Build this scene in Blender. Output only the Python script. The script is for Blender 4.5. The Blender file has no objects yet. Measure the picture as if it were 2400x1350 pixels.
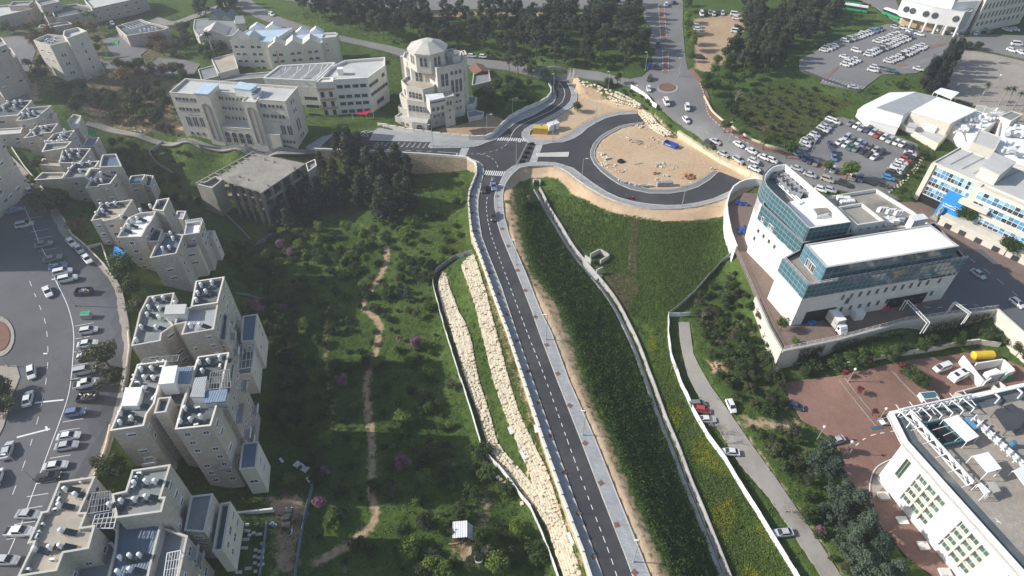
import bpy,bmesh,math,random
import numpy as np
from mathutils import Vector,Matrix
from mathutils.geometry import tessellate_polygon
random.seed(7); rng=np.random.default_rng(7)
S=bpy.context.scene
COL=S.collection
R=math.radians
# --- camera, sky, sun
CH,TH,FP=128.0,R(43.6),1500.0
cam_d=bpy.data.cameras.new('camera'); cam=bpy.data.objects.new('camera',cam_d); COL.objects.link(cam)
cam.location=(0,0,CH); cam.rotation_euler=(math.pi/2-TH,0,0)
cam_d.sensor_width=36; cam_d.sensor_fit='HORIZONTAL'; cam_d.lens=36*FP/2400
cam_d.clip_end=6000; cam_d.clip_start=1
S.camera=cam
HAZE=.00032
SUN_EL,SUN_AZ=30.0,272.0          # azimuth clockwise from +Y:light comes from the left
w=bpy.data.worlds.new('World'); S.world=w; w.use_nodes=True
nt=w.node_tree; bg=nt.nodes['Background']
sky=nt.nodes.new('ShaderNodeTexSky'); sky.sky_type='NISHITA'; sky.sun_disc=False
sky.sun_elevation=R(SUN_EL); sky.sun_rotation=R(SUN_AZ)
sky.air_density=1.2; sky.dust_density=1.5; sky.ozone_density=1.2
nt.links.new(sky.outputs[0],bg.inputs[0]); bg.inputs[1].default_value=0.11
sd=bpy.data.lights.new('sun','SUN'); sun=bpy.data.objects.new('sun',sd); COL.objects.link(sun)
sd.energy=4.6; sd.angle=R(0.5); sd.color=(1,.96,.9)
_a,_e=R(SUN_AZ),R(SUN_EL)
SUNV=Vector((math.sin(_a)*math.cos(_e),math.cos(_a)*math.cos(_e),math.sin(_e)))
sun.rotation_euler=SUNV.to_track_quat('Z','Y').to_euler()
S.view_settings.view_transform='Standard'; S.view_settings.look='None'
S.view_settings.exposure=0.42; S.view_settings.gamma=1
S.render.engine='CYCLES'
S.cycles.max_bounces=5; S.cycles.diffuse_bounces=3; S.cycles.glossy_bounces=2
S.cycles.transmission_bounces=3; S.cycles.transparent_max_bounces=4
# --- rays through the photograph
ct,st=math.cos(TH),math.sin(TH)
def rays(u,v):
 a=(np.asarray(u,float)-1200)/FP; b=(np.asarray(v,float)-675)/FP
 return np.stack([a,ct-b*st,-st-b*ct],-1)
def P(u,v,z=0.0):
 d=rays(u,v); t=(z-CH)/d[...,2]
 return np.stack([d[...,0]*t,d[...,1]*t,np.zeros_like(t)+z],-1)
def P1(u,v,z=0.0):return Vector(P(u,v,z))
def proj(p):
 x,y,z=p[0],p[1],p[2]-CH
 dep=y*ct-z*st; up=y*st+z*ct
 return 1200+FP*x/dep,675-FP*up/dep
def ztop(ub,vb,zb,vt):
 p=P(ub,vb,zb); k=(675-vt)/FP
 # (y st + z ct) = k (y ct - z st)
 zz=p[1]*(k*ct-st)/(ct+k*st)
 return zz+CH
# --- terrain
CP=[]   # control points x,y,z
def cps(z,*uv):
 for u,v in uv:
  CP.append(P(u,v,z))
cps(0,(1170,355),(1250,300),(1320,215),(1330,370),(1420,380),(1450,300),(1560,360),(1650,420),(1560,465),(1400,270))
cps(0,(1150,470),(1160,550),(1180,650),(1210,740),(1250,850),(1300,980),(1360,1120),(1420,1270),(1460,1370),(1560,1600))
cps(0,(900,320),(800,330),(1060,300),(740,330))
cps(-.4,(1205,450),(1218,550),(1240,630),(1307,730),(1367,893),(1433,1033),(1487,1167),(1547,1300),(1610,1440))
cps(-.4,(1320,415),(1390,465),(1450,488),(1540,502),(1620,506),(1690,498))
cps(-1,(1124,640),(1160,740),(1200,850),(1250,1000),(1305,1160),(1350,1300),(1380,1390))
cps(-4.4,(1060,660),(1105,770),(1150,900),(1195,1010),(1250,1150))
cps(-7,(1020,650),(1035,740),(1075,880),(1120,1020),(1150,1085),(1220,1160),(1270,1250),(1300,1340),(1330,1430))
cps(-8,(1090,560),(1085,470),(1000,470),(1000,560),(960,650),(950,760),(990,900),(900,420),(960,400))
cps(-9,(850,600),(800,700),(870,800),(760,850),(700,560),(620,600),(600,470),(760,440))
cps(-7,(850,1000),(760,1000),(1000,1050),(680,950),(690,780))
cps(-5,(870,1180),(760,1170),(1050,1200),(1150,1250),(960,1320),(1150,1400),(800,1340),(900,1500))
cps(-2,(640,1180),(620,1300),(560,1400)); cps(-4,(700,1290))
cps(-6,(620,820),(610,700),(560,620),(480,470),(400,420)); cps(-4,(630,1000),(600,1130))
cps(13,(20,470),(60,560),(150,560),(200,660),(130,760),(230,780),(60,900),(230,900),(150,1000),(50,1150),(140,1130),(20,1300),(-80,700),(-150,1000),(40,430),(-60,1450))
cps(12.5,(300,720),(310,830),(240,1050),(240,640),(160,500),(200,1150),(100,1300))
cps(4,(430,700),(440,900),(430,1090),(300,480),(380,560),(400,1300),(240,420))
cps(1,(250,300),(330,310),(430,335)); cps(-3,(320,350),(420,360),(520,370),(620,365))
cps(1,(560,345),(650,350),(420,290),(500,260),(640,180),(780,200),(900,220))
cps(6,(120,260),(60,240),(200,180),(180,250)); cps(10,(0,180),(40,330),(0,300),(100,380)); cps(7,(280,100),(100,60),(0,40),(300,30))
cps(4,(300,200),(370,160),(460,170),(450,100),(560,60),(620,130))
cps(3,(860,100),(940,120),(1120,140),(1220,160),(1110,180),(1180,200)); cps(1,(1130,240))
cps(6,(700,40),(900,60),(1100,70),(1250,80),(1400,100)); cps(5,(1000,10),(1400,10),(700,10))
cps(5,(1300,165),(1420,175),(1490,190),(1565,205),(1560,120),(1550,40),(1680,60),(1670,130),(1600,260))
cps(4.5,(1500,235),(1540,260),(1650,310)); cps(3.5,(1730,375),(1620,300),(1690,340)); cps(3,(1800,395),(1950,440),(2080,450))
cps(.5,(1440,250),(1500,262),(1560,310),(1640,350),(1700,385),(1760,425))
cps(6,(1920,130),(2050,170),(2000,200),(2200,130),(2150,90),(2300,90)); cps(6,(1800,80),(1800,150))
cps(5,(1760,210),(1900,240),(2050,220),(2200,210),(2330,170)); cps(4,(1720,270),(1900,300))
cps(3.5,(1960,320),(2080,360),(1900,360),(2000,410),(2120,400))
cps(4.5,(2150,280),(2250,260),(2350,230),(2380,300))
cps(2,(2150,430),(2300,350)); cps(1,(2180,490),(2300,560),(2380,620),(2260,680),(2400,500))
cps(1,(1740,480),(1740,560),(1900,500),(2000,600),(1900,760),(2100,740),(2330,715),(1790,700))
cps(-7,(1300,480),(1345,580),(1400,610),(1430,660)); cps(-5,(1262,448))
cps(-4,(1400,520),(1500,560),(1600,570),(1690,560)); cps(-5.5,(1500,650),(1620,640),(1560,720),(1700,640))
cps(-8,(1480,760),(1512,860),(1560,1000),(1610,1130),(1655,1240),(1700,1350),(1740,1450))
cps(-6.5,(1570,800),(1610,920),(1700,1080),(1790,1220),(1870,1350),(1920,1450))
cps(-6,(1600,780),(1650,900),(1720,1020),(1820,1180),(1930,1330),(2000,1450))
cps(-5,(1720,800),(1700,870),(1740,740)); cps(-6,(1800,900),(1800,1000),(1900,1150),(2050,1300))
cps(-6,(1950,900),(2000,1000),(2050,1100),(2150,900),(2300,900),(2400,870),(2050,1200),(2200,1350),(2400,1100))
cps(-5,(1900,840),(2200,790),(2330,800))
CP=np.array(CP)
for x,y,z in [(-450,40,12),(-450,300,9),(-350,500,8),(0,560,7),(350,520,8),(480,300,5),(450,40,-4),(0,-60,-2),(-260,-60,12),(260,-60,-6)]:
 CP=np.vstack([CP,[x,y,z]])
def _phi(r2):return np.where(r2 > 1e-9,.5*r2*np.log(np.maximum(r2,1e-9)),0)
_c=CP[:,:2]/100
_K=_phi(((_c[:,None]-_c[None])**2).sum(-1))+np.eye(len(_c))*.0008
_Pm=np.hstack([np.ones((len(_c),1)),_c])
_A=np.block([[_K,_Pm],[_Pm.T,np.zeros((3,3))]])
_w=np.linalg.solve(_A,np.concatenate([CP[:,2],np.zeros(3)]))
def tps(x,y):
 q=np.stack([x,y],-1)/100; out=np.empty(len(q))
 for i in range(0,len(q),20000):
  s=q[i:i+20000]
  out[i:i+20000]=_phi(((s[:,None]-_c[None])**2).sum(-1))@_w[:-3]+_w[-3]+s@_w[-2:]
 return out
GX0,GX1,GY0,GY1=-330.,330.,22.,452.
NX,NY=int(GX1-GX0)+1,int(GY1-GY0)+1
gx=np.linspace(GX0,GX1,NX); gy=np.linspace(GY0,GY1,NY)
MX,MY=np.meshgrid(gx,gy)
HT=tps(MX.ravel(),MY.ravel()).reshape(NY,NX)
def inpoly(poly,x,y):
 poly=np.asarray(poly); ins=np.zeros(x.shape,bool); n=len(poly)
 for i in range(n):
  x0,y0=poly[i][:2]; x1,y1=poly[(i+1) % n][:2]
  if y0 == y1:continue
  c=((y0 > y) != (y1 > y)) & (x < (x1-x0)*(y-y0)/(y1-y0)+x0)
  ins ^= c
 return ins
def segdist(poly,x,y,closed=True):
 d=np.full(x.shape,1e9); poly=np.asarray(poly); n=len(poly)
 for i in range(n if closed else n-1):
  ax,ay=poly[i][:2]; bx,by=poly[(i+1) % n][:2]
  dx,dy=bx-ax,by-ay; L=dx*dx+dy*dy+1e-12
  t=np.clip(((x-ax)*dx+(y-ay)*dy)/L,0,1)
  d=np.minimum(d,np.hypot(x-ax-t*dx,y-ay-t*dy))
 return d
def sstep(t):t=np.clip(t,0,1); return t*t*(3-2*t)
def boxsel(poly,m):
 p=np.asarray(poly); a=np.searchsorted(gx,[p[:,0].min()-m,p[:,0].max()+m]); b=np.searchsorted(gy,[p[:,1].min()-m,p[:,1].max()+m])
 return slice(b[0],b[1]),slice(a[0],a[1])
def pad(uv,z,blend=.8):
 global HT
 w_=P(*np.array(uv,float).T,z)
 s=boxsel(w_,blend+2); x,y=MX[s],MY[s]
 d=segdist(w_,x,y); d=(1.35-np.where(inpoly(w_,x,y),d,-d))/1.0
 k=sstep(d); HT[s]=HT[s]*k+z*(1-k)
L_WALL=[(1112,383),(1117,395),(1117,412),(1110,430),(1100,455),(1098,480),(1102,520),(1106,550),(1124,600),(1165,717),(1190,783),(1226,893),(1271,1033),(1317,1167),(1366,1300),(1384,1360),(1415,1460)]
N_WALL=[(886,297),(910,302),(970,313),(1033,321),(1100,328),(1135,328),(1152,322),(1163,312),(1180,294),(1197,279),(1217,268),(1237,258),(1260,249),(1280,238),(1291,225),(1291,213),(1283,203),(1270,196)]
pad([(735,352),(760,322),(800,298),(886,294)]+N_WALL[1:]+[(1268,186),(1300,184),(1335,184),(1352,200),(1365,225),(1425,240),(1500,258),(1530,275),(1570,308),(1625,338),(1690,370),(1740,400),(1782,430),(1760,447),(1735,455),(1712,475),(1706,497),(1660,500),(1600,506),(1540,503),(1480,494),(1430,481),(1390,462),(1345,428),(1310,404),(1285,395),(1240,394),(1215,402),(1200,415),(1190,440),(1192,480),
 (1200,550),(1218,620),(1280,717),(1310,783),(1350,893),(1413,1033),(1468,1167),(1522,1300),(1545,1360),(1590,1460)]+[(u-4,v) for u,v in L_WALL[::-1]]+[(1095,372),(1060,369),(1000,364),(940,361),(870,356),(800,354)],0,.9)
UC=[(1700,488),(1722,590),(1770,700),(1800,770),(1832,826),(1960,800),(2120,757),(2335,729),(2400,787),(2520,880),(2800,800),(2700,640),(2320,480),(2110,470),(1950,470),(1800,450),(1735,450)]
pad(UC,1,.9)
def zat(x,y):
 x=np.asarray(x,float); y=np.asarray(y,float)
 fx=np.clip((x-GX0),0,NX-1.001); fy=np.clip((y-GY0),0,NY-1.001)
 i=fx.astype(int); j=fy.astype(int); a=fx-i; b=fy-j
 return (HT[j,i]*(1-a)+HT[j,i+1]*a)*(1-b)+(HT[j+1,i]*(1-a)+HT[j+1,i+1]*a)*b
_ts=np.linspace(0,1,260)
def G(u,v):
 u=np.atleast_1d(np.asarray(u,float)); v=np.atleast_1d(np.asarray(v,float))
 v=np.maximum(v,-40)
 d=rays(u,v); t0=(40-CH)/d[:,2]; t1=(-16-CH)/d[:,2]
 t=t0[:,None]+(t1-t0)[:,None]*_ts[None]
 p=d[:,None]*t[...,None]; p[...,2] += CH
 f=p[...,2]-zat(p[...,0],p[...,1])
 k=np.argmax(f <= 0,1); k=np.clip(k,1,len(_ts)-1); r=np.arange(len(k))
 a=f[r,k-1]; b=f[r,k]; m=np.clip(a/(a-b+1e-9),0,1)
 tt=t[r,k-1]*(1-m)+t[r,k]*m
 q=d*tt[:,None]; q[:,2]=zat(q[:,0],q[:,1])
 return q
def G1(u,v):return Vector(G(u,v)[0])
def mpx(u,v,z=None):
 p=G1(u,v) if z is None else P1(u,v,z)
 return FP/(p.y*ct-(p.z-CH)*st)
# --- materials
MATS={}
def _n(nt,t,**k):
 n=nt.nodes.new(t)
 for a,b in k.items():setattr(n,a,b)
 return n
def ramp2(nt,fac,stops):
 r=_n(nt,'ShaderNodeValToRGB'); e=r.color_ramp.elements
 while len(e) < len(stops):e.new(.5)
 for el,(p,c) in zip(e,stops):el.position=p; el.color=(*c,1)
 nt.links.new(fac,r.inputs[0]); return r.outputs[0]
def noise(nt,vec,scale,detail=3,rough=.6):
 n=_n(nt,'ShaderNodeTexNoise'); n.inputs['Scale'].default_value=scale; n.inputs['Detail'].default_value=detail; n.inputs['Roughness'].default_value=rough
 if vec is not None:nt.links.new(vec,n.inputs['Vector'])
 return n.outputs[0]
def mixc(nt,fac,a,b,mode='MIX'):
 m=_n(nt,'ShaderNodeMix',data_type='RGBA',blend_type=mode)
 for s,v in ((0,fac),(6,a),(7,b)):
  if isinstance(v,(int,float)):m.inputs[s].default_value=v
  elif isinstance(v,tuple):m.inputs[s].default_value=(*v,1)
  else:nt.links.new(v,m.inputs[s])
 return m.outputs[2]
def mth(nt,op,a,b=None,clamp=False):
 m=_n(nt,'ShaderNodeMath',operation=op,use_clamp=clamp)
 for i,v in enumerate((a,b)):
  if v is None:continue
  if isinstance(v,(int,float)):m.inputs[i].default_value=v
  else:nt.links.new(v,m.inputs[i])
 return m.outputs[0]
def newmat(name):
 m=bpy.data.materials.new(name); m.use_nodes=True; MATS[name]=m
 nt=m.node_tree; return m,nt,nt.nodes['Principled BSDF']
def wpos(nt):return _n(nt,'ShaderNodeNewGeometry').outputs['Position']
def opos(nt):return _n(nt,'ShaderNodeTexCoord').outputs['Object']
def wallvec(nt):
 g=_n(nt,'ShaderNodeNewGeometry')
 c=_n(nt,'ShaderNodeVectorMath',operation='CROSS_PRODUCT'); nt.links.new(g.outputs['True Normal'],c.inputs[0]); c.inputs[1].default_value=(0,0,1)
 d=_n(nt,'ShaderNodeVectorMath',operation='DOT_PRODUCT'); nt.links.new(g.outputs['Position'],d.inputs[0]); nt.links.new(c.outputs[0],d.inputs[1])
 s=_n(nt,'ShaderNodeSeparateXYZ'); nt.links.new(g.outputs['Position'],s.inputs[0])
 o=_n(nt,'ShaderNodeCombineXYZ'); nt.links.new(d.outputs['Value'],o.inputs[0]); nt.links.new(s.outputs[2],o.inputs[1])
 return o.outputs[0]
def surf(name,col,var=.25,scale=.5,rough=.85,fine=6,bump=.0,bscale=8,stain=None,coord='w',spec=.3,metal=0,stainp=(.5,.7)):
 m,nt,b=newmat(name); v=wpos(nt) if coord == 'w' else opos(nt)
 n1=noise(nt,v,scale,4); n2=noise(nt,v,fine,3)
 f=mth(nt,'ADD',mth(nt,'MULTIPLY',n1,.6),mth(nt,'MULTIPLY',n2,.4))
 lo=tuple(c*(1-var) for c in col); hi=tuple(min(.95,c*(1+var)) for c in col)
 c=ramp2(nt,f,[(.3,lo),(.7,hi)])
 if stain:
  s=noise(nt,v,scale*.6,5,.7); c=mixc(nt,ramp2(nt,s,[(stainp[0],(0,0,0)),(stainp[1],(1,1,1))]),c,stain)
 nt.links.new(c,b.inputs['Base Color']); b.inputs['Roughness'].default_value=rough; b.inputs['Metallic'].default_value=metal
 b.inputs['Specular IOR Level'].default_value=spec
 if bump:
  bp=_n(nt,'ShaderNodeBump'); bp.inputs['Strength'].default_value=bump; bp.inputs['Distance'].default_value=.1
  nt.links.new(noise(nt,v,bscale,4,.7),bp.inputs['Height']); nt.links.new(bp.outputs[0],b.inputs['Normal'])
 return m
def stonewall(name,col,bw=.55,bh=.27,var=.12,mortar=.75,stain=None,rough=.85,bump=.25,offs=.5):
 m,nt,b=newmat(name); v=wallvec(nt); wp=wpos(nt)
 br=_n(nt,'ShaderNodeTexBrick'); nt.links.new(v,br.inputs['Vector']); br.offset=offs
 br.inputs['Scale'].default_value=1; br.inputs['Brick Width'].default_value=bw; br.inputs['Row Height'].default_value=bh
 br.inputs['Mortar Size'].default_value=.012; br.inputs['Bias'].default_value=0
 br.inputs['Color1'].default_value=(*[c*(1-var) for c in col],1); br.inputs['Color2'].default_value=(*[min(.95,c*(1+var)) for c in col],1)
 br.inputs['Mortar'].default_value=(*[c*mortar for c in col],1)
 c=br.outputs[0]
 n=noise(nt,wp,.35,5,.65); c=mixc(nt,.5,c,ramp2(nt,n,[(.3,(.8,.78,.75)),(.7,(1,1,1))]),'MULTIPLY')
 if stain:
  sc=_n(nt,'ShaderNodeMapping'); sc.inputs['Scale'].default_value=(1,1,.18); nt.links.new(wp,sc.inputs[0])
  s=noise(nt,sc.outputs[0],.9,5,.7); c=mixc(nt,mth(nt,'MULTIPLY',ramp2(nt,s,[(.5,(0,0,0)),(.72,(1,1,1))]),.5),c,stain)
 nt.links.new(c,b.inputs['Base Color']); b.inputs['Roughness'].default_value=rough; b.inputs['Specular IOR Level'].default_value=.2
 bp=_n(nt,'ShaderNodeBump'); bp.inputs['Strength'].default_value=bump; bp.inputs['Distance'].default_value=.04
 nt.links.new(mth(nt,'SUBTRACT',noise(nt,wp,5,3),br.outputs['Fac']),bp.inputs['Height']); nt.links.new(bp.outputs[0],b.inputs['Normal'])
 return m
def glassy(name,col,rough=.08,spec=.6,var=.35,scale=.6):
 m,nt,b=newmat(name)
 r=_n(nt,'ShaderNodeObjectInfo').outputs['Random']
 n=noise(nt,wpos(nt),scale,2)
 f=mth(nt,'ADD',mth(nt,'MULTIPLY',r,.6),mth(nt,'MULTIPLY',n,.5))
 c=ramp2(nt,f,[(.2,tuple(x*(1-var) for x in col)),(.9,tuple(x*(1+var) for x in col))])
 nt.links.new(c,b.inputs['Base Color']); b.inputs['Roughness'].default_value=rough; b.inputs['Specular IOR Level'].default_value=spec
 return m
def leafmat(name,dark,light,hue=.0,rnd=.35,tr=.25,scale=1.2):
 m,nt,b=newmat(name); v=wpos(nt)
 r=_n(nt,'ShaderNodeObjectInfo').outputs['Random']
 n1=noise(nt,v,scale,2); n2=noise(nt,v,scale*5,2)
 f=mth(nt,'ADD',mth(nt,'ADD',mth(nt,'MULTIPLY',n1,.45),mth(nt,'MULTIPLY',n2,.5)),mth(nt,'MULTIPLY',mth(nt,'SUBTRACT',r,.5),rnd))
 c=ramp2(nt,f,[(.25,dark),(.75,light)])
 nt.links.new(c,b.inputs['Base Color']); b.inputs['Roughness'].default_value=.75; b.inputs['Specular IOR Level'].default_value=.25
 t=_n(nt,'ShaderNodeBsdfTranslucent'); nt.links.new(c,t.inputs[0]); mx=_n(nt,'ShaderNodeMixShader'); mx.inputs[0].default_value=tr
 nt.links.new(b.outputs[0],mx.inputs[1]); nt.links.new(t.outputs[0],mx.inputs[2])
 nt.links.new(mx.outputs[0],nt.nodes['Material Output'].inputs['Surface'])
 return m
def paintmat(name,rough=.3,dirt=.12):
 m,nt,b=newmat(name); oi=_n(nt,'ShaderNodeObjectInfo')
 n=noise(nt,opos(nt),2.5,4)
 c=mixc(nt,mth(nt,'MULTIPLY',n,dirt*2),oi.outputs['Color'],(.3,.27,.22))
 nt.links.new(c,b.inputs['Base Color']); b.inputs['Roughness'].default_value=rough; b.inputs['Coat Weight'].default_value=.3; b.inputs['Coat Roughness'].default_value=.1
 return m
def ribbed(name,col,period=.25,axis=0,rough=.5,spec=.4,dark=.75):
 m,nt,b=newmat(name); s=_n(nt,'ShaderNodeSeparateXYZ'); nt.links.new(opos(nt),s.inputs[0])
 wv=mth(nt,'SINE',mth(nt,'MULTIPLY',s.outputs[axis],6.283/period))
 n=noise(nt,opos(nt),.5,4)
 c=ramp2(nt,mth(nt,'ADD',mth(nt,'MULTIPLY',wv,.2),n),[(.25,tuple(x*dark for x in col)),(.7,col)])
 nt.links.new(c,b.inputs['Base Color']); b.inputs['Roughness'].default_value=rough; b.inputs['Specular IOR Level'].default_value=spec
 bp=_n(nt,'ShaderNodeBump'); bp.inputs['Distance'].default_value=.04; bp.inputs['Strength'].default_value=.6; nt.links.new(wv,bp.inputs['Height']); nt.links.new(bp.outputs[0],b.inputs['Normal'])
 return m
M=MATS
# --- mesh helpers
class MB:
 def __init__(s):s.v=[]; s.f=[]; s.m=[]
 def add(s,vs,fs,mi=0):
  o=len(s.v); s.v += [tuple(p) for p in vs]; s.f += [tuple(i+o for i in f) for f in fs]; s.m += [mi]*len(fs); return s
 def box(s,x0,y0,z0,x1,y1,z1,mi=0):
  return s.add([(x0,y0,z0),(x1,y0,z0),(x1,y1,z0),(x0,y1,z0),(x0,y0,z1),(x1,y0,z1),(x1,y1,z1),(x0,y1,z1)],
     [(3,2,1,0),(4,5,6,7),(0,1,5,4),(1,2,6,5),(2,3,7,6),(3,0,4,7)],mi)
 def frame_box(s,o,ax,ay,az,mi=0):
  o,ax,ay,az=map(Vector,(o,ax,ay,az))
  vs=[o,o+ax,o+ax+ay,o+ay,o+az,o+ax+az,o+ax+ay+az,o+ay+az]
  f=[(3,2,1,0),(4,5,6,7),(0,1,5,4),(1,2,6,5),(2,3,7,6),(3,0,4,7)]
  if ax.cross(ay).dot(az) < 0:f=[q[::-1] for q in f]
  return s.add(vs,f,mi)
 def bar(s,a,b,w,h=None,mi=0):
  a,b=Vector(a),Vector(b); d=b-a
  if d.length < 1e-6:return s
  h=h or w; up=Vector((0,0,1)) if abs(d.normalized().z) < .95 else Vector((0,1,0))
  x=d.cross(up).normalized()*w; y=x.cross(d).normalized()*h
  return s.frame_box(a-x/2-y/2,x,d,y,mi)
 def cyl(s,a,b,r0,r1=None,n=8,mi=0,cap=True):
  a,b=Vector(a),Vector(b); d=(b-a); r1=r0 if r1 is None else r1
  up=Vector((0,0,1)) if abs(d.normalized().z) < .95 else Vector((1,0,0))
  x=d.cross(up).normalized(); y=d.cross(x).normalized()
  vs=[]
  for p,r in ((a,r0),(b,r1)):
   for i in range(n):
    t=2*math.pi*i/n; vs.append(p+x*math.cos(t)*r+y*math.sin(t)*r)
  fs=[(i+n,(i+1) % n+n,(i+1) % n,i) for i in range(n)]
  if cap:fs += [tuple(range(n)),tuple(range(2*n-1,n-1,-1))]
  return s.add(vs,fs,mi)
 def prism(s,poly,z0,z1,mi=0,mtop=None,bottom=False,top=True):
  n=len(poly); a=sum(poly[i][0]*poly[(i+1) % n][1]-poly[(i+1) % n][0]*poly[i][1] for i in range(n))
  if a < 0:poly=list(poly)[::-1]; z0=z0[::-1] if hasattr(z0,'__len__') else z0; z1=z1[::-1] if hasattr(z1,'__len__') else z1
  za=z0 if hasattr(z0,'__len__') else [z0]*n; zb=z1 if hasattr(z1,'__len__') else [z1]*n
  vs=[(p[0],p[1],za[i]) for i,p in enumerate(poly)]+[(p[0],p[1],zb[i]) for i,p in enumerate(poly)]
  s.add(vs,[(i,(i+1) % n,(i+1) % n+n,i+n) for i in range(n)],mi)
  tris=tessellate_polygon([[Vector((p[0],p[1],0)) for p in poly]])
  def fix(t):
   a,b,c=(Vector((poly[i][0],poly[i][1])) for i in t)
   return t if (b-a).cross(c-a) > 0 else t[::-1]
  tris=[fix(t) for t in tris]
  if top:s.add(vs[n:],tris,mi if mtop is None else mtop)
  if bottom:s.add(vs[:n],[t[::-1] for t in tris],mi)
  return s
 def mesh(s,name,mats,smooth=False):
  me=bpy.data.meshes.new(name); me.from_pydata(s.v,[],s.f)
  for m in (mats if isinstance(mats,(list,tuple)) else [mats]):me.materials.append(MATS[m] if isinstance(m,str) else m)
  if any(s.m):me.polygons.foreach_set('material_index',s.m)
  if smooth:me.polygons.foreach_set('use_smooth',[True]*len(me.polygons))
  me.update(); return me
 def build(s,name,mats,parent=None,smooth=False):
  return link(name,s.mesh(name,mats,smooth),parent)
def link(name,me,parent=None,loc=None,rz=None):
 o=bpy.data.objects.new(name,me); COL.objects.link(o)
 if parent is not None:o.parent=parent
 if loc is not None:o.location=loc
 if rz is not None:o.rotation_euler[2]=rz
 return o
def tag(o,label=None,cat=None,group=None,kind=None):
 if label:o['label']=label
 if cat:o['category']=cat
 if group:o['group']=group
 if kind:o['kind']=kind
 return o
def empty(name,loc,rz=0,label=None,cat=None,group=None):
 o=link(name,None,None,loc,rz); o.empty_display_size=.5
 return tag(o,label,cat,group)
def struct(o):o['kind']='structure'; return o
ORD=['','first','second','third','fourth','fifth','sixth','seventh','eighth','ninth','tenth','eleventh','twelfth','thirteenth','fourteenth','fifteenth','sixteenth','seventeenth','eighteenth','nineteenth','twentieth',
 'twenty-first','twenty-second','twenty-third','twenty-fourth','twenty-fifth','twenty-sixth','twenty-seventh','twenty-eighth','twenty-ninth','thirtieth']
# --- draped sheets and ribbons
PAVED=[]
def resample(pts,step,closed=False,smooth=True):
 p=np.asarray(pts,float)
 if smooth and len(p) > 2:
  out=[]; n=len(p)
  for i in range(n-1 if not closed else n):
   p0=p[max(i-1,0)] if not closed else p[i-1]; p1=p[i]; p2=p[(i+1) % n]; p3=p[min(i+2,n-1)] if not closed else p[(i+2) % n]
   k=max(1,int(math.dist(p1[:2],p2[:2])/step))
   for j in range(k):
    t=j/k
    out.append(.5*((2*p1)+(-p0+p2)*t+(2*p0-5*p1+4*p2-p3)*t*t+(-p0+3*p1-3*p2+p3)*t**3))
  if not closed:out.append(p[-1])
  return np.array(out)
 out=[]
 n=len(p)
 for i in range(n-1 if not closed else n):
  a,b=p[i],p[(i+1) % n]; k=max(1,int(math.dist(a[:2],b[:2])/step))
  out += [a+(b-a)*j/k for j in range(k)]
 if not closed:out.append(p[-1])
 return np.array(out)
def W(uv,z=None):
 a=np.array(uv,float)
 return P(a[:,0],a[:,1],z) if z is not None else G(a[:,0],a[:,1])
def sheet(name,uv,mat,lift=.1,z=None,cell=3.,pts=None,paved=True,smooth=False,kind='structure',parent=None):
 w_=W(uv,z) if pts is None else np.asarray(pts)
 if smooth:w_=resample(w_,2.,closed=True)
 if paved:PAVED.append(w_)
 bm=bmesh.new(); vs=[bm.verts.new((p[0],p[1],0)) for p in w_]
 for t in tessellate_polygon([[Vector((p[0],p[1],0)) for p in w_]]):
  try:bm.faces.new([vs[i] for i in t])
  except ValueError:pass
 bmesh.ops.recalc_face_normals(bm,faces=bm.faces)
 bmesh.ops.dissolve_limit(bm,angle_limit=.02,verts=bm.verts,edges=bm.edges)
 if z is None:
  mn,mxx=w_.min(0),w_.max(0)
  for ax in (0,1):
   c=math.ceil(mn[ax]/cell)*cell
   while c < mxx[ax]:
    co=[0,0,0]; no=[0,0,0]; co[ax]=c; no[ax]=1
    bmesh.ops.bisect_plane(bm,geom=bm.verts[:]+bm.edges[:]+bm.faces[:],plane_co=co,plane_no=no); c += cell
 bmesh.ops.triangulate(bm,faces=bm.faces)
 xs=np.array([v.co[:] for v in bm.verts]); zz=zat(xs[:,0],xs[:,1]) if z is None else np.full(len(xs),z)
 for v,q in zip(bm.verts,zz):v.co.z=q+lift
 for f in bm.faces:
  if f.normal.z < 0:f.normal_flip()
 bm.normal_update()
 for f in bm.faces:
  if f.normal.z < 0:f.normal_flip()
 e=[x for x in bm.edges if len(x.link_faces) == 1]
 r=bmesh.ops.extrude_edge_only(bm,edges=e)
 for v in r['geom']:
  if isinstance(v,bmesh.types.BMVert):v.co.z -= .45
 me=bpy.data.meshes.new(name); bm.to_mesh(me); bm.free(); me.materials.append(MATS[mat])
 o=link(name,me,parent)
 if kind and parent is None:o['kind']=kind
 return o
def offsets(p):
 t=np.gradient(p[:,:2],axis=0); t /= np.linalg.norm(t,axis=1)[:,None]+1e-9
 return np.stack([t[:,1],-t[:,0]],1)      # right-hand normal
def ribbon(name,uv,mat,prof,z=None,lift=0,step=1.5,smooth=True,pts=None,parent=None,closed=False,drape=None,mb=None,mi=0):
 w_=W(uv,z) if pts is None else np.asarray(pts,float)
 p=resample(w_,step,smooth=smooth,closed=closed); n=offsets(p)
 if z is None and drape is not False:p[:,2]=zat(p[:,0],p[:,1])
 k=len(prof); m=mb or MB(); vs=[]
 for q,nn in zip(p,n):
  for o,h in prof:vs.append((q[0]+nn[0]*o,q[1]+nn[1]*o,q[2]+h+lift))
 fs=[(i*k+j,i*k+j+1,(i+1)*k+j+1,(i+1)*k+j) for i in range(len(p)-1) for j in range(k-1)]
 fs=[f[::-1] for f in fs]
 m.add(vs,fs,mi)
 if mb is not None:return p
 o=m.build(name,mat,parent); return o
def boxprof(w_,h,d=.4):return [(w_/2,-d),(w_/2,h),(-w_/2,h),(-w_/2,-d)][::-1]
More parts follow.
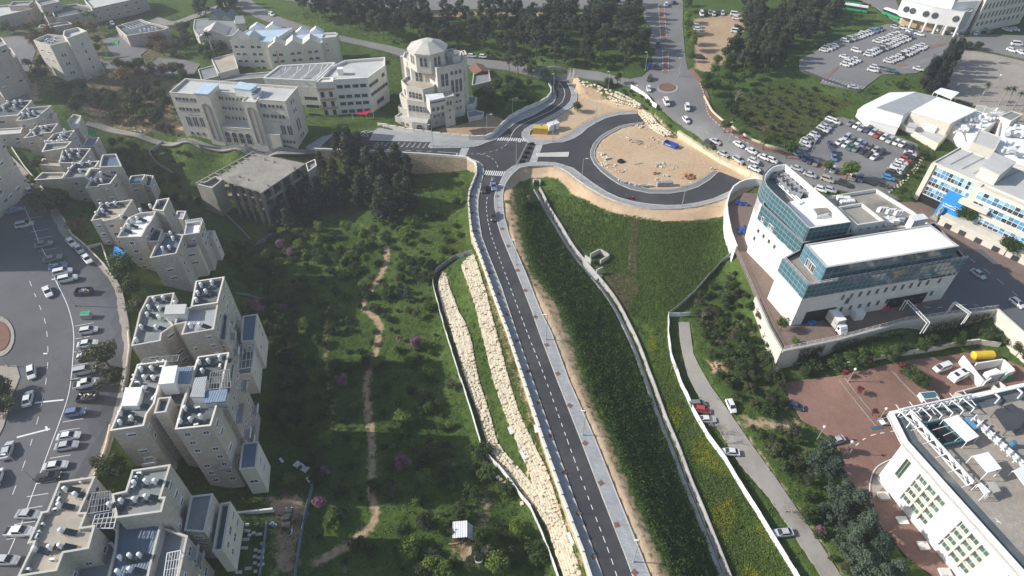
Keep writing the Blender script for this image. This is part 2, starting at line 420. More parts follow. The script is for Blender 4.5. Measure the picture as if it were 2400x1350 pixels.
# --- surfaces of the place
surf('asphalt_fresh',(.05,.051,.057),.2,.12,.9,9,.15,12,spec=.25,stain=(.072,.071,.071),stainp=(.48,.62))
surf('asphalt_old',(.118,.121,.13),.16,.06,.9,5,.12,10,stain=(.085,.087,.093))
surf('asphalt_grey',(.2,.195,.19),.14,.05,.9,4,.1,10,stain=(.15,.145,.14))
surf('path_concrete',(.3,.28,.25),.12,.15,.9,5,.1,10,stain=(.23,.21,.18))
surf('white_paint',(.72,.72,.7),.12,1.5,.7,12)
surf('yellow_paint',(.55,.4,.05),.15,1.5,.7,12)
surf('concrete',(.36,.35,.33),.2,.3,.9,5,.15,9,stain=(.24,.23,.21))
surf('pale_concrete',(.5,.48,.44),.14,.4,.9,6,.12,9,stain=(.38,.36,.32))
surf('weathered_concrete',(.3,.28,.24),.25,.25,.95,4,.2,7,stain=(.15,.14,.12))
surf('sand',(.5,.38,.25),.2,.08,.95,2.5,.35,3,stain=(.42,.28,.17),stainp=(.45,.75))
surf('white_metal',(.75,.75,.74),.08,.6,.5,5,spec=.4)
surf('grey_metal',(.3,.31,.32),.12,.6,.5,5,spec=.4)
surf('dark_metal',(.06,.065,.07),.2,.6,.5,5,spec=.4)
surf('light_pole',(.42,.44,.45),.08,.6,.45,5,spec=.5,metal=.3)
surf('bark',(.1,.075,.055),.35,1.5,.95,8,.3,9)
surf('pale_bark',(.3,.26,.22),.3,1.5,.95,8,.3,9)
surf('rubber',(.02,.02,.022),.2,2,.8,8,coord='o')
surf('bush_twig',(.22,.17,.14),.3,1.2,.95,6)
surf('limestone',(.66,.57,.41),.2,.7,.9,4,.5,6,stain=(.52,.42,.28),stainp=(.55,.75))
surf('terrace_stone',(.62,.55,.42),.22,.8,.9,5,.4,5,stain=(.56,.46,.31),stainp=(.55,.75))
surf('grey_gravel',(.3,.3,.3),.3,.5,.95,4,.4,5)
surf('dark_soil',(.2,.11,.08),.25,.6,.95,3,.4,4)
surf('red_soil',(.42,.2,.1),.25,.4,.95,3,.4,4)
surf('roof_grey',(.22,.24,.24),.2,.25,.9,3,.08,6,stain=(.3,.29,.27))
surf('roof_dark',(.09,.11,.12),.25,.3,.85,3,.08,6,stain=(.2,.2,.19))
surf('roof_sand',(.42,.37,.3),.18,.3,.9,3,.08,6,stain=(.3,.28,.25))
surf('roof_white',(.82,.82,.82),.05,.2,.8,3)
surf('roof_pale',(.5,.5,.48),.12,.2,.8,3,stain=(.4,.4,.39))
surf('tank_white',(.78,.79,.8),.06,1.2,.35,6,coord='o',spec=.5)
surf('solar_panel',(.05,.065,.07),.3,.8,.12,3,coord='o',spec=.6)
surf('red_cloth',(.7,.03,.08),.12,1,.8,5)
surf('blue_cloth',(.02,.22,.55),.15,1,.7,5)
surf('blue_plastic',(.03,.08,.3),.2,1,.5,5)
surf('yellow_steel',(.6,.42,.08),.2,.8,.5,5,stain=(.4,.25,.05))
surf('yellow_tank',(.75,.5,.03),.1,.8,.4,5)
surf('rust',(.25,.1,.05),.3,1,.9,5)
surf('green_cloth',(.02,.35,.12),.2,1,.8,5)
surf('wood',(.42,.33,.22),.2,1.5,.85,8)
surf('terracotta',(.5,.2,.1),.2,.5,.9,5)
surf('cream_render',(.66,.62,.53),.08,.4,.9,5,.05,8,stain=(.58,.52,.42))
surf('white_render',(.8,.79,.76),.05,.3,.85,5,.04,8)
surf('pale_orange',(.6,.33,.16),.12,.4,.9,5)
surf('grey_render',(.45,.43,.4),.1,.4,.9,5,stain=(.36,.34,.3))
surf('black_trim',(.02,.022,.025),.2,.6,.5,5)
stonewall('jerusalem_stone',(.54,.5,.44),.6,.3,.12,.8,stain=(.38,.34,.29))
stonewall('pink_stone',(.48,.42,.38),.6,.28,.13,.8,stain=(.36,.29,.24))
stonewall('pale_stone',(.64,.6,.53),.9,.4,.08,.82,stain=(.5,.44,.36))
stonewall('white_stone',(.76,.74,.68),1.2,.5,.05,.85)
stonewall('rough_stone',(.55,.44,.3),.7,.4,.2,.6,bump=.8)
stonewall('parapet_stone',(.7,.67,.6),1.2,.5,.07,.8)
glassy('window_glass',(.05,.06,.07)); glassy('blue_glass',(.1,.25,.4),.1,.6,.4); glassy('teal_glass',(.05,.13,.16),.08,.7,.3,.3); glassy('green_glass',(.07,.13,.1),.08,.6)
glassy('car_glass',(.025,.03,.035),.05,.7)
paintmat('car_paint'); paintmat('any_paint',.55,.1)
ribbed('sheet_white',(.78,.79,.8),.5); ribbed('sheet_blue',(.2,.27,.36),.5); ribbed('sheet_pale_blue',(.5,.64,.76),.6); ribbed('sheet_slate',(.12,.17,.24),.5); ribbed('sheet_grey',(.4,.42,.43),.4)
def pavers(name,c1,c2,w_,h_,mort=.7,rough=.9):
 m,nt,b=newmat(name); v=wpos(nt)
 mp=_n(nt,'ShaderNodeMapping'); mp.inputs['Rotation'].default_value=(0,0,.25); nt.links.new(v,mp.inputs[0])
 br=_n(nt,'ShaderNodeTexBrick'); nt.links.new(mp.outputs[0],br.inputs['Vector'])
 br.inputs['Scale'].default_value=1; br.inputs['Brick Width'].default_value=w_; br.inputs['Row Height'].default_value=h_; br.inputs['Mortar Size'].default_value=.02
 br.inputs['Color1'].default_value=(*c1,1); br.inputs['Color2'].default_value=(*c2,1); br.inputs['Mortar'].default_value=(*[x*mort for x in c1],1)
 n=noise(nt,v,.12,5,.7)
 c=mixc(nt,.55,br.outputs[0],ramp2(nt,n,[(.3,(.62,.6,.58)),(.7,(1.1,1.1,1.1))]),'MULTIPLY')
 nt.links.new(c,b.inputs['Base Color']); b.inputs['Roughness'].default_value=rough; b.inputs['Specular IOR Level'].default_value=.2
pavers('grey_pavers',(.33,.34,.35),(.4,.41,.42),1.2,.6)
pavers('ring_cobbles',(.2,.21,.22),(.28,.29,.3),.3,.3)
pavers('red_pavers',(.27,.16,.125),(.33,.2,.16),.4,.2)
pavers('brown_pavers',(.2,.15,.125),(.26,.19,.16),.4,.2)
pavers('plaza_pavers',(.34,.3,.26),(.4,.36,.31),.6,.6)
leafmat('pine_leaf',(.026,.04,.026),(.095,.115,.062),tr=.2)
leafmat('cypress_leaf',(.018,.026,.02),(.06,.075,.045),tr=.15)
leafmat('bluish_leaf',(.032,.055,.042),(.1,.135,.09),tr=.2)
leafmat('green_leaf',(.03,.06,.012),(.1,.16,.035),tr=.25)
leafmat('fresh_leaf',(.06,.11,.015),(.2,.27,.05),tr=.3)
leafmat('olive_leaf',(.04,.05,.022),(.12,.13,.06),tr=.2)
leafmat('autumn_leaf',(.11,.08,.04),(.25,.17,.08),tr=.2)
leafmat('pink_blossom',(.16,.07,.1),(.42,.22,.3),tr=.3)
leafmat('yellow_blossom',(.17,.2,.02),(.5,.46,.04),tr=.3)
leafmat('bush_leaf',(.03,.055,.016),(.1,.145,.045),tr=.3)
leafmat('ivy_leaf',(.018,.034,.012),(.06,.09,.03),tr=.2)
leafmat('red_leaf',(.1,.02,.025),(.28,.05,.06),tr=.2)
leafmat('weed_leaf',(.034,.075,.016),(.135,.215,.05),tr=.4,scale=.35)
leafmat('grass_leaf',(.045,.085,.012),(.155,.225,.048),tr=.3,scale=.5)
leafmat('dark_grass_leaf',(.024,.052,.012),(.095,.15,.038),tr=.35,scale=.5)
leafmat('yellow_weed_leaf',(.09,.12,.022),(.25,.26,.06),tr=.25,scale=.5)
leafmat('dry_grass_leaf',(.14,.11,.06),(.34,.28,.16),tr=.2,scale=.5)
# the ground itself: grass, earth, dry grass and flowers by painted zones, broken up by noise
m,nt,b=newmat('ground'); v=wpos(nt)
za=_n(nt,'ShaderNodeVertexColor',layer_name='zone'); sp=_n(nt,'ShaderNodeSeparateColor'); nt.links.new(za.outputs[0],sp.inputs[0])
n1=noise(nt,v,.05,5,.65); n2=noise(nt,v,.6,5,.7); n3=noise(nt,v,3.5,3,.7)
f=mth(nt,'ADD',mth(nt,'MULTIPLY',n1,.4),mth(nt,'ADD',mth(nt,'MULTIPLY',n2,.35),mth(nt,'MULTIPLY',n3,.25)))
c=ramp2(nt,f,[(.34,(.022,.04,.01)),(.46,(.05,.085,.018)),(.58,(.092,.138,.032)),(.72,(.16,.18,.065))])
jit=mth(nt,'MULTIPLY',mth(nt,'SUBTRACT',n2,.5),1.3)
def zmask(i,lo=.35,hi=.65):return ramp2(nt,mth(nt,'ADD',sp.outputs[i],mth(nt,'MULTIPLY',jit,.9)),[(lo,(0,0,0)),(hi,(1,1,1))])
dry=ramp2(nt,f,[(.3,(.1,.075,.045)),(.5,(.22,.17,.1)),(.7,(.36,.29,.18))])
c=mixc(nt,zmask(1),c,dry)
earth=ramp2(nt,f,[(.3,(.22,.14,.085)),(.5,(.4,.28,.18)),(.7,(.55,.43,.29))])
c=mixc(nt,zmask(0),c,earth)
c=mixc(nt,zmask(2),c,ramp2(nt,f,[(.3,(.34,.21,.125)),(.44,(.5,.35,.22)),(.58,(.56,.43,.29)),(.72,(.62,.5,.36))]))
nt.links.new(c,b.inputs['Base Color']); b.inputs['Roughness'].default_value=.95; b.inputs['Specular IOR Level'].default_value=.1
bp=_n(nt,'ShaderNodeBump'); bp.inputs['Distance'].default_value=.5; bp.inputs['Strength'].default_value=.5
nt.links.new(mth(nt,'ADD',n2,mth(nt,'MULTIPLY',n3,.6)),bp.inputs['Height']); nt.links.new(bp.outputs[0],b.inputs['Normal'])
# --- roads and paving (pixel outlines projected onto the land)
AS_N=[(866,329),(1000,333),(1012,333),(1004,344),(1012,347.6),(1082,347),(1107,345.7),(1126,340.7),(1142,334),(1161,328),(1167.5,321.8),(1189,303),(1214,285),(1252,269),(1286.5,249),(1298,240.5),(1303.5,228),(1300,213),(1294.7,204),(1289,192.7)]
AS_E=[(1327.5,190),(1337,209),(1340,223),(1337,237),(1325.6,250.6),(1304,264.5),(1275,279.6),(1245.6,294),(1230.5,303),(1223.5,311.7),(1223.5,320.5),(1231.7,329),(1239,334.4),(1252,338),(1274.6,339.4),(1294,335),(1320.5,333.7),(1344.5,325),(1363,313.6),(1376,301),(1395,289.6),(1420,277),(1451.5,269.5),(1493,267)]
RING_O=[(1509.4,287),(1476.7,291),(1451.5,297),(1426,308.6),(1407.4,320),(1391,337.5),(1384,355),(1385,370),(1393,385),(1410,403),(1430,419),(1450,432),(1478,444.4),(1524,453.7),(1570,453.7),(1607,448),(1635,439),(1663,422),(1683,403.7)]
RING_I=[(1507,291),(1477,294.5),(1451.5,302),(1426,316),(1408.7,327.5),(1400.5,339),(1393,355),(1394,370),(1402,384),(1418,398),(1437,412),(1455,423),(1480,434),(1524,444.4),(1570,445),(1604,439),(1631.5,428),(1655.6,413),(1672,401)]
AS_S=[(1735,435),(1709,450),(1672,466.7),(1635,476),(1598,481.5),(1561,482.4),(1524,479.6),(1487,474),(1450,464),(1420,450),(1392,432),(1365,412),(1343,395),(1321,387.6),(1299,382),(1270,380.6),(1239,382),(1214,386.6),(1201.5,391),(1187.6,401)]
AS_R=[(1183.5,405),(1177,418),(1171,430.4),(1162,446.8),(1158.5,465.6),(1159.6,484.5),(1162,501),(1167,526),(1174.7,550),(1191.4,591.5),(1208,630.5),(1226.7,677),(1247,730),(1264,780),(1307,893),(1362,1033),(1413,1167),(1465,1300),(1487,1360),(1525,1460)]
AS_L=[(1452,1460),(1415,1360),(1393,1300),(1344,1167),(1297,1033),(1248,893),(1211,783),(1192.7,727.5),(1176,676),(1160,635.6),(1142,591.5),(1129,556),(1124,526),(1120,493),(1120.5,468),(1125.6,440),(1130.6,418),(1134,402),(1131,388.5),(1121,379.7),(1107,374),(1093,369.6)]
AS_W=[(1068,368),(1000,363.5),(945.6,360.5),(882.6,358),(796,350.5),(750,345),(793,304),(805,304),(826,312),(842,315),(850,308),(876,307)]
sheet('new_road',AS_N+AS_E+[(1497,269.5)]+RING_O+[(1689,403.7),(1718.5,415),(1750,427.8)]+AS_S+AS_R+AS_L+AS_W,'asphalt_fresh',.06,0)
SW_R=[(1239,389.4),(1217.5,394),(1207,402.7),(1195,415),(1186,428),(1180,443),(1178,462),(1180,493),(1182,512),(1187,528.6),(1192,550),(1213,596.5),(1230.5,638),(1247,679.6),(1267,730),(1293,783),(1333,893),(1395,1033),(1448,1167),(1502,1300),(1526,1360),(1570,1460)]
SW_S=[(1739,437),(1718.5,452),(1700,465),(1672,474),(1635,484),(1598,489),(1561,490.7),(1524,490.7),(1487,485),(1450,474),(1415,460),(1380,440),(1350,419),(1333,405),(1314.5,394),(1295.6,389.4)]
SW_M=[(1335.6,190),(1346,200),(1353,220),(1351,238),(1338,253),(1315.5,267),(1294,278),(1275,288),(1258,299),(1243,306.7),(1240.5,316.7),(1247,324),(1264.5,329),(1288,328.7),(1313,325),(1338,313.6),(1357,298.5),(1376,287),(1401,277),(1439,265.7),(1493,259)]
sheet('pavement',AS_S[:]+AS_R+SW_R[::-1]+SW_S[::-1],'grey_pavers',.2,0)
sheet('pavement',AS_E+SW_M[::-1],'grey_pavers',.2,0)
sheet('pavement',AS_N[::-1]+[(876,308),(888,299)]+N_WALL[1:]+[(1285,193)],'grey_pavers',.2,0)
sheet('pavement',[(a+4,b) for a,b in L_WALL]+AS_L,'grey_pavers',.2,0)
sheet('roundabout_ring',RING_O+RING_I[::-1],'ring_cobbles',.2,0)
sheet('pavement',[(750,344),(793,304),(781,303),(716,346),(735,352),(800,354.5),(880,360),(882,358),(796,350.5)],'grey_pavers',.2,0)
for nm,ln in (('kerb',AS_E),('kerb',AS_N),('kerb',AS_S+AS_R),('kerb',AS_L),('kerb',RING_O),('kerb',[(750,344),(793,304)])):
 struct(ribbon(nm,ln,'pale_concrete',boxprof(.28,.24),0,smooth=False))
struct(ribbon('kerb',RING_I,'pale_concrete',boxprof(.2,.26),0,smooth=False))
struct(ribbon('edging',SW_S+SW_R,'pale_concrete',boxprof(.25,.26),0,smooth=False))
struct(ribbon('edging',SW_M,'pale_concrete',boxprof(.2,.26),0,smooth=False))
sheet('traffic_island',[(1257,360.5),(1333,357.5),(1331,368),(1259,367.5)],'pale_concrete',.2,0)
# left street and its bays
LST=[(-300,300),(-20,335),(30,380),(77,430),(110,470),(143,517),(160,550),(197,583),(240,627),(263,657),(280,697),(290,750),(293,783),(297,817),(292,870),(283,920),(265,990),(247,1047),(230,1090),(205,1140),(160,1230),(90,1330),(40,1420),(-300,1420)]
sheet('left_street',LST,'asphalt_old',.1)
o=ribbon('pavement',LST[1:-1],'plaza_pavers',[(-1.0,-.3),(-1.0,.24),(1.6,.24),(1.6,-.3)][::-1]); struct(o)
# old upper roads
UR_T=[(795,83),(860,97),(910,107),(970,122),(1105,137),(1160,142),(1220,150),(1250,160),(1330,160),(1400,168),(1440,178),(1475,186),(1505,180),(1522,165),(1530,145),(1520,80),(1510,40),(1500,-30)]
UR_R=[(1602,-30),(1600,60),(1606,130),(1612,165),(1638,195),(1650,230),(1655,262),(1670,283),(1700,308),(1740,333),(1790,353),(1830,364),(1880,380),(1950,408),(2010,425),(2060,442),(2110,470)]
UR_B=[(2060,470),(2000,452),(1930,440),(1860,425),(1800,411),(1760,395),(1700,358),(1650,332),(1600,296),(1553,259),(1535,243),(1513,223),(1488,205),(1440,194),(1380,186),(1300,184.5),(1268,184),(1230,174),(1190,165),(1140,159),(1105,154),(960,138),(900,119),(850,107),(795,96)]
sheet('upper_road',UR_T+UR_R+UR_B,'asphalt_grey',.14,cell=1.5)
RED_W=[(1612,165),(1638,195),(1650,230),(1655,262),(1670,283),(1700,308),(1740,333),(1790,353),(1830,364),(1880,380),(1950,408),(2010,425)]
RED_O=[(1622,160),(1648,192),(1662,228),(1668,262),(1690,283),(1725,308),(1762,331),(1800,346),(1840,357),(1890,372),(1960,400),(2020,420)]
sheet('pavement',RED_W+RED_O[::-1],'red_pavers',.22)
sheet('middle_car_park',[(1933,277),(1975,275),(2150,338),(2153,362),(2112,420),(2085,450),(2024,424),(1868,374),(1866,345)],'asphalt_grey',.12)
sheet('upper_car_park',[(1873,140),(1973,88),(2080,56),(2170,75),(2262,113),(2147,172),(2067,175),(2012,216),(1921,195),(1931,185),(1873,165)],'asphalt_grey',.12)
sheet('far_street',[(1960,-30),(2055,18),(2100,52),(2168,72),(2262,110),(2330,122),(2420,142),(2560,170),(2560,90),(2280,80),(2150,50),(2105,15),(2090,-30)],'asphalt_grey',.16)
sheet('far_plaza',[(2262,116),(2330,128),(2420,148),(2560,180),(2560,420),(2400,320),(2330,262),(2225,225),(2190,205)],'plaza_pavers',.1)
sheet('highway',[(600,-45),(1505,-45),(1490,8),(1380,21),(1000,24),(800,15),(640,-4)],'asphalt_grey',.1)
struct(ribbon('side_road',[(560,-20),(573,8),(640,42),(720,68),(800,90)],'asphalt_grey',[(-4.5,-.3),(-4.5,.12),(4.5,.12),(4.5,-.3)][::-1]))
struct(ribbon('lane',[(205,287),(250,299),(330,315),(420,333),(500,343),(580,350),(660,354),(735,352)],'path_concrete',[(-2.2,-.3),(-2.2,.14),(2.2,.14),(2.2,-.3)][::-1]))
struct(ribbon('lane',[(360,45),(400,55),(450,40),(520,15),(560,0)],'path_concrete',[(-3,-.3),(-3,.14),(3,.14),(3,-.3)][::-1]))
for q in ([(335,165),(372,135),(430,140),(470,150),(455,175),(380,180)],[(240,95),(330,60),(380,90),(330,130),(270,135)],[(0,90),(60,80),(85,120),(60,210),(80,250),(0,260)],[(240,145),(330,128),(340,160),(260,175)]):
 sheet('yard',q,'asphalt_grey',.1)
sheet('footpath',[(1590,755),(1594,800),(1612,880),(1633,920),(1690,1015),(1733,1087),(1800,1163),(1847,1233),(1887,1293),(1920,1343),(1975,1430),(2030,1430),(1967,1343),(1920,1270),(1877,1207),(1813,1113),(1760,1040),(1710,967),(1667,907),(1645,870),(1625,830),(1615,755)],'path_concrete',.12)
sheet('lower_courtyard',[(1838,897),(1900,888),(1960,882),(2050,862),(2235,832),(2300,815),(2420,870),(2650,950),(2650,1500),(2230,1420),(2180,1345),(2120,1300),(2080,1255),(2040,1200),(2005,1150),(1978,1105),(1968,1055),(1940,1020),(1910,1000),(1880,985),(1858,950)],'red_pavers',.12)
sheet('upper_courtyard',[(u+2,v) for u,v in UC[1:5]]+[(1960,799),(2120,756),(2333,728),(2396,782),(2520,876),(2790,800),(2690,640),(2320,482),(2115,472),(1950,475),(1800,455),(1742,452),(1704,487)],'brown_pavers',.1,1)
sheet('service_road',[(2210,640),(2260,585),(2300,585),(2420,690),(2540,790),(2500,850),(2400,780),(2337,722),(2250,722),(2140,745),(2120,738),(2220,700)],'asphalt_old',.16,1)
# drain: a concrete trough, its right bank catching the light
DRAIN=[(1258,443),(1272,470),(1295,512),(1330,570),(1372,625),(1410,670),(1440,712),(1468,765),(1495,825),(1515,880),(1540,950),(1572,1030),(1606,1120),(1645,1215),(1690,1330),(1730,1430)]
struct(ribbon('drain_channel',DRAIN,'concrete',[(-1.3,-.3),(-1.3,.75),(-1.1,.75),(-.75,-.55),(-.1,-.55),(1.1,.45),(1.35,.45),(1.35,-.3)][::-1]))
PAVED.append(np.array([[*(p[:2]+o_*n_),0] for o_ in (1,) for p,n_ in zip(W(DRAIN),offsets(W(DRAIN))*1.5)]+[[*(p[:2]-n_),0] for p,n_ in list(zip(W(DRAIN),offsets(W(DRAIN))*1.3))[::-1]]))
# --- zones painted on the land: earth, dry grass, sand
ZR=np.zeros((NY,NX)); ZG=np.zeros((NY,NX)); ZB=np.zeros((NY,NX))
def zone(A,uv,val=1.,soft=2.,z=None):
 w_=W(uv,z); s=boxsel(w_,soft+2); x,y=MX[s],MY[s]
 d=np.where(inpoly(w_,x,y),-segdist(w_,x,y),segdist(w_,x,y))
 A[s]=np.maximum(A[s],val*np.clip(.5-d/(2*soft),0,1))
def trail(A,uv,width,val=1.,soft=1.2):
 w_=W(uv); s=boxsel(w_,width+4); d=segdist(w_,MX[s],MY[s],False)
 A[s]=np.maximum(A[s],val*np.clip(.5-(d-width)/(2*soft),0,1))
zone(ZB,[(1340,190),(1352,197),(1380,232),(1425,240),(1505,262),(1530,280),(1570,312),(1690,372),(1785,430),(1740,458),(1706,480),(1708,500),(1660,506),(1600,513),(1540,511),(1480,501),(1430,488),(1390,471),(1345,440),(1310,412),(1285,402),(1245,401),(1215,412),(1200,436),(1195,470),(1170,470),(1200,380),(1240,320),(1330,240)],1,.8,0)
zone(ZB,[(1165,470),(1196,480),(1203,550),(1222,620),(1282,717),(1312,783),(1352,893),(1415,1033),(1470,1167),(1525,1300),(1590,1450),(1530,1460),(1300,900),(1170,560)],1,.6,0)
zone(ZR,[(1192,440),(1206,445),(1222,550),(1245,630),(1310,717),(1336,783),(1370,893),(1436,1033),(1490,1167),(1550,1300),(1625,1450),(1560,1460),(1300,800),(1190,560)],.62,1.5)
zone(ZR,[(1090,290),(1150,268),(1180,280),(1160,312),(1130,325),(1040,318),(1020,305)],1,1.5)
zone(ZR,[(1625,45),(1742,28),(1742,75),(1722,100),(1692,150),(1660,170),(1630,162)],1,2)
zone(ZR,[(1365,190),(1400,205),(1425,240),(1360,235),(1350,215)],.8,2)
for t in ([(905,578),(908,610),(890,650),(862,690),(850,720),(880,745),(892,765)],[(870,1120),(872,1160),(880,1210),(870,1235),(820,1275),(740,1320)],[(858,920),(868,1000),(872,1060),(870,1120)],[(892,765),(880,830),(862,880),(858,920)]):
 trail(ZR,t,.9,.95)
trail(ZR,[(770,720),(762,800),(768,880),(780,960),(775,1010)],.7,.75); trail(ZR,[(905,578),(870,545),(840,520)],.5,.7); trail(ZR,[(960,545),(1000,528)],.4,.5)
trail(ZR,[(1395,625),(1372,600),(1340,560),(1300,500),(1275,465)],1.2,.5); trail(ZR,[(1460,745),(1490,800),(1520,870),(1560,960)],1.0,.45)
zone(ZG,[(1420,640),(1470,650),(1500,680),(1475,720),(1440,700),(1415,670)],.75,3); trail(ZG,[(1490,515),(1478,590),(1480,650),(1475,700)],1.2,.75); trail(ZG,[(1570,600),(1585,640),(1575,690)],1.5,.45)
zone(ZR,[(1120,1110),(1145,1110),(1160,1190),(1145,1240),(1110,1230)],.65,3); zone(ZR,[(1060,1255),(1130,1250),(1150,1300),(1100,1340),(1060,1310)],.75,3)
zone(ZR,[(620,1165),(710,1160),(720,1215),(640,1215)],.9,2); zone(ZR,[(640,1215),(715,1215),(700,1350),(630,1350)],.7,2); trail(ZR,[(1130,1120),(1145,1060)],1.2,.5)
zone(ZR,[(1735,975),(1800,985),(1870,985),(1880,1010),(1790,1005),(1745,1000)],.9,2); zone(ZR,[(1655,845),(1700,850),(1705,870),(1670,875)],.9,1.5); trail(ZR,[(1720,985),(1790,1080),(1850,1170),(1930,1290),(1990,1370)],1.2,.6)
trail(ZR,[(1150,1085),(1240,1190),(1290,1290)],.6,.3); zone(ZR,[(395,290),(420,280),(440,310),(410,318)],.8,1.5); zone(ZG,[(250,225),(330,240),(400,300),(270,290)],.4,4)
zone(ZG,[(1700,230),(1900,210),(2000,250),(1960,280),(1870,340),(1780,300)],.28,6); zone(ZG,[(2010,250),(2150,330),(2200,330),(2150,400),(2110,420),(2160,345)],.5,3); zone(ZR,[(1765,290),(1800,290),(1790,310)],.9,1.5)
zone(ZG,[(280,340),(420,360),(460,400),(340,400)],.35,4); zone(ZG,[(1190,130),(1400,150),(1500,100),(1300,120)],.35,5); zone(ZR,[(880,40),(1000,28),(1400,30),(1480,20),(1300,40),(1000,42)],.6,2)
zone(ZR,[(1150,560),(1185,717),(1245,893),(1340,1167),(1400,1340),(1360,1340),(1300,1167),(1200,893),(1140,717),(1116,600)],.5,1.)
zone(ZG,[(150,170),(330,165),(440,190),(420,300),(330,330),(200,285)],.75,6); zone(ZG,[(0,60),(200,60),(440,110),(470,180),(330,160),(60,250)],.5,8); zone(ZR,[(0,200),(90,190),(100,235),(0,240)],.8,3)
TL1=[(1100,600),(1083,622),(1088,642),(1104,686),(1117,729),(1130,783),(1157,893),(1183,967),(1210,1033),(1237,1100),(1257,1150),(1283,1200),(1303,1250)]; TR1=[(1110,596),(1120,626),(1133,667),(1140,686),(1150,729),(1164,783),(1194,893),(1217,967),(1247,1033),(1280,1100),(1297,1150),(1314,1200),(1330,1250)]
TL2=[(1036,640),(1029,656),(1027,671),(1030,689),(1041,728),(1060,783),(1093,893),(1120,967),(1140,1033),(1153,1067),(1180,1102),(1212,1137),(1238,1170),(1265,1205),(1285,1240),(1305,1302),(1322,1350),(1340,1410)]; TR2=[(1045,640),(1048,650),(1054,676),(1064,701),(1074,728),(1100,783),(1123,893),(1147,967),(1165,1033),(1187,1067),(1217,1100),(1247,1135),(1276,1170),(1302,1205),(1322,1240),(1347,1302),(1362,1350),(1378,1410)]
zone(ZB,TL1+TR1[::-1],1,.5); zone(ZB,TL2+TR2[::-1],1,.5)
# ground mesh: dense inside, stretched out to the horizon
xs=np.concatenate([[-3000,-1600,-800,-450],gx,[450,800,1600,3000]]); ys=np.concatenate([[-2500,-800,-200,-30],gy,[500,620,900,1600,3200]])
ix=np.clip(np.searchsorted(gx,xs),0,NX-1); iy=np.clip(np.searchsorted(gy,ys),0,NY-1)
X_,Y_=np.meshgrid(xs,ys); Z_=HT[np.ix_(iy,ix)].copy()
far=np.clip((np.hypot(np.maximum(np.abs(X_)-330,0),np.maximum(np.maximum(22-Y_,Y_-452),0)))/1200,0,1); Z_=Z_*(1-far)+4*far
# sink the land a little under the paving so sheets stay clear of it
SUNK=np.zeros((NY,NX),bool)
for p_ in PAVED:
 s=boxsel(p_,1); SUNK[s] |= inpoly(p_,MX[s],MY[s])
Z_[4:4+NY,4:4+NX] -= SUNK*.5
me=bpy.data.meshes.new('ground'); ny,nx=X_.shape
me.vertices.add(nx*ny); me.vertices.foreach_set('co',np.stack([X_,Y_,Z_],-1).ravel())
i=(np.arange(ny-1)[:,None]*nx+np.arange(nx-1)[None]).ravel(); q=np.stack([i,i+1,i+nx+1,i+nx],1)
me.loops.add(q.size); me.polygons.add(len(q)); me.loops.foreach_set('vertex_index',q.ravel()); me.polygons.foreach_set('loop_start',np.arange(len(q))*4); me.polygons.foreach_set('loop_total',np.full(len(q),4))
me.polygons.foreach_set('use_smooth',np.ones(len(q),bool)); me.update(calc_edges=True)
at=me.color_attributes.new('zone','FLOAT_COLOR','POINT')
za_=np.zeros((ny,nx,4)); za_[...,3]=1
for k,A in enumerate((ZR,ZG,ZB)):za_[...,k]=A[np.ix_(iy,ix)]
at.data.foreach_set('color',za_.ravel()); me.materials.append(M['ground'])
struct(link('ground',me))
m,nt,b=newmat('haze_air'); nt.nodes.remove(b); pv=_n(nt,'ShaderNodeVolumePrincipled'); pv.inputs['Color'].default_value=(.86,.91,1,1); pv.inputs['Density'].default_value=HAZE; pv.inputs['Anisotropy'].default_value=.3
nt.links.new(pv.outputs[0],nt.nodes['Material Output'].inputs['Volume'])
hz=MB().box(-3200,-2700,-60,3200,3400,CH+4).build('haze','haze_air'); hz['kind']='stuff'
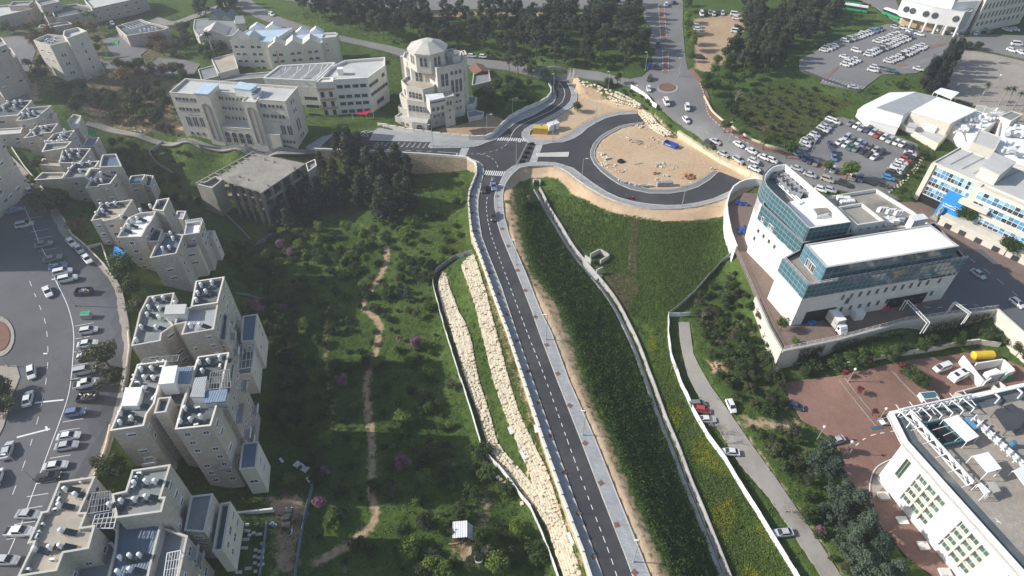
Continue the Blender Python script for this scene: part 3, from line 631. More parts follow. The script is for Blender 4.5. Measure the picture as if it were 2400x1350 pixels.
# --- building kit
def ccw(p):
 a=sum(p[i][0]*p[(i+1) % len(p)][1]-p[(i+1) % len(p)][0]*p[i][1] for i in range(len(p)))
 return list(p) if a > 0 else list(p)[::-1]
def inset(p,d):
 n=len(p); out=[]
 for i in range(n):
  a,b,c=Vector(p[i-1][:2]),Vector(p[i][:2]),Vector(p[(i+1) % n][:2])
  e1,e2=(b-a).normalized(),(c-b).normalized()
  n1,n2=Vector((-e1.y,e1.x)),Vector((-e2.y,e2.x))
  m=n1+n2; k=m.dot(n1); m=m/max(k,.35) if m.length > 1e-6 else n1
  out.append((b.x+m.x*d,b.y+m.y*d))
 return out
WIN={}
def window_mesh(w_,h,style='plain',frame='white_metal',glass='window_glass'):
 key=(round(w_,2),round(h,2),style,frame,glass)
 if key in WIN:return WIN[key]
 m=MB(); t=.09
 if style == 'arch':
  n=6; out=[(-w_/2,-h/2),(w_/2,-h/2)]+[(w_/2*math.cos(math.pi*i/n),h/2-w_/2+w_/2*math.sin(math.pi*i/n)) for i in range(n+1)]
  inn=[(x*(1-2*t/w_),(z+.0)*(1-2*t/h)) for x,z in out]; k=len(out)
  m.add([(x,.03,z) for x,z in inn],[tuple(range(k))[::-1]],1)
  vs=[(x,.1,z) for x,z in out]+[(x,.1,z) for x,z in inn]+[(x,-.05,z) for x,z in out]+[(x,.0,z) for x,z in inn]
  fs=[]
  for i in range(k):
   j=(i+1) % k; fs += [(i,i+k,j+k,j),(i,j,j+2*k,i+2*k),(i+k,i+3*k,j+3*k,j+k)]
  m.add(vs,fs,0); m.bar((0,.06,-h/2),(0,.06,h/2-w_*.1),.06,.06,0)
  if h > 2.4:m.bar((-w_/2,.06,0),(w_/2,.06,0),.06,.1,0)
 else:
  x,z=w_/2,h/2
  m.box(-x,-.05,-z,-x+t,.09,z); m.box(x-t,-.05,-z,x,.09,z); m.box(-x+t,-.05,z-t,x-t,.09,z); m.box(-x-.08,-.05,-z-.08,x+.08,.16,-z+t*.6)
  m.add([(-x+t,.03,-z+t*.6),(x-t,.03,-z+t*.6),(x-t,.03,z-t),(-x+t,.03,z-t)],[(3,2,1,0)],1)
  nm=max(1,int(w_/1.1)) if style != 'shutter' else 0
  for i in range(1,nm+1):
   if nm >= 1 and w_ > .9:q=-x+w_*i/(nm+1); m.box(q-.03,.02,-z+t*.6,q+.03,.07,z-t)
  if style == 'shutter':m.box(-x+t,.02,-z+t*.6+h*.45,x-t,.07,z-t)
  if style == 'cross':m.box(-x+t,.02,h*.12,x-t,.075,h*.12+.07)
 me=m.mesh('window',[frame,glass]); WIN[key]=me; return me
class Bld:
 def __init__(s,name,label,cat,uv,z,base=None,group=None):
  p=P1(*uv,z); s.base=base if base is not None else float(zat(p.x,p.y))
  s.root=empty(name,(p.x,p.y,s.base),0,label,cat,group); s.inv=Matrix.Translation(-Vector((p.x,p.y,s.base)))
 def par(s,o):
  o.parent=s.root; o.matrix_parent_inverse=s.inv; return o
 def block(s,uv,z,wall='jerusalem_stone',roof='roof_grey',para=.9,th=.28,base=None,coping='parapet_stone',pts=None,floor=True,name='wall',drop=2.5,slope=None):
  pts=[tuple(q[:2]) for q in P(*np.array(uv,float).T,z)] if pts is None else pts
  pts=ccw(pts); n=len(pts); zb=(s.base if base is None else base)-(drop if base is None else 0)
  ins=inset(pts,th); m=MB()
  A=[(*p,zb) for p in pts]; B=[(*p,z) for p in pts]
  m.add(A+B,[(i,(i+1) % n,(i+1) % n+n,i+n) for i in range(n)])
  zi=z-para
  if para > .05:
   m.add([(*p,z) for p in ins]+[(*p,zi) for p in ins],[((i+1) % n,i,i+n,(i+1) % n+n) for i in range(n)])
  w_=s.par(m.build(name,wall))
  if para > .05:
   c=MB(); o2=inset(pts,-.06); i2=inset(pts,th+.04); h=.07
   c.add([(*p,z+h) for p in o2]+[(*p,z+h) for p in i2],[(i,(i+1) % n,(i+1) % n+n,i+n) for i in range(n)])
   c.add([(*p,z) for p in o2]+[(*p,z+h) for p in o2],[(i,(i+1) % n,(i+1) % n+n,i+n) for i in range(n)])
   c.add([(*p,z) for p in i2]+[(*p,z+h) for p in i2],[((i+1) % n,i,i+n,(i+1) % n+n) for i in range(n)])
   s.par(c.build('coping',coping))
  if floor:
   f=MB(); pf=ins if para > .05 else inset(pts,-.12)
   f.prism(pf,zi-.25,zi if para > .05 else z+.12); s.par(f.build('roof',roof))
  return dict(p=pts,z=z,zb=zb+(drop if base is None else 0),b=s)
 def gable(s,a,b,z,h,depth,wall,roof=None,n=1):
  a,b=Vector((*a[:2],z)),Vector((*b[:2],z)); d=(b-a)/n; nn=Vector((-d.y,d.x,0)).normalized()*depth
  for i in range(n):
   m=MB(); p=a+d*i; q=p+d; t=(p+q)/2+Vector((0,0,h))
   m.add([p,q,t,p+nn,q+nn,t+nn],[(0,1,2),(5,4,3),(0,2,5,3),(1,4,5,2)]); o=m.build('gable',[wall]); s.par(o)
 def win(s,a,b,cols,zs,w_,h,style='plain',frame='white_metal',glass='window_glass',skip=0,off=0,name='window',label=None):
  a,b=Vector(a[:2]),Vector(b[:2]); d=b-a; L=d.length; d.normalize(); out=Vector((d.y,-d.x))
  if isinstance(cols,int):cols=[(i+.5)/cols for i in range(cols)]
  me=window_mesh(w_,h,style,frame,glass)
  for z in zs:
   for c in cols:
    if skip and random.random() < skip:continue
    p=a+d*(L*c)+out*off
    o=link(name,me); M_=Matrix(((-d.x,out.x,0,p.x),(-d.y,out.y,0,p.y),(0,0,1,z),(0,0,0,1)))
    o.parent=s.root; o.matrix_parent_inverse=s.inv; o.matrix_basis=M_
 def auto(s,blk,fl=3.0,w_=1.2,h=1.1,gap=3.4,skip=.25,styles=('plain','shutter'),minl=2.5,zmin=None,frame='white_metal',balc=0,top=1.6):
  p=blk['p']; n=len(p); zb=blk['zb'] if zmin is None else zmin
  for i in range(n):
   a,b=Vector(p[i]),Vector(p[(i+1) % n]); d=b-a; L=d.length
   if L < minl:continue
   out=Vector((d.y,-d.x)).normalized(); mid=(a+b)/2
   if out.dot(-mid) <= 0:continue
   k=max(1,int(L/gap)); nf=max(1,int((blk['z']-zb-.6)/fl))
   for j in range(k):
    c=(j+.5)/k+random.uniform(-.04,.04); wq=random.choice((w_,w_,w_*1.5,w_*.7)); st_=random.choice(styles)
    for f in range(nf):
     if random.random() < skip:continue
     z=blk['z']-top-.4-f*fl
     s.win(a,b,[c],[z],wq,h,st_,frame)
     if balc and random.random() < balc and L > 4 and f < nf-1:
      q=a+d*c; dd=d.normalized(); m=MB(); m.frame_box((q.x-dd.x*1.3,q.y-dd.y*1.3,z-h/2-.5),dd.to_3d()*2.6,out.to_3d()*1.2,(0,0,.15)); s.par(m.build('balcony_slab','pale_concrete'))
      m=MB(); o_=Vector((q.x,q.y,z-h/2-.35))+out.to_3d()*1.15; m.frame_box(o_-dd.to_3d()*1.3,dd.to_3d()*2.6,out.to_3d()*.08,(0,0,.85)); s.par(m.build('balcony_railing',random.choice(('grey_metal','white_metal','pale_concrete'))))
 def hut(s,uv,z,base,wall='white_render',roof='sheet_white'):
  return s.block(uv,z,wall,roof,0,base=base)
 def mesh(s,m,name,mats,label=None):
  o=s.par(m.build(name,mats))
  if label:o['label']=label
  return o
def tap(p,blk):return p
# ---- roof-top water heaters
_m=MB(); _m.cyl((0,0,.55),(0,0,1.85),.36,.36,12); _m.cyl((0,0,1.85),(0,0,1.95),.36,.2,12); TANK=_m.mesh('tank',['tank_white'],False)
_m=MB(); _m.frame_box((.5,-.55,1.15),(1.7,0,-.95),(0,1.1,0),(.05,0,.09)); PANEL=_m.mesh('solar_panel',['solar_panel'])
_m=MB(); [_m.bar((x,y,0),(x,y,h),.05) for x,y,h in ((-.25,-.25,.6),(-.25,.25,.6),(.25,-.25,.6),(.25,.25,.6),(.6,-.5,1.05),(.6,.5,1.05),(2.1,-.5,.2),(2.1,.5,.2))]; _m.bar((.25,-.25,.58),(-.25,.25,.58),.06); _m.bar((.55,-.5,1.05),(.55,.5,1.05),.05); STAND=_m.mesh('stand',['grey_metal'])
def heater(u,v,z,label,rz=0,panel=True,lying=False):
 p=P1(u,v,z+.9); p.z=z
 r=empty('water_heater',p,rz+random.uniform(-.12,.12),label,'water heater','solar water heaters on the flat roofs')
 link('tank',TANK,r); link('stand',STAND,r)
 if panel:link('solar_panel',PANEL,r)
_m=MB(); _m.box(-.45,-.2,0,.45,.2,.75); _m.cyl((.1,-.2,.38),(.1,-.23,.38),.28,.28,10,1); ACM=_m.mesh('air_conditioner',['white_metal','dark_metal'])
def acunit(u,v,z,rz=0,where='the flat roof'):
 p=P1(u,v,z+.4); p.z=z; o=link('air_conditioner',ACM,None,p,rz); tag(o,'small white air conditioner box on '+where,'air conditioner','air conditioners on '+where)
# --- walls, fences, terraces
def wallthing(name,label,cat,loc):return empty(name,loc,0,label,cat)
def adopt(root,o):
 o.parent=root; o.matrix_parent_inverse=Matrix.Translation(-root.location); return o
def retaining(label,pts,zb,zt,th,mat,panel=2.4,saw=.0,coping='parapet_stone',z0=None,face=None):
 p=resample(np.asarray(pts)[:,:2],panel,smooth=False); n=len(p)
 r=wallthing('retaining_wall',label,'wall',Vector((*p[n//2],z0 if z0 is not None else zb)))
 d=offsets(np.hstack([p,np.zeros((n,1))])); z0=zb if z0 is None else z0
 if z0 > zb:
  m=MB()
  for i in range(n-1):
   a,b=p[i],p[i+1]; na,nb=d[i]*th,d[i+1]*th
   vs=[(*(a-na/2),zb),(*(a+na/2),zb),(*(b+nb/2),zb),(*(b-nb/2),zb),(*(a-na/2),z0),(*(a+na/2),z0),(*(b+nb/2),z0),(*(b-nb/2),z0)]
   m.add(vs,[(4,5,6,7),(0,4,7,3),(1,2,6,5)])
  adopt(r,m.build('wall_face',face or mat))
 for i in range(n-1):
  a,b=p[i],p[i+1]; na,nb=d[i]*th,d[i+1]*th; m=MB(); t0,t1=zt,zt+saw
  e=(b-a)*.004; a=a+e; b=b-e
  bx=lambda k,q0,q1,q2,q3:m.add([(*(a-na*k),q0),(*(a+na*k),q0),(*(b+nb*k),q1),(*(b-nb*k),q1),(*(a-na*k),q2),(*(a+na*k),q2),(*(b+nb*k),q3),(*(b-nb*k),q3)],[(4,5,6,7),(0,4,7,3),(1,2,6,5),(0,1,5,4),(2,3,7,6),(0,3,2,1)])
  bx(.5,z0+.002,z0+.002,t0,t1); adopt(r,m.build('parapet_panel',mat))
  m=MB(); bx(.58,t0+.003,t1+.003,t0+.1,t1+.1); adopt(r,m.build('coping',coping))
 return r
def lift(uv,z):return P(*np.array(uv,float).T,z)
retaining('long white-topped parapet wall along the left side of the new road',lift(L_WALL,0),-11,1.15,.45,'parapet_stone',2.6,.5,z0=.1,face='rough_stone')
retaining('pale stepped parapet wall curving past the tower-like building',lift(N_WALL+[(1268,188)],0),-1.5,1.6,.4,'parapet_stone',3.2,.35,z0=.1)
retaining('tan stone retaining wall below the parking bays of the intersection',lift([(1112,383),(1095,372.5),(1062,369),(1000,364.5),(940,361),(870,357),(800,354.5),(738,352.5)],0),-12,.75,.5,'parapet_stone',2.6,.12,z0=.1,face='rough_stone')
UW=lift([(1786,434),(1766,431.5),(1746,433),(1730,439),(1716,449),(1706,466),(1700,490),(1702,515),(1710,555),(1723,590)],1)
retaining('curved white wall round the plaza of the glass-banded building',UW,-7,3.2,.4,'white_render',2.2,0,'white_render',z0=.9)
retaining('high stone wall carrying the glass-banded building\'s yard',lift([(1832,826),(1900,812.5),(1960,800),(2050,776),(2120,757),(2230,741),(2335,729)],1),-9,1.7,.5,'pale_stone',4,0,z0=1)
retaining('sunlit stone wall below the yard, facing the shrubs',lift([(1770,700),(1800,770),(1832,826)],1),-9,1.7,.5,'pale_stone',4,0,z0=1)
retaining('bright cream wall under the street at the right edge',lift([(2335,729),(2400,787),(2520,880)],1),-9,1.9,.5,'cream_render',4,0,z0=1)
def lowwall(label,uv,h,th,mat,panel=3,z=None):
 p=resample(W(uv,z),panel,smooth=False); d=offsets(p); r=wallthing('low_wall',label,'wall',Vector(p[len(p)//2]))
 if z is None:p[:,2]=zat(p[:,0],p[:,1])
 for i in range(len(p)-1):
  a,b=Vector(p[i]),Vector(p[i+1]); n=Vector((*d[i],0))*th; e=(b-a)*.006; m=MB(); hh=h*random.uniform(.92,1.08)
  m.frame_box(a+e-n/2-Vector((0,0,1.2)),b-a-2*e,n,(0,0,hh+1.2)); adopt(r,m.build('wall_block',mat))
 return r
lowwall('low limestone wall along the outer side of the red-paved pavement',[(1650,228),(1668,262),(1690,282),(1725,306),(1762,329),(1800,344),(1840,355),(1890,370),(1960,398),(2020,420)],.8,.5,'limestone',2.4)
lowwall('thick limestone block wall between the roundabout and the old road',[(1589,314),(1612,330),(1635,346),(1660,363),(1685,379),(1705,389),(1724,397),(1760,412),(1788,424)],1.5,1.2,'limestone',2.2)
lowwall('cream planter wall with shrubs behind the lower courtyard',[(1953,866),(2010,852),(2080,838),(2150,828),(2230,812),(2290,805),(2340,812)],1.7,.4,'cream_render',4)
lowwall('long garden wall between the left pavement and the apartment gardens',[(152,517),(170,552),(206,583),(248,626),(270,657)],1.1,.3,'pale_stone',4); lowwall('garden wall beside the pavement below the tall green tree',[(303,783),(306,820),(300,872),(290,922)],1.1,.3,'pale_stone',4); lowwall('garden wall in front of the block with the blue-roofed annex',[(262,1000),(252,1048),(237,1092),(224,1120)],1,.3,'limestone',4)
lowwall('garden wall beside the upper left pavement',[(30,350),(60,395),(85,424),(118,465)],1,.3,'pale_stone',4); lowwall('pale garden wall beside the long orange planting',[(207,583),(240,575),(262,640)],.9,.3,'pale_stone',4)
def fence(label,uv,h,mat,step=2.4,post='grey_metal',z=None,pts=None,th=.06,lean=0):
 p=resample(W(uv,z) if pts is None else pts,step,smooth=False)
 if z is None:p[:,2]=zat(p[:,0],p[:,1])
 r=wallthing('site_fence',label,'fence',Vector(p[len(p)//2]))
 for i in range(len(p)-1):
  a,b=Vector(p[i]),Vector(p[i+1]); a.z -= .15; b.z -= .15; d=b-a; n=Vector((d.y,-d.x,0)).normalized(); hh=h*random.uniform(.95,1.03); off=n*random.uniform(-.05,.05)
  m=MB(); m.frame_box(a+d*.01+off,d*.98,n*th,Vector((0,0,hh))+n*random.uniform(-.08,.08)); adopt(r,m.build('panel',mat))
  m=MB(); m.bar(a-n*.1,a-n*.1+Vector((0,0,h+.1)),.09); m.bar(a+Vector((0,0,h*.93))-n*.06,b+Vector((0,0,h*.93))-n*.06,.05); adopt(r,m.build('post',post))
 return r
F_LOW=[(1107,596),(1088,602),(1067,607),(1050,619),(1025,638),(1016,654),(1015,670),(1020,692),(1030,728),(1045,783),(1080,893),(1107,977),(1133,1063),(1167,1097),(1200,1137),(1243,1193),(1273,1260),(1303,1343),(1325,1410)]
fence('white sheet fence running below the two boulder terraces',F_LOW[5:],2.1,'white_metal'); fence('dark grey sheet fence rounding the top of the boulder terraces',F_LOW[:6],2.0,'grey_metal')
fence('white sheet fence beside the straight footpath, yellow flowers on its left',[(1566,742),(1565,790),(1572,840),(1595,905),(1625,970),(1660,1030),(1700,1085),(1745,1160),(1795,1240),(1858,1342),(1890,1400)],2.2,'white_metal')
fence('dark sheet fence climbing from the footpath end to the white plaza wall',[(1566,740),(1590,722),(1625,690),(1660,650),(1690,618),(1722,590)],1.8,'grey_metal'); fence('short white sheet fence closing the footpath',[(1566,742),(1590,742),(1616,740)],1.8,'white_metal')
fence('grey panel fence with posts between the lane and the unfinished building',[(418,338),(470,348),(520,353),(580,358),(640,360),(700,360),(748,358)],2,'grey_metal',2.6,'dark_metal')
fence('pale metal fence winding below the unfinished building',[(513,492),(540,515),(570,545),(598,577),(622,566),(645,548)],1.7,'sheet_grey'); fence('pale curved metal fence in the shade above the unfinished building',[(385,338),(352,362),(368,385),(400,405),(418,418)],1.7,'sheet_grey')
fence('blue-grey sheet fence beside the dirt track at the bottom',[(737,1135),(722,1190),(708,1260),(694,1350),(688,1400)],1.8,'sheet_blue'); fence('blue-grey sheet fence along the dark burial plot',[(628,1230),(622,1280),(612,1350),(608,1390)],1.8,'sheet_blue')
fence('white hoarding above the upper boulder wall by the small roundabout',[(1478,207),(1500,220),(1522,238),(1538,253)],1.9,'white_metal'); fence('green mesh fence at the near edge of the upper car park',[(1880,168),(1935,190),(2010,217)],1.2,'dark_metal',3); fence('fallen curved metal sheets below the block with the striped deck',[(556,690),(585,694),(612,704)],1,'sheet_grey')
def railing_line(label,uv,z=None,h=1.05,step=1.8,mat='light_pole',lift_=.2,name='railing',mid=1):
 p=resample(W(uv,z),step,smooth=False)
 if z is None:p[:,2]=zat(p[:,0],p[:,1])
 m=MB()
 for i in range(len(p)-1):
  a,b=Vector(p[i])+Vector((0,0,lift_)),Vector(p[i+1])+Vector((0,0,lift_)); u=Vector((0,0,h)); m.bar(a+u,b+u,.06); m.bar(a,a+u,.06)
  for k in range(mid):m.bar(a+u*(k+.6)/(mid+1),b+u*(k+.6)/(mid+1),.04)
 return tag(m.build(name,mat),label,'railing')
railing_line('thin grey railing on the outer kerb of the big roundabout',SW_S,0); railing_line('thin grey railing beside the sand lot north of the roundabout',SW_M[14:],0); railing_line('grey railing at the corner pavement by the middle crossing',[(1012,348),(1082,348),(1126,342),(1160,330)],0)
railing_line('wire-mesh railing on top of the yard wall',[(1834,824),(1960,798),(2120,755),(2333,727)],1,1.1,2.2,'white_metal',.9,mid=2); railing_line('wire-mesh railing beside the yard, above the shrubs',[(1726,592),(1772,700),(1802,769),(1832,823)],1,1.2,2.2,'light_pole',.2,mid=2)
railing_line('black and white barrier row across the approach to the roundabout',[(1238,335),(1229,352),(1219,373),(1212,386)],0,.9,1.4,'white_metal',.05)
for i in range(5):
 q=P1(1242-i*5.6,339+i*10.4,0); m=MB(); m.box(-1.0,-.45,0,1.0,.45,.12); m.box(-.9,-.18,.12,.9,.18,.85); o=m.build('barrier','black_trim'); o.location=q+Vector((.8,0,.08)); tag(o,'black plastic road barrier beside the striped crossing','barrier','black barriers at the roundabout approach')
# boulders
def boulder(seed,dims):
 bm=bmesh.new(); bmesh.ops.create_cube(bm,size=1); bmesh.ops.bevel(bm,geom=bm.edges[:],offset=.16,segments=1,affect='EDGES'); r_=random.Random(seed)
 for v in bm.verts:v.co=Vector((v.co.x*dims[0],v.co.y*dims[1],v.co.z*dims[2]))*(1+r_.uniform(-.14,.14))
 bmesh.ops.recalc_face_normals(bm,faces=bm.faces); me=bpy.data.meshes.new('stone'); bm.to_mesh(me); bm.free(); return me
BLD=[boulder(i,(random.uniform(.95,1.6),random.uniform(.7,.95),random.uniform(.5,.72))) for i in range(8)]
for me_ in BLD:me_.materials.append(M['terrace_stone'])
def terrace(label,left,right,row=.85,along=1.25,z=None,near=300,zl=None,zr=None,gap=.04):
 A,B=W(left,zl) if zl is not None else W(left),W(right,zr) if zr is not None else W(right)
 n=200; A=np.array([resample(A,.25,smooth=True)[int(t)] for t in np.linspace(0,len(resample(A,.25,smooth=True))-1,n)]); Bf=resample(B,.25,smooth=True); B=Bf[np.linspace(0,len(Bf)-1,n).astype(int)]
 r=wallthing('boulder_wall',label,'stone wall',Vector(A[n//2])); mid=(A+B)/2; Ls=np.concatenate([[0],np.cumsum(np.linalg.norm(np.diff(mid,axis=0),axis=1))]); spots=[]
 s=0; cols=0
 nr=max(3,int(round(np.linalg.norm(A-B,axis=1).mean()/row)))
 for k in range(nr):
  s=random.uniform(0,along)
  while s < Ls[-1]:
   i=np.searchsorted(Ls,s)-1; i=min(max(i,0),n-2); wdt=np.linalg.norm(A[i]-B[i])
   t=(k+.5)/nr; p=A[i]*(1-t)+B[i]*t; tn=mid[i+1]-mid[i]
   zz=(zat(p[0],p[1]) if zl is None else p[2])
   if random.random() > gap:spots.append((p[0]+random.uniform(-.06,.06),p[1]+random.uniform(-.06,.06),float(zz)+.1+.22*(k % 2)+random.uniform(-.04,.1),math.atan2(tn[1],tn[0])+random.uniform(-.1,.1),min(1.15,wdt/nr/.8)*.95*random.uniform(.85,1.15)))
   s += along*random.uniform(.85,1.15)
 spots.sort(key=lambda q:q[1])
 for q in spots[:near]:
  o=link('stone',random.choice(BLD)); o.parent=r; o.matrix_parent_inverse=Matrix.Translation(-r.location); o.location=q[:3]; o.rotation_euler=(random.uniform(-.15,.15),random.uniform(-.15,.15),q[3]+random.choice((0,math.pi))); o.scale=(q[4]*1.02,q[4],q[4]*.9)
 m=MB()
 for q in spots[near:]:
  me=random.choice(BLD); rot=Matrix.Rotation(q[3],3,'Z'); m.add([rot @ (v.co*q[4])+Vector(q[:3]) for v in me.vertices],[tuple(f.vertices) for f in me.polygons])
 if m.v:o=adopt(r,m.build('stones','terrace_stone')); o['kind']='stuff'
 return r
terrace('upper of the two cream boulder terraces beside the road parapet',TL1,TR1,.66,1.0); terrace('lower cream boulder terrace behind the white sheet fence',TL2,TR2,.66,1.0)
terrace('tall cream boulder wall above the sand lot by the small roundabout',[(1424,236),(1440,246),(1470,251),(1500,257)],[(1430,212),(1448,216),(1470,227),(1502,247)],.75,1.3,zl=.2,zr=4.3)
terrace('rough cream rubble wall at the end of the roundabout asphalt',[(1497,268),(1512,285),(1530,305),(1560,322)],[(1510,262),(1530,275),(1545,292),(1578,314)],.8,1.4,zl=.1,zr=2)
terrace('scattered limestone boulders on the weedy bank above the sand lot',[(1352,196),(1375,205),(1400,216),(1425,232)],[(1358,186),(1385,193),(1412,204),(1432,212)],1.2,2,gap=.55)
terrace('line of limestone boulders at the right edge of the middle car park',[(2080,452),(2110,425),(2140,395),(2158,365)],[(2090,455),(2120,428),(2150,398),(2168,366)],1.2,2.2,gap=.3)
# stream outlet and concrete intake on the slope
Iv=empty('intake',G1(1405,640),0,'small concrete drain intake with wing walls on the green slope','drain intake')
p=G1(1395,640)
for nm,a,b,h,t in (('wing_wall',(1371,612),(1385,622),2.6,.35),('wing_wall',(1396,645),(1410,640),2.6,.35),('side_wall',(1382,605),(1405,592),1.8,.4),('side_wall',(1405,592),(1426,603),1.8,.4),('side_wall',(1405,620),(1426,605),1.8,.4)):
 qa,qb=G1(*a),G1(*b); z0_=min(qa.z,qb.z)-1; zt_=p.z+h; m=MB(); d3=Vector((qb.x-qa.x,qb.y-qa.y,0)); n3=Vector((d3.y,-d3.x,0)).normalized()*t; m.frame_box((qa.x,qa.y,z0_),d3,n3,(0,0,zt_-z0_)); adopt(Iv,m.build(nm,'pale_concrete'))
m=MB(); q=[G1(*c) for c in ((1365,614),(1383,624),(1412,648),(1398,656),(1375,640))]; m.prism([c[:2] for c in q],p.z-2,p.z-.1+.4); adopt(Iv,m.build('apron','pale_concrete'))
Cv=empty('culvert',G1(1258,436),0,'concrete culvert mouth where the drain channel begins','culvert'); q=G1(1250,436); m=MB(); m.box(q.x-.2,q.y,q.z-1,q.x+.2,q.y+2,q.z+1.6); m.box(q.x+2.2,q.y,q.z-1,q.x+2.6,q.y+2,q.z+1.6); m.box(q.x-.2,q.y+1.6,q.z+1.1,q.x+2.6,q.y+2,q.z+1.7); adopt(Cv,m.build('culvert_mouth','pale_concrete'))
# --- road markings
def quadm(m,a,b,w_,dz=.0):
 a,b=Vector(a),Vector(b); d=b-a
 if d.length < .02:return
 n=Vector((d.y,-d.x,0)).normalized()*w_/2; m.add([a-n,a+n,b+n,b-n],[(0,1,2,3)])
 f=m.f[-1]; v=[Vector(m.v[i]) for i in f]
 if (v[1]-v[0]).cross(v[2]-v[0]).z < 0:m.f[-1]=f[::-1]
def markline(name,uv,w_=.14,dash=None,z=0,lift_=.075,mat='white_paint',kind='structure',smooth=True):
 p=resample(W(uv,z),.5,smooth=smooth)
 if z is None:p[:,2]=zat(p[:,0],p[:,1])
 p[:,2] += lift_; m=MB(); s=0
 for i in range(len(p)-1):
  L=float(np.linalg.norm(p[i+1]-p[i]))
  if not dash or (s % (dash[0]+dash[1])) < dash[0]:quadm(m,p[i],p[i+1],w_)
  s += L
 return struct(m.build(name,mat))
def zebra(uvA,uvB,uvC,n,z=0,lift_=.08):
 a,b,c=(P1(*q,z+lift_) for q in (uvA,uvB,uvC)); m=MB(); d=(b-a)/n; k=c-a
 for i in range(n):q=a+d*(i+.25); m.add([q,q+d*.52,q+d*.52+k,q+k],[(0,1,2,3)])
 for i,f in enumerate(m.f):
  v=[Vector(m.v[j]) for j in f]
  if (v[1]-v[0]).cross(v[2]-v[0]).z < 0:m.f[i]=f[::-1]
 return struct(m.build('crosswalk','white_paint'))
CEN=[(1155,415),(1150,440),(1142,462),(1140,480),(1140.5,495),(1143,515),(1148,538),(1154,560),(1170,604),(1186,647),(1212,717),(1237,783),(1280,893),(1330,1033),(1379,1167),(1429,1300),(1449,1360),(1480,1440)]
markline('lane_marking',CEN[2:],.16,(1.15,1.25)); markline('lane_marking',[(1153,416),(1147,440)],.1); markline('lane_marking',[(1156,416),(1150,440)],.1)
markline('lane_marking',[(1309,186),(1312,195),(1321,207),(1323.5,222),(1318,238),(1308,247),(1290,260),(1265,272),(1240,283),(1220,293),(1208,303),(1201,312),(1197,321)],.18); markline('lane_marking',[(1309,186),(1327,185)],.2)
markline('lane_marking',[(1197,322),(1186,339),(1170,350),(1150,356),(1132,360),(1104,361)],.14,(1.2,1.3)); markline('lane_marking',[(1125,362),(1140,365),(1152,371),(1161,379),(1166,390),(1166,396)],.14,(1.2,1.3))
markline('lane_marking',[(876,349.5),(1028,356)],.14,(2,2),smooth=False); markline('lane_marking',[(1028,356.2),(1072,359)],.16); markline('lane_marking',[(1072,359),(1068,367.5)],.3)
for i in range(10):u=886+i*12.7; markline('bay_marking',[(u,333.5+i*.1),(u-8.5,341+i*.55)],.14,smooth=False); markline('bay_marking',[(u-11,340.8+i*.55),(u-6,341.2+i*.55)],.2,smooth=False)
for a,b in (((841,317),(863,320)),((850,307),(864,319)),((876,307),(848,316)),((851,307),(876,307.5)),((841,317),(851,307))):markline('bay_marking',[a,b],.16,smooth=False)
zebra((1163,329),(1232,331.5),(1167.5,322),13); zebra((1082,347),(1072,368.5),(1100,347),8); zebra((1256,338.5),(1240,382),(1272,339),16); zebra((1133,410),(1181,413),(1138,399),10)
zebra((1488,204),(1515,222),(1497,192),8,5,.16)
markline('island_edge',[(1257,360.5),(1333,357.5),(1331,368),(1259,367.5),(1257,360.5)],.22,lift_=.22,smooth=False)
markline('kerb_marking',[(1640,196),(1652,230),(1657,262),(1671,282),(1700,306),(1740,331),(1765,342)],.3,(1.2,1.2),None,.27)
markline('lane_marking',[(1605,262),(1640,300),(1700,340),(1760,372),(1830,398),(1930,424)],.13,(2,3),None,.13); markline('lane_marking',[(1556,0),(1557,60),(1560,130),(1562,165)],.15,(2,3),None,.13); markline('lane_marking',[(1530,0),(1533,60),(1540,120)],.13,(2,3),None,.13); markline('lane_marking',[(1582,10),(1583,70),(1590,140)],.13,(2,3),None,.13)
md=sheet('median',[(1543,12),(1556,12),(1562,90),(1560,92),(1548,92)],'red_pavers',.3,paved=False); sheet('median',[(1553,122),(1566,122),(1566,172),(1553,172)],'red_pavers',.3,paved=False)
for e in ([(1543,12),(1548,92)],[(1556,12),(1562,90)],[(1553,122),(1553,172)],[(1566,122),(1566,172)]):markline('kerb_marking',e,.3,(1.2,1.2),None,.33)
sheet('roundabout_island',[(1565+25*math.cos(t*.4488),208+12*math.sin(t*.4488)) for t in range(14)],'grey_pavers',.25,paved=False); sheet('roundabout_soil',[(1563+20*math.cos(t*.4488),206+9.5*math.sin(t*.4488)) for t in range(14)],'dark_soil',.4,paved=False)
# left street
markline('lane_marking',[(70,660),(88,705),(105,750),(112,800),(112,860),(104,920),(85,1000),(60,1080),(30,1160)],.13,(2,3.5),None,.13)
for a,b in (((40,1026),(118,1006)),((108,1000),(112,1010)),((82,945),(150,938))):markline('arrow_marking',[a,b],.4,None,None,.13,smooth=False)
ED=[(55,480),(75,525),(95,575),(118,620),(132,660),(158,715),(172,770),(172,830),(168,880),(160,930),(140,990),(110,1070),(80,1150),(50,1230),(15,1310)]
markline('bay_edge',ED,.16,None,None,.13)
for u,v,L in [(35,487,40),(58,515,42),(72,545,42),(82,562,42),(92,590,42),(105,604,42),(113,622,42),(120,638,42),(176,765,45),(177,795,45),(175,826,45),(172,858,45),(168,890,45),(148,990,48),(140,1012,48),(134,1040,48),(118,1075,48),(98,1108,50),(84,1135,50),(64,1165,50),(50,1195,50),(34,1230,50),(16,1265,50)]:markline('bay_marking',[(u,v),(u+L,v-8)],.13,None,None,.13,smooth=False)
sheet('median',[(-10,545),(22,610),(60,690),(100,660),(60,560),(20,470),(-30,440)],'asphalt_old',.13,paved=False) if 0 else None
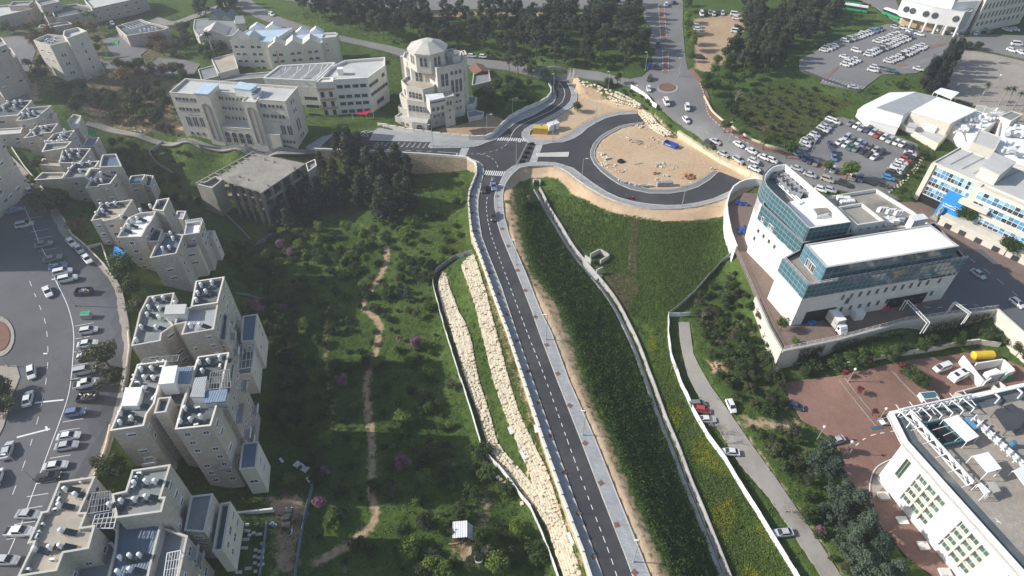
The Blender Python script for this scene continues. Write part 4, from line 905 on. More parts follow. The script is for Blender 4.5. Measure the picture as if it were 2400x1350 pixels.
ring=[(-5+40*math.cos(t*.314),790+48*math.sin(t*.314)) for t in range(20)]; sheet('roundabout_island',ring,'plaza_pavers',.28,paved=False); sheet('roundabout_soil',[(-5+30*math.cos(t*.314),790+36*math.sin(t*.314)) for t in range(20)],'dark_soil',.42,paved=False)
sheet('pavement',[(-100,860),(40,858),(48,885),(30,930),(10,1000),(-20,1060),(-100,1080)],'plaza_pavers',.25,paved=False)
for i in range(22): # car-park bays,upper and middle lots
 u=2100+i*7; markline('bay_marking',[(2108+i*6.6,158-i*2.2),(2120+i*6.6,163-i*2.2)],.14,None,None,.17,smooth=False)
for i in range(12):markline('bay_marking',[(1925+i*8,193+i*1.9),(1940+i*8,182+i*2)],.14,None,None,.17,smooth=False)
for q in ([(1925,186),(1962,157),(1967,159),(1932,189)],[(2098,152),(2118,149),(2132,153),(2106,157)],[(2175,108),(2215,100),(2222,103),(2180,116)]):sheet('red_island',q,'red_pavers',.2,paved=False)
for a,b in (((1967,891),(2053,1000)),((1978,884),(2050,975)),((2095,872),(2165,945)),((2090,870),(2162,942))):struct(ribbon('kerb_line',[a,b],'plaza_pavers',boxprof(.25,.2),smooth=False))
markline('kerb_marking',[(2100,1010),(2040,1022),(2005,1045),(1992,1060)],.25,(1.4,1.4),None,.16); markline('kerb_marking',[(2092,1075),(2055,1095),(2040,1125),(2038,1160),(2048,1205),(2062,1240)],.25,None,None,.2)
sheet('apron',[(2092,1078),(2058,1098),(2044,1130),(2045,1170),(2062,1150),(2090,1120)],'plaza_pavers',.17,paved=False); sheet('planting_strip',[(2038,1240),(2066,1250),(2120,1330),(2150,1370),(2110,1370)],'teal_glass',.2,paved=False) if 0 else None
markline('lane_marking',[(2100,705),(2180,722),(2260,715),(2330,720)],.14,(1.5,2),1,.2); markline('lane_marking',[(2270,605),(2330,650),(2390,700)],.14,(2,3),1,.22)
# --- apartment blocks along the left street
def FL(a,b,z):return P(*a,z)[:2],P(*b,z)[:2]
APG='stepped stone apartment blocks along the left street'
def apart(label,uv,base,blocks):
 b=Bld('apartment_building',label,'apartment building',uv,13,base,APG)
 for q in blocks:
  k=dict(q[2]) if len(q) > 2 else {}
  wn=k.pop('win',True); au=k.pop('auto',{})
  bk=b.block(q[0],q[1],**dict(dict(wall='jerusalem_stone',roof='roof_dark'),**k))
  if wn:b.auto(bk,**dict(dict(fl=2.9,skip=.3,balc=.12),**au))
 return b
def pergola(b,uv,z,n=6,mat='white_metal',leg=2.2,base=None):
 p=[Vector(q) for q in P(*np.array(uv,float).T,z)]; m=MB()
 for i in range(4):m.bar(p[i],p[(i+1) % 4],.12); m.bar(p[i],p[i]-Vector((0,0,leg)),.1)
 for i in range(1,n):m.bar(p[0].lerp(p[1],i/n),p[3].lerp(p[2],i/n),.07)
 for i in (1,2):m.bar(p[0].lerp(p[3],i/3),p[1].lerp(p[2],i/3),.07)
 b.mesh(m,'pergola',mat)
A=apart('apartment block nearest the camera, with a long sand-floored roof terrace',(300,1300),5,[
 ([(139,1129),(223,1117),(186,1202),(203.5,1200.6),(190,1236),(223,1231),(207.7,1285.7),(148.6,1296),(133,1337.5),(41,1352),(76,1280),(79,1271),(64.6,1274),(97.8,1200),(111,1197.5)],22.5,dict(roof='roof_sand',auto=dict(skip=.45))),
 ([(310,1102),(400,1088.7),(376.5,1165.4),(388,1164.4),(378.6,1199.6),(272,1214),(262,1158),(294.6,1151)],22.5,dict(roof='roof_grey')),
 ([(275,1218),(384,1204),(352,1330),(338,1400),(240,1400),(268,1290)],18.5,dict(roof='sheet_slate',para=.5)),
 ([(384,1237),(440,1256),(415,1372),(345,1372)],17.5,dict(wall='pink_stone',roof='roof_grey')),
 ([(448,1163),(499,1157),(480,1247),(432,1244)],14,dict(roof='roof_grey',para=.3)),
 ([(517,1180),(541,1176),(522,1290),(498,1292)],11.5,dict(wall='cream_render',auto=dict(skip=.1,gap=2.6))),
 ([(226,1165),(262,1158),(270,1214),(208,1222)],20.5,dict(roof='roof_dark',win=False)),
 ([(207,1290),(262,1270),(300,1330),(260,1400),(150,1400),(150,1300)],17,dict(roof='roof_grey')),
])
pergola(A,[(216,1156),(258,1151),(258,1196),(204,1204)],22.4,7,'grey_metal',1.5); pergola(A,[(224,1206),(276,1198),(266,1238),(214,1238)],22,5,'white_metal',1.5)
pergola(A,[(392,1296),(424,1290),(414,1352),(383,1356)],19.6,5,'white_metal',2)
C=apart('apartment block with a white roof hut and blue-roofed annex at its foot',(430,960),1,[
 ([(322,854),(391,845),(376,895),(372,905),(362,945),(344,971),(337,998),(257.6,1010),(303,906),(310,890)],22,dict(roof='roof_grey',auto=dict(skip=.45))),
 ([(464,836),(537,826),(529,862),(512,936),(507,955),(494,997.7),(410.5,1006.5),(426,948.5)],22,dict(roof='roof_dark',auto=dict(gap=3.0,skip=.2))),
 ([(361,969),(371,933),(401,930),(388.5,966)],22.8,dict(roof='sheet_slate')),
 ([(410,862),(460,858),(426,950),(392,950)],19.5,dict(roof='roof_grey',win=False)),
 ([(568.6,1039),(606,1035),(600,1097),(561,1101)],8.6,dict(roof='sheet_slate',para=.15,wall='cream_render')),
 ([(537,850),(552,852),(535,960),(505,960)],19,dict(roof='roof_grey',wall='pink_stone',auto=dict(gap=2.5,skip=.15,balc=.35))),
])
C.hut([(382,861.6),(415,858),(407,897),(372,900.7)],24.6,21,'white_render','roof_white'); C.hut([(418,863),(451,861),(444,898),(410,897)],22.9,19,'white_render','sheet_blue')
C.hut([(295,910),(332,909),(322,950),(286,951)],22.6,20,'white_render','roof_white'); C.hut([(458,887),(484,884),(478,930),(447,930)],23.2,20.5,'white_render','sheet_grey')
C.hut([(483,918),(532,914),(528,940),(481,944)],22.8,20.8,'grey_render','sheet_blue')
pergola(C,[(494,872),(537,866),(541,908),(487,913)],23,8,'grey_metal',1.8); pergola(C,[(338,840),(420,832),(416,846),(330,852)],20.5,6,'grey_metal',2)
D=apart('apartment block with a striped deck roof and long grey-roofed annex',(430,740),3,[
 ([(347,695),(408.5,686),(404,706),(392,745),(407,762),(379,781),(376,799),(308,811),(318,772),(327,733)],20.5,dict(roof='roof_grey',auto=dict(skip=.5))),
 ([(459,659),(526,648.7),(510,710),(447.6,719)],22,dict(roof='roof_dark',auto=dict(gap=2.8))),
 ([(447.6,720),(511.6,709),(501,772),(425,784.7),(434.6,756),(409,761.6),(416,730)],21.6,dict(roof='sheet_grey',auto=dict(gap=3))),
 ([(569.4,741),(604,736),(597,799),(565,800.7)],11,dict(roof='sheet_slate',para=.15,wall='cream_render')),
 ([(566,806),(598,803),(590,876),(552,880)],8,dict(roof='roof_grey',para=.9,wall='cream_render')),
 ([(512,720),(535,740),(530,800),(502,795)],17.5,dict(roof='roof_grey',auto=dict(gap=2.4,skip=.15,balc=.4))),
])
D.hut([(390,716),(436,714),(432,735),(386,737)],22.8,19.5,'white_render','roof_pale'); pergola(D,[(563,808),(598,804),(594,860),(556,866)],10.2,4,'white_metal',2.2)
E=apart('apartment block with a blue tarpaulin in its garden and a white roof terrace',(360,580),5,[
 ([(236.5,479),(311,467.5),(286,505),(268,513),(242,518.5),(239,513),(213,517.6)],19.5,dict(roof='roof_sand')),
 ([(368,468.7),(397,464),(383,494.5),(357,491)],20,dict(roof='roof_dark',auto=dict(gap=2.5))),
 ([(300.5,510.5),(328,499),(366,495),(354.7,518.5),(344,532),(331.6,555),(274.7,556.7)],19.5,dict(roof='roof_white')),
 ([(385,546),(430,550),(413,594),(351,604.7),(362,580)],16.5,dict(roof='sheet_slate')),
 ([(331,556),(344,532),(381,539),(372,566),(346,566)],17,dict(roof='roof_dark',wall='pink_stone')),
 ([(436.5,521),(474.7,517.6),(466.7,546),(431,551)],16.5,dict(roof='roof_white',auto=dict(gap=2.4,skip=.1))),
 ([(415,494.5),(436.5,495),(429,514),(411.6,511)],12,dict(roof='sheet_grey',para=.3,wall='pink_stone')),
 ([(488,541),(504,541),(498.7,555),(482.7,555)],11.5,dict(roof='sheet_grey',para=.3,wall='cream_render')),
 ([(431,551),(470,548),(462,580),(424,586)],13,dict(roof='roof_dark',wall='cream_render')),
])
pergola(E,[(434,517),(472,511),(476,517),(436,524)],18.4,8,'white_metal',1.6)
Fb=apart('apartment block with a roof cabin, behind the grey tree on the street',(220,420),6,[
 ([(170.7,384.7),(233,376.7),(223,392),(210.7,395),(198.7,414.7),(146,418.7)],18,dict(roof='roof_grey')),
 ([(211,395.5),(286,393),(258,431),(232,434),(229,437.5),(200.7,440),(212,423),(199,415)],18,dict(roof='roof_dark')),
 ([(241,362.7),(272,360.7),(285,390),(233,392),(236,376)],20.5,dict(roof='sheet_slate',para=.8)),
 ([(306.7,412.7),(341,408.7),(330.7,430),(297,432.7)],11,dict(roof='sheet_slate',para=.5)),
 ([(343,410),(360,412),(352,438),(333,433)],9.5,dict(roof='roof_dark',auto=dict(gap=2,skip=.1))),
 ([(80,422),(98.7,404.7),(153,404.7),(146,418.5)],14.3,dict(roof='roof_sand',win=False)),
])
Gb=apart('far stepped apartment block beside the lane, roofs crowded with tanks',(110,320),6,[
 ([(-25,262),(18,240),(75,235),(60,252),(42,270),(-40,277)],19,dict(roof='roof_dark')),
 ([(65,253),(120,247.5),(86.7,276),(61.7,281.7),(37.5,283),(55,265)],18.5,dict(roof='roof_grey')),
 ([(-10,303),(53,299),(48,312),(-14,317)],16,dict(roof='roof_pale',para=.4)),
 ([(85,296),(136.7,289),(120,311),(101.7,311.7),(78,320),(55,324)],16.5,dict(roof='roof_grey')),
 ([(126.7,313),(175,305),(155,331.7),(108,331)],16,dict(roof='roof_dark')),
 ([(108,336),(168,332),(153,347),(98,356)],17,dict(roof='roof_grey')),
 ([(147,349),(213,348),(188,382),(138,382)],16.5,dict(roof='roof_dark')),
 ([(100,372),(137,374),(150,390),(90,386)],13.8,dict(roof='roof_sand',win=False)),
 ([(157,283),(172,268),(190,271),(184,300),(168,303)],12.5,dict(roof='roof_pale')),
 ([(206,323),(233,322.5),(220,343),(193,343)],9.5,dict(roof='sheet_slate',para=.3)),
])
zH=dict(A=21.6,C=21.1,D=20.2,E=18.6,F=17.1,G=17)
LB=dict(A='white tank with tilted panel on the roof nearest the camera',C='white tank with tilted panel on the white-hut roof',D='white tank with tilted panel on the striped-deck roof',
  E='white tank with tilted panel above the blue tarpaulin',F='white tank with tilted panel on the roof with the cabin',G='white tank with tilted panel on the far block by the lane')
def conv(ox,oy,s,pts):return [(ox+x/s,oy+y/s) for x,y in pts]
for key,z,pts in (
 ('A',21.6,conv(20,1070,4.82,[(650,380),(765,440),(585,560),(605,850),(310,1055),(480,1035),(597,1020),(1430,305),(1560,290),(1663,290),(1150,555),(1283,512),(1430,495),(1562,465)])),
 ('A',18,conv(20,1070,4.82,[(1270,1150),(1380,1130),(1490,1125),(1245,1310),(1383,1285)])),
 ('C',21.1,conv(250,810,3.97,[(327,228),(424,220),(357,305),(438,308),(355,407),(304,557),(137,637),(237,682),(133,722),(868,163),(952,152),(1060,122),(897,244),(738,590),(693,712),(786,697),(880,668)])),
 ('D',19.6,conv(300,630,5.62,[(352,412),(472,397),(279,515),(418,535),(263,613),(410,648),(185,778),(380,782),(120,948),(628,460)])),
 ('D',21.1,conv(300,630,5.62,[(968,225),(1112,195),(928,330),(1030,310),(908,420),(828,758),(955,752)])),
 ('E',18.6,conv(200,450,5.62,[(213,178),(303,175),(400,160),(235,255),(155,295),(478,340),(606,380),(574,450),(497,510),(690,360),(733,253),(862,196),(965,150)])),
 ('E',15.6,conv(200,450,5.62,[(1025,755),(1113,742),(1160,622),(1130,555)])),
 ('F',17.1,conv(60,330,7.5,[(850,428),(990,412),(1140,398),(780,520),(965,540),(1335,590),(1460,565),(1170,690),(1235,710),(1345,715)])),
 ('G',18,conv(0,220,6,[(120,130),(222,122),(300,118),(210,182),(58,218),(405,238),(332,296),(408,305),(478,275)])),
 ('G',15.6,conv(0,220,6,[(590,490),(655,480),(450,540),(490,572),(920,530),(900,570),(868,605),(845,640),(652,695),(748,690),(825,685),(897,680),(948,828),(1020,808),(1118,808),(990,885),(1112,868),(906,915)])),
):
 for u,v in pts:heater(u,v,z,LB[key],panel=random.random() < .85)
for u,v,z in [(c[0],c[1],21.6) for c in conv(20,1070,4.82,[(825,275),(565,430),(570,490),(520,600),(370,770),(330,855),(320,905),(1425,235),(1480,190),(1385,355),(1260,425),(500,1165),(215,1275)])]+[(c[0],c[1],21.2) for c in conv(250,810,3.97,[(320,185),(470,160),(525,150),(515,200),(260,280),(250,320),(285,345),(430,495),(455,465),(850,580),(835,740),(1055,190)])]:
 acunit(u,v,z,random.choice((0,1.57,.3)),'the apartment roofs')
# the block behind the camera's left edge that throws its shadow over the street
Ob=Bld('apartment_building','stone apartment block beyond the left edge of the street','apartment building',(-150,600),13,13)
ob=Ob.block(None,33,pts=[(-172,128),(-150,128),(-150,166),(-172,166)]); Ob.auto(ob)
# --- schools behind the intersection
z1=19.4
S1=Bld('school_building','long pale stone school with arched entrance and two blue-topped stair towers','school',(560,330),1,1)
a1,b1,c1=P(396.6,216.2,z1),P(668.2,237.6,z1),P(711,205,z1)
du=Vector((b1-a1)[:2]); L1=du.length; du.normalize(); dv=Vector((-du.y,du.x)); D1=abs(Vector((c1-b1)[:2]).dot(dv))
def l1(u,v):p=Vector(a1[:2])+du*(u*L1)+dv*v; return (p.x,p.y)
def rect1(u0,v0,u1,v1):return [l1(u0,v0),l1(u1,v0),l1(u1,v1),l1(u0,v1)]
S1.block(None,z1,'pale_stone','roof_pale',.8,pts=[l1(0,0),l1(.245,0),l1(.245,3.4),l1(.755,3.4),l1(.755,0),l1(1,0),l1(1,D1),l1(0,D1)])
S1.block(None,z1+1.2,'pale_stone','sheet_pale_blue',0,pts=rect1(.245,-1.4,.368,6)); S1.block(None,z1-.6,'pale_stone','roof_pale',.3,pts=rect1(.64,-1.4,.757,3.3))
S1.block(None,7.6,'pale_stone','roof_pale',.4,pts=rect1(.369,-1.1,.639,3.3)); S1.block(None,6.2,'pale_stone','roof_pale',.4,pts=rect1(.758,-1.2,.885,-.02))
S1.hut(P(*np.array([(557,205),(601,199),(607,194),(566,190)]).T,21.5)[:,:2].tolist() and [(548,207),(587,211),(602,200),(562,192)],21.6,18.6,'white_render','sheet_pale_blue')
S1.hut([(590,222),(606,217),(611,206),(597,210)],20.3,18.6,'white_render','sheet_blue')
W1=lambda u0,u1,cols,zs,w_,h,st='plain',v=0,**k:S1.win(l1(u0,v),l1(u1,v),cols,zs,w_,h,st,'grey_metal','window_glass',**k)
W1(0,.245,[.18,.3,.44,.56,.72,.84,.98],[17.1,13.1],.95,1.3)
W1(.755,1,[.12,.24,.4,.52,.68,.8],[17.1,13.1],.95,1.3); W1(0,.245,[.28,.37,.53,.62,.78,.86],[8.2],.7,3.9,'arch'); W1(.755,1,[.62,.71,.86,.95],[7.8],.75,3.9,'arch')
W1(.04,.2,3,[3.1],1.,1.5,'arch'); W1(.885,1,4,[3],.9,1.4,'arch')
W1(.375,.64,[.04,.12,.25,.36,.48,.62,.74,.88],[16.9,12.9,9],.7,1.3,'arch',v=3.4)
for i in range(4):
 c=.41+.062*i; S1.win(l1(c-.03,-1.1),l1(c+.03,-1.1),[.5],[3.4],1.9,4.6,'arch','pale_concrete','window_glass')
for c0,w0 in ((.305,.055),(.698,.055)):
 m=MB(); k=10; hh=[(-1.15,2.0),(1.15,2.0)]+[(1.15*math.cos(math.pi*i/k),15.6+1.15*math.sin(math.pi*i/k)) for i in range(k+1)]
 p0=Vector(l1(c0,-1.4)); q=lambda x,z,o:(p0.x+du.x*x+dv.x*-o,p0.y+du.y*x+dv.y*-o,z)
 m.add([q(x,z,.05) for x,z in hh],[tuple(range(len(hh)))],0)
 for i in range(len(hh)):
  a_,b_=hh[i],hh[(i+1) % len(hh)]; m.bar(q(*a_,.08),q(*b_,.08),.16,.16,1)
 S1.mesh(m,'arched_panel',['pink_stone','weathered_concrete'])
g0,g1_=Vector(l1(1,0)),Vector(l1(1,D1))
S1.win(g0,g1_,[.35,.5],[17],.8,1.5,'arch','grey_metal'); S1.win(g0,g1_,[.38,.53],[13.4],.8,1.5,'arch','grey_metal'); S1.win(g0,g1_,[.4,.55],[7.6],.9,4.6,'arch','grey_metal'); S1.win(g0,g1_,[.45,.6],[2.8],1,1.6,'arch','grey_metal')
for c0 in (.15,.47,.88):  # small ornament scrolls above the windows
 m=MB(); v_=0 if c0 != .47 else -1.1; z_=10.9 if c0 != .47 else 6.6
 for i in range(7):
  pa,pb=Vector(l1(c0-.05+.1*i/7,v_-.06)),Vector(l1(c0-.05+.1*(i+1)/7,v_-.06)); zz=lambda t:z_+.35*abs(t-.5)*2*math.sin(9*t)
  m.bar((pa.x,pa.y,zz(i/7)),(pb.x,pb.y,zz((i+1)/7)),.1,.14)
 S1.mesh(m,'scroll_relief','weathered_concrete')
# modern wing with the open lattice roof
z2=17
S2=Bld('school_building','modern pale school wing with a white lattice roof and orange bands','school',(800,260),1,1.2)
S2.block([(780,186.5),(861,182),(901.5,153.5),(902,134),(808.5,141.5),(774,158),(752,183.5),(774,182)],z2,'white_stone','roof_pale',1,coping='white_render')
S2.block([(618,184),(739.5,189.5),(745,183),(784,148),(738,149.5),(655.5,155.5)],12.2,'white_stone','roof_grey',.3,th=.2)
f0,f1=FL((780,186.5),(861,182),z2); S2.win(f0,f1,[.16,.38,.62,.84],[14,9.9,6.9,3.6],2.3,1.35,'plain','grey_metal')
f0,f1=FL((861,182),(901.5,153.5),z2); S2.win(f0,f1,[.12,.28,.44],[13.4],2.2,1.3,frame='grey_metal'); S2.win(f0,f1,[.14,.3,.46,.62,.78,.92],[9.6],2.2,1.3,frame='grey_metal'); S2.win(f0,f1,[.84],[14],2,1.4,frame='grey_metal'); S2.win(f0,f1,[.4,.6],[5],2.4,1.7,frame='grey_metal')
f0,f1=FL((741,189.8),(780,187.5),z2); f0,f1=Vector(f0),Vector(f1); dd=(f1-f0); oo=Vector((dd.y,-dd.x)).normalized()
m=MB(); m.prism([f0+oo*.05,f1+oo*.05,f1-oo*4,f0-oo*4],-1,z2-.6); S2.mesh(m,'stair_bay','white_stone')
for z_ in (13.4,9.2,5.6,2.2):
 m=MB(); m.frame_box((*(f0+oo*.06),z_-.45),dd.to_3d(),oo.to_3d()*.1,(0,0,.9)); S2.mesh(m,'orange_band','pale_orange')
S2.win(f0,f1,[.2,.72],[11.4,7.4,3.8],1.3,2.1,frame='dark_metal',off=.06)
lat=[Vector(q) for q in P(*np.array([(618,183.5),(739.5,189.5),(784.5,147.5),(655.5,155)]).T,z2)]; m=MB()
for i in range(4):m.bar(lat[i],lat[(i+1) % 4],.5,.5); m.bar(lat[i],lat[i]-Vector((0,0,5)),.35)
for i in range(1,6):m.bar(lat[0].lerp(lat[1],i/6),lat[0].lerp(lat[1],i/6)-Vector((0,0,5)),.25)
m.bar(lat[0]-Vector((0,0,2.6)),lat[1]-Vector((0,0,2.6)),.2); S2.mesh(m,'lattice_frame','white_metal')
for i in range(1,9):
 m=MB(); a_,b_=lat[0].lerp(lat[1],i/9),lat[3].lerp(lat[2],i/9); pr=a_
 for k in range(1,9):
  t=k/8; q=a_.lerp(b_,t)-Vector((0,0,2.2*math.sin(math.pi*t)*(i % 2)))+Vector((.8*math.sin(math.pi*t),0,0)); m.bar(pr,q,.16,.22); pr=q
 S2.mesh(m,'roof_rib','white_metal')
f0,f1=FL((618,183.5),(739.5,189.5),z2); S2.win(f0,f1,3,[9.6,6.2,2.6],5.2,1.4,frame='grey_metal',off=-.1)
S2.hut([(790,163),(803,162),(803,157),(791,158)],18.4,16,'white_render','roof_white')
# blue-roofed school
z3=14.6
S3=Bld('school_building','gabled school with a pale blue metal roof and rows of arched windows','school',(680,120),3,3)
S3.block([(538,96),(635,97.5),(684,66),(582,70)],z3,'cream_render','sheet_pale_blue',.2,th=.2,coping='white_render')
S3.block([(627.5,112),(752,101),(788,76),(684,80),(652,90)],z3-1.8,'cream_render','sheet_pale_blue',.2,th=.2,coping='white_render')
S3.block([(752,90),(788,85.5),(792,78),(757,80)],z3-.4,'cream_render','roof_pale',.4)
S3.gable(*[P(*q,z3) for q in ((538,96),(604,97.5))],z3,2.6,6,'cream_render',n=2); S3.gable(*[P(*q,z3-1.8) for q in ((627.5,112),(748,101.5))],z3-1.8,2.4,6,'cream_render',n=3)
S3.gable(*[P(*q,z3) for q in ((583,69),(660,66.5))],z3,2.2,3,'white_render',n=2); S3.gable(*[P(*q,z3-1.8) for q in ((690,79),(758,77))],z3-1.8,2.2,3,'white_render',n=2)
f0,f1=FL((538,96),(635,97.5),z3); S3.win(f0,f1,[.12,.27,.52,.67],[12.2,9,5.8,2.8],2,1.4,'arch'); f0,f1=FL((627.5,112),(752,101),z3-1.8); S3.win(f0,f1,[.09,.21,.43,.55,.76,.88],[9.4,6.4,3.6],2,1.4,'arch'); f0,f1=FL((752,90),(788,85.5),z3); S3.win(f0,f1,[.3],[12,9],.8,1)
S3.block([(495,138),(548,124),(558,160),(512,172)],6.4,'cream_render','roof_sand',.3); S3.block([(464,163),(503,153),(512,178),(472,188)],5.8,'grey_render','roof_grey',.4); S3.block([(520,178),(636,168),(640,180),(512,190)],4.2,'grey_render','roof_grey',.4)
m=MB(); m.frame_box((*P(632,100,z3)[:2],1),(2.2,-.6,0),(.2,.9,0),(0,0,10)); S3.mesh(m,'orange_bay','pale_orange')
S4=Bld('house','grey tiled gabled villa behind the blue-roofed school','villa',(500,90),4,4)
k4=S4.block([(453,68),(456,46),(500,43),(548,45),(560,70),(545,84),(466,86)],11,'grey_render','roof_grey',.2); S4.auto(k4,skip=.3); S4.gable(P(466,86,11),P(530,84,11),11,2.8,10,'grey_render',n=1); S4.gable(P(487,46,11),P(545,48,11),11,2.6,8,'roof_grey',n=2)
S4.block([(467,86),(500,83),(512,96),(476,104)],8,'cream_render','roof_pale',.1); S4.block([(512,84),(542,82),(548,92),(520,96)],8,'cream_render','roof_pale',.1); S4.hut([(551,38),(570,37),(575,55),(552,57)],13,9,'grey_render','roof_grey')
# towers and rows at the upper left
T1=Bld('apartment_building','tall plain stone tower in two halves at the upper left','apartment building',(190,160),6,6)
k=T1.block([(78,94.4),(117,107),(160,97),(150,84),(112,80)],21.5,'pale_stone','roof_grey',1.1); k2=T1.block([(147.6,83.4),(157,90),(203.5,73.3),(182,64),(150,72)],23.4,'pale_stone','roof_pale',1.1)
f0,f1=FL((117,107),(160,97),21.5); T1.win(f0,f1,[.38,.52],[16.8,13.2,9.4],.8,1.3); f0,f1=FL((157,90),(203.5,73.3),23.4); T1.win(f0,f1,[.55],[19.5,16.4,13.2,9.6],.9,1.3)
f0,f1=FL((78,94.4),(117,107),21.5); T1.win(f0,f1,[.3,.7],[18,14.5],2,.8)
for u,v in ((105,88),(112,92),(120,93),(114,98),(122,99),(128,95),(130,88),(108,95)):acunit(u,v,20.4,.3,'the plain stone tower')
T2=Bld('apartment_building','stone house with a white roof frame above green awnings','apartment building',(340,100),5,4.5)
k=T2.block([(271,62),(326,46),(396,64),(384,70),(297,84)],11.2,'pink_stone','roof_dark',.9); f0,f1=FL((297,84),(396,64),11.2); T2.win(f0,f1,[.48,.52,.57,.7,.74,.86],[9.2,6.2],.7,1.3)
f0,f1=FL((271,62),(297,84),11.2); T2.win(f0,f1,[.4,.7],[8.4,5.4],1.5,2,'arch'); pergola(T2,[(286,57),(330,45),(352,55),(308,68)],13.2,6,'white_metal',2.4)
for u,v in ((330,74),(340,71),(350,72),(358,67),(366,68)):heater(u,v,10.4,'white water tank on the roof above the green awnings',panel=False)
T3=Bld('apartment_building','grey stone block cut by the left edge of the picture','apartment building',(20,160),9,9)
k=T3.block([(-70,108),(3,88),(14,104),(-50,128)],26,'pink_stone','roof_grey'); T3.auto(k,skip=.5); k=T3.block([(4,118),(24,112),(40,134),(16,140)],19,'grey_render','roof_grey'); T3.auto(k,gap=2.5,skip=.2)
def row(label,uv,polys,base):
 b=Bld('terraced_building',label,'terraced building',uv,base,base)
 for p,z,r in polys:k=b.block(p,z,'pink_stone',r,.8); b.auto(k,gap=4.2,skip=.35,styles=('plain',))
 return b
T4=row('low stone terrace at the far upper left corner',(40,50),[([(-30,45),(73,21),(96,6),(-20,14)],13,'roof_pale'),([(20,14),(66,12),(78,2),(30,4)],14.5,'sheet_grey')],7)
T5=row('low stone terrace with a cluttered blue-grey roof',(190,30),[([(128,42),(218,25),(214,16),(178,9),(118,17)],13,'roof_dark'),([(95,14),(140,3),(120,-6),(82,2)],16,'roof_grey')],7)
T6=row('long stone terrace at the top edge beside the parked cars',(280,15),[([(215,20),(305,0),(340,-14),(300,-30),(196,-2)],14,'roof_pale'),([(308,12),(345,6),(338,-2),(312,-1)],10,'roof_pale')],7)
T7=row('small flat-roofed stone house below the palms',(150,66),[([(120,64),(169,56),(158,50),(112,57)],11,'roof_pale'),([(90,66),(108,64),(105,57),(93,59)],11.5,'roof_white')],7)
# --- tower-like stone building with the octagonal drum
K=Bld('castle_building','castle-like stone building with octagonal drum and terraces of arches','building',(1000,290),0,0)
def fac(uva,uvb,z,cols,zs,w_,h,st='arch',off=0,**k):a_,b_=FL(uva,uvb,z); K.win(a_,b_,cols,zs,w_,h,st,'pale_concrete','window_glass',off=off,**k)
K.block([(1023,160),(1083,148),(1093,127),(1078,119),(1010,114),(975,127),(1004,147)],22.6,'pale_stone','roof_pale',1.3)
fac((1023,160),(1083,148),22.6,[.2,.36],[17.4],1.3,5.2); fac((1023,160),(1083,148),22.6,[.57,.74,.9],[19.6],1.2,1.7); fac((1023,160),(1083,148),22.6,[.57,.74,.9],[14.2],1.2,5.4); fac((1023,160),(1083,148),22.6,[.28,.44],[11.2],1.1,2); fac((1023,160),(1083,148),22.6,[.75],[10.2],1.6,1.3,'plain'); fac((1023,160),(1083,148),22.6,[.7,.84],[7.6,4.8],.8,1,'plain')
fac((1083,148),(1093,127),22.6,[.3,.7],[16.4],1,5); fac((1083,148),(1093,127),22.6,[.3,.7],[11,8,4.8],.9,2)
K.block([(1086,128),(1094,127),(1089,118),(1080,120)],24.4,'pale_stone','roof_pale',.5); K.block([(1061,134),(1078,131),(1076,126),(1060,128)],24.6,'pale_stone','roof_pale',.4); K.block([(1047,124),(1064,122),(1062,114),(1046,116)],25,'pale_stone','sheet_blue',.2)
K.block([(944,134),(961,145),(993,149),(1006,149),(1012,118),(968,115),(947,124)],22.2,'pale_stone','roof_pale',.5)
fac((961,145),(993,149),22.2,[.4,.68],[16.2],1.2,6.8); fac((944,134),(961,145),22.2,[.4,.7],[16.2],.9,6); K.block([(1004,148),(1012,158),(1025,160),(1024,148)],21.6,'pale_stone','roof_pale',.3); fac((1012,158),(1025,160),21.6,[.45],[18],1,2.6)
for q in ((961,146),(994,150),(945,135)):p=P1(*q,21); m=MB(); m.prism([(p.x-1.1,p.y-.7),(p.x+1.1,p.y-.7),(p.x+1.1,p.y+.9),(p.x-1.1,p.y+.9)],10,20.8+random.random()); K.mesh(m,'buttress','pale_stone')
dc=P(1002,112,27); ro=7.3
oct_=[(dc[0]+ro*math.cos(R(22.5+45*i-10)),dc[1]+ro*math.sin(R(22.5+45*i-10))) for i in range(8)]
K.block(None,27,'pale_stone','roof_pale',0,pts=oct_,base=20,floor=False,name='drum')
m=MB(); o2=inset(ccw(oct_),-.45); m.add([(*p,26.9) for p in o2]+[(*p,27.5) for p in o2]+[(dc[0]+(p[0]-dc[0])*.3,dc[1]+(p[1]-dc[1])*.3,30) for p in o2]+[(dc[0],dc[1],30.2)],[(i,(i+1) % 8,(i+1) % 8+8,i+8) for i in range(8)]+[(i+8,(i+1) % 8+8,(i+1) % 8+16,i+16) for i in range(8)]+[(i+16,(i+1) % 8+16,24) for i in range(8)]); K.mesh(m,'drum_roof','pale_concrete')
oc=ccw(oct_)
for i in range(8):
 if Vector(((oc[i][0]+oc[(i+1) % 8][0])/2-dc[0],(oc[i][1]+oc[(i+1) % 8][1])/2-dc[1])).y < 2:K.win(oc[i],oc[(i+1) % 8],[.36,.66],[24.3],1.15,3.6,'arch','pale_concrete')
K.block([(940,189),(952,201),(991,209.6),(1015,202),(1030,185),(960,175)],15.6,'pale_stone','roof_sand',.8); fac((952,201),(991,209.6),15.6,[.2,.4,.6,.8],[12.4],1.2,2.6); fac((940,189),(952,201),15.6,[.6],[12.2],1.2,2.6)
K.block([(936,222),(953.7,233.7),(1007,241),(1042,230),(1030,205),(950,205)],10.4,'pale_stone','roof_sand',.8); fac((953.7,233.7),(1007,241),10.4,[.1,.27,.43,.59,.75,.92],[7.2],1.25,2.6)
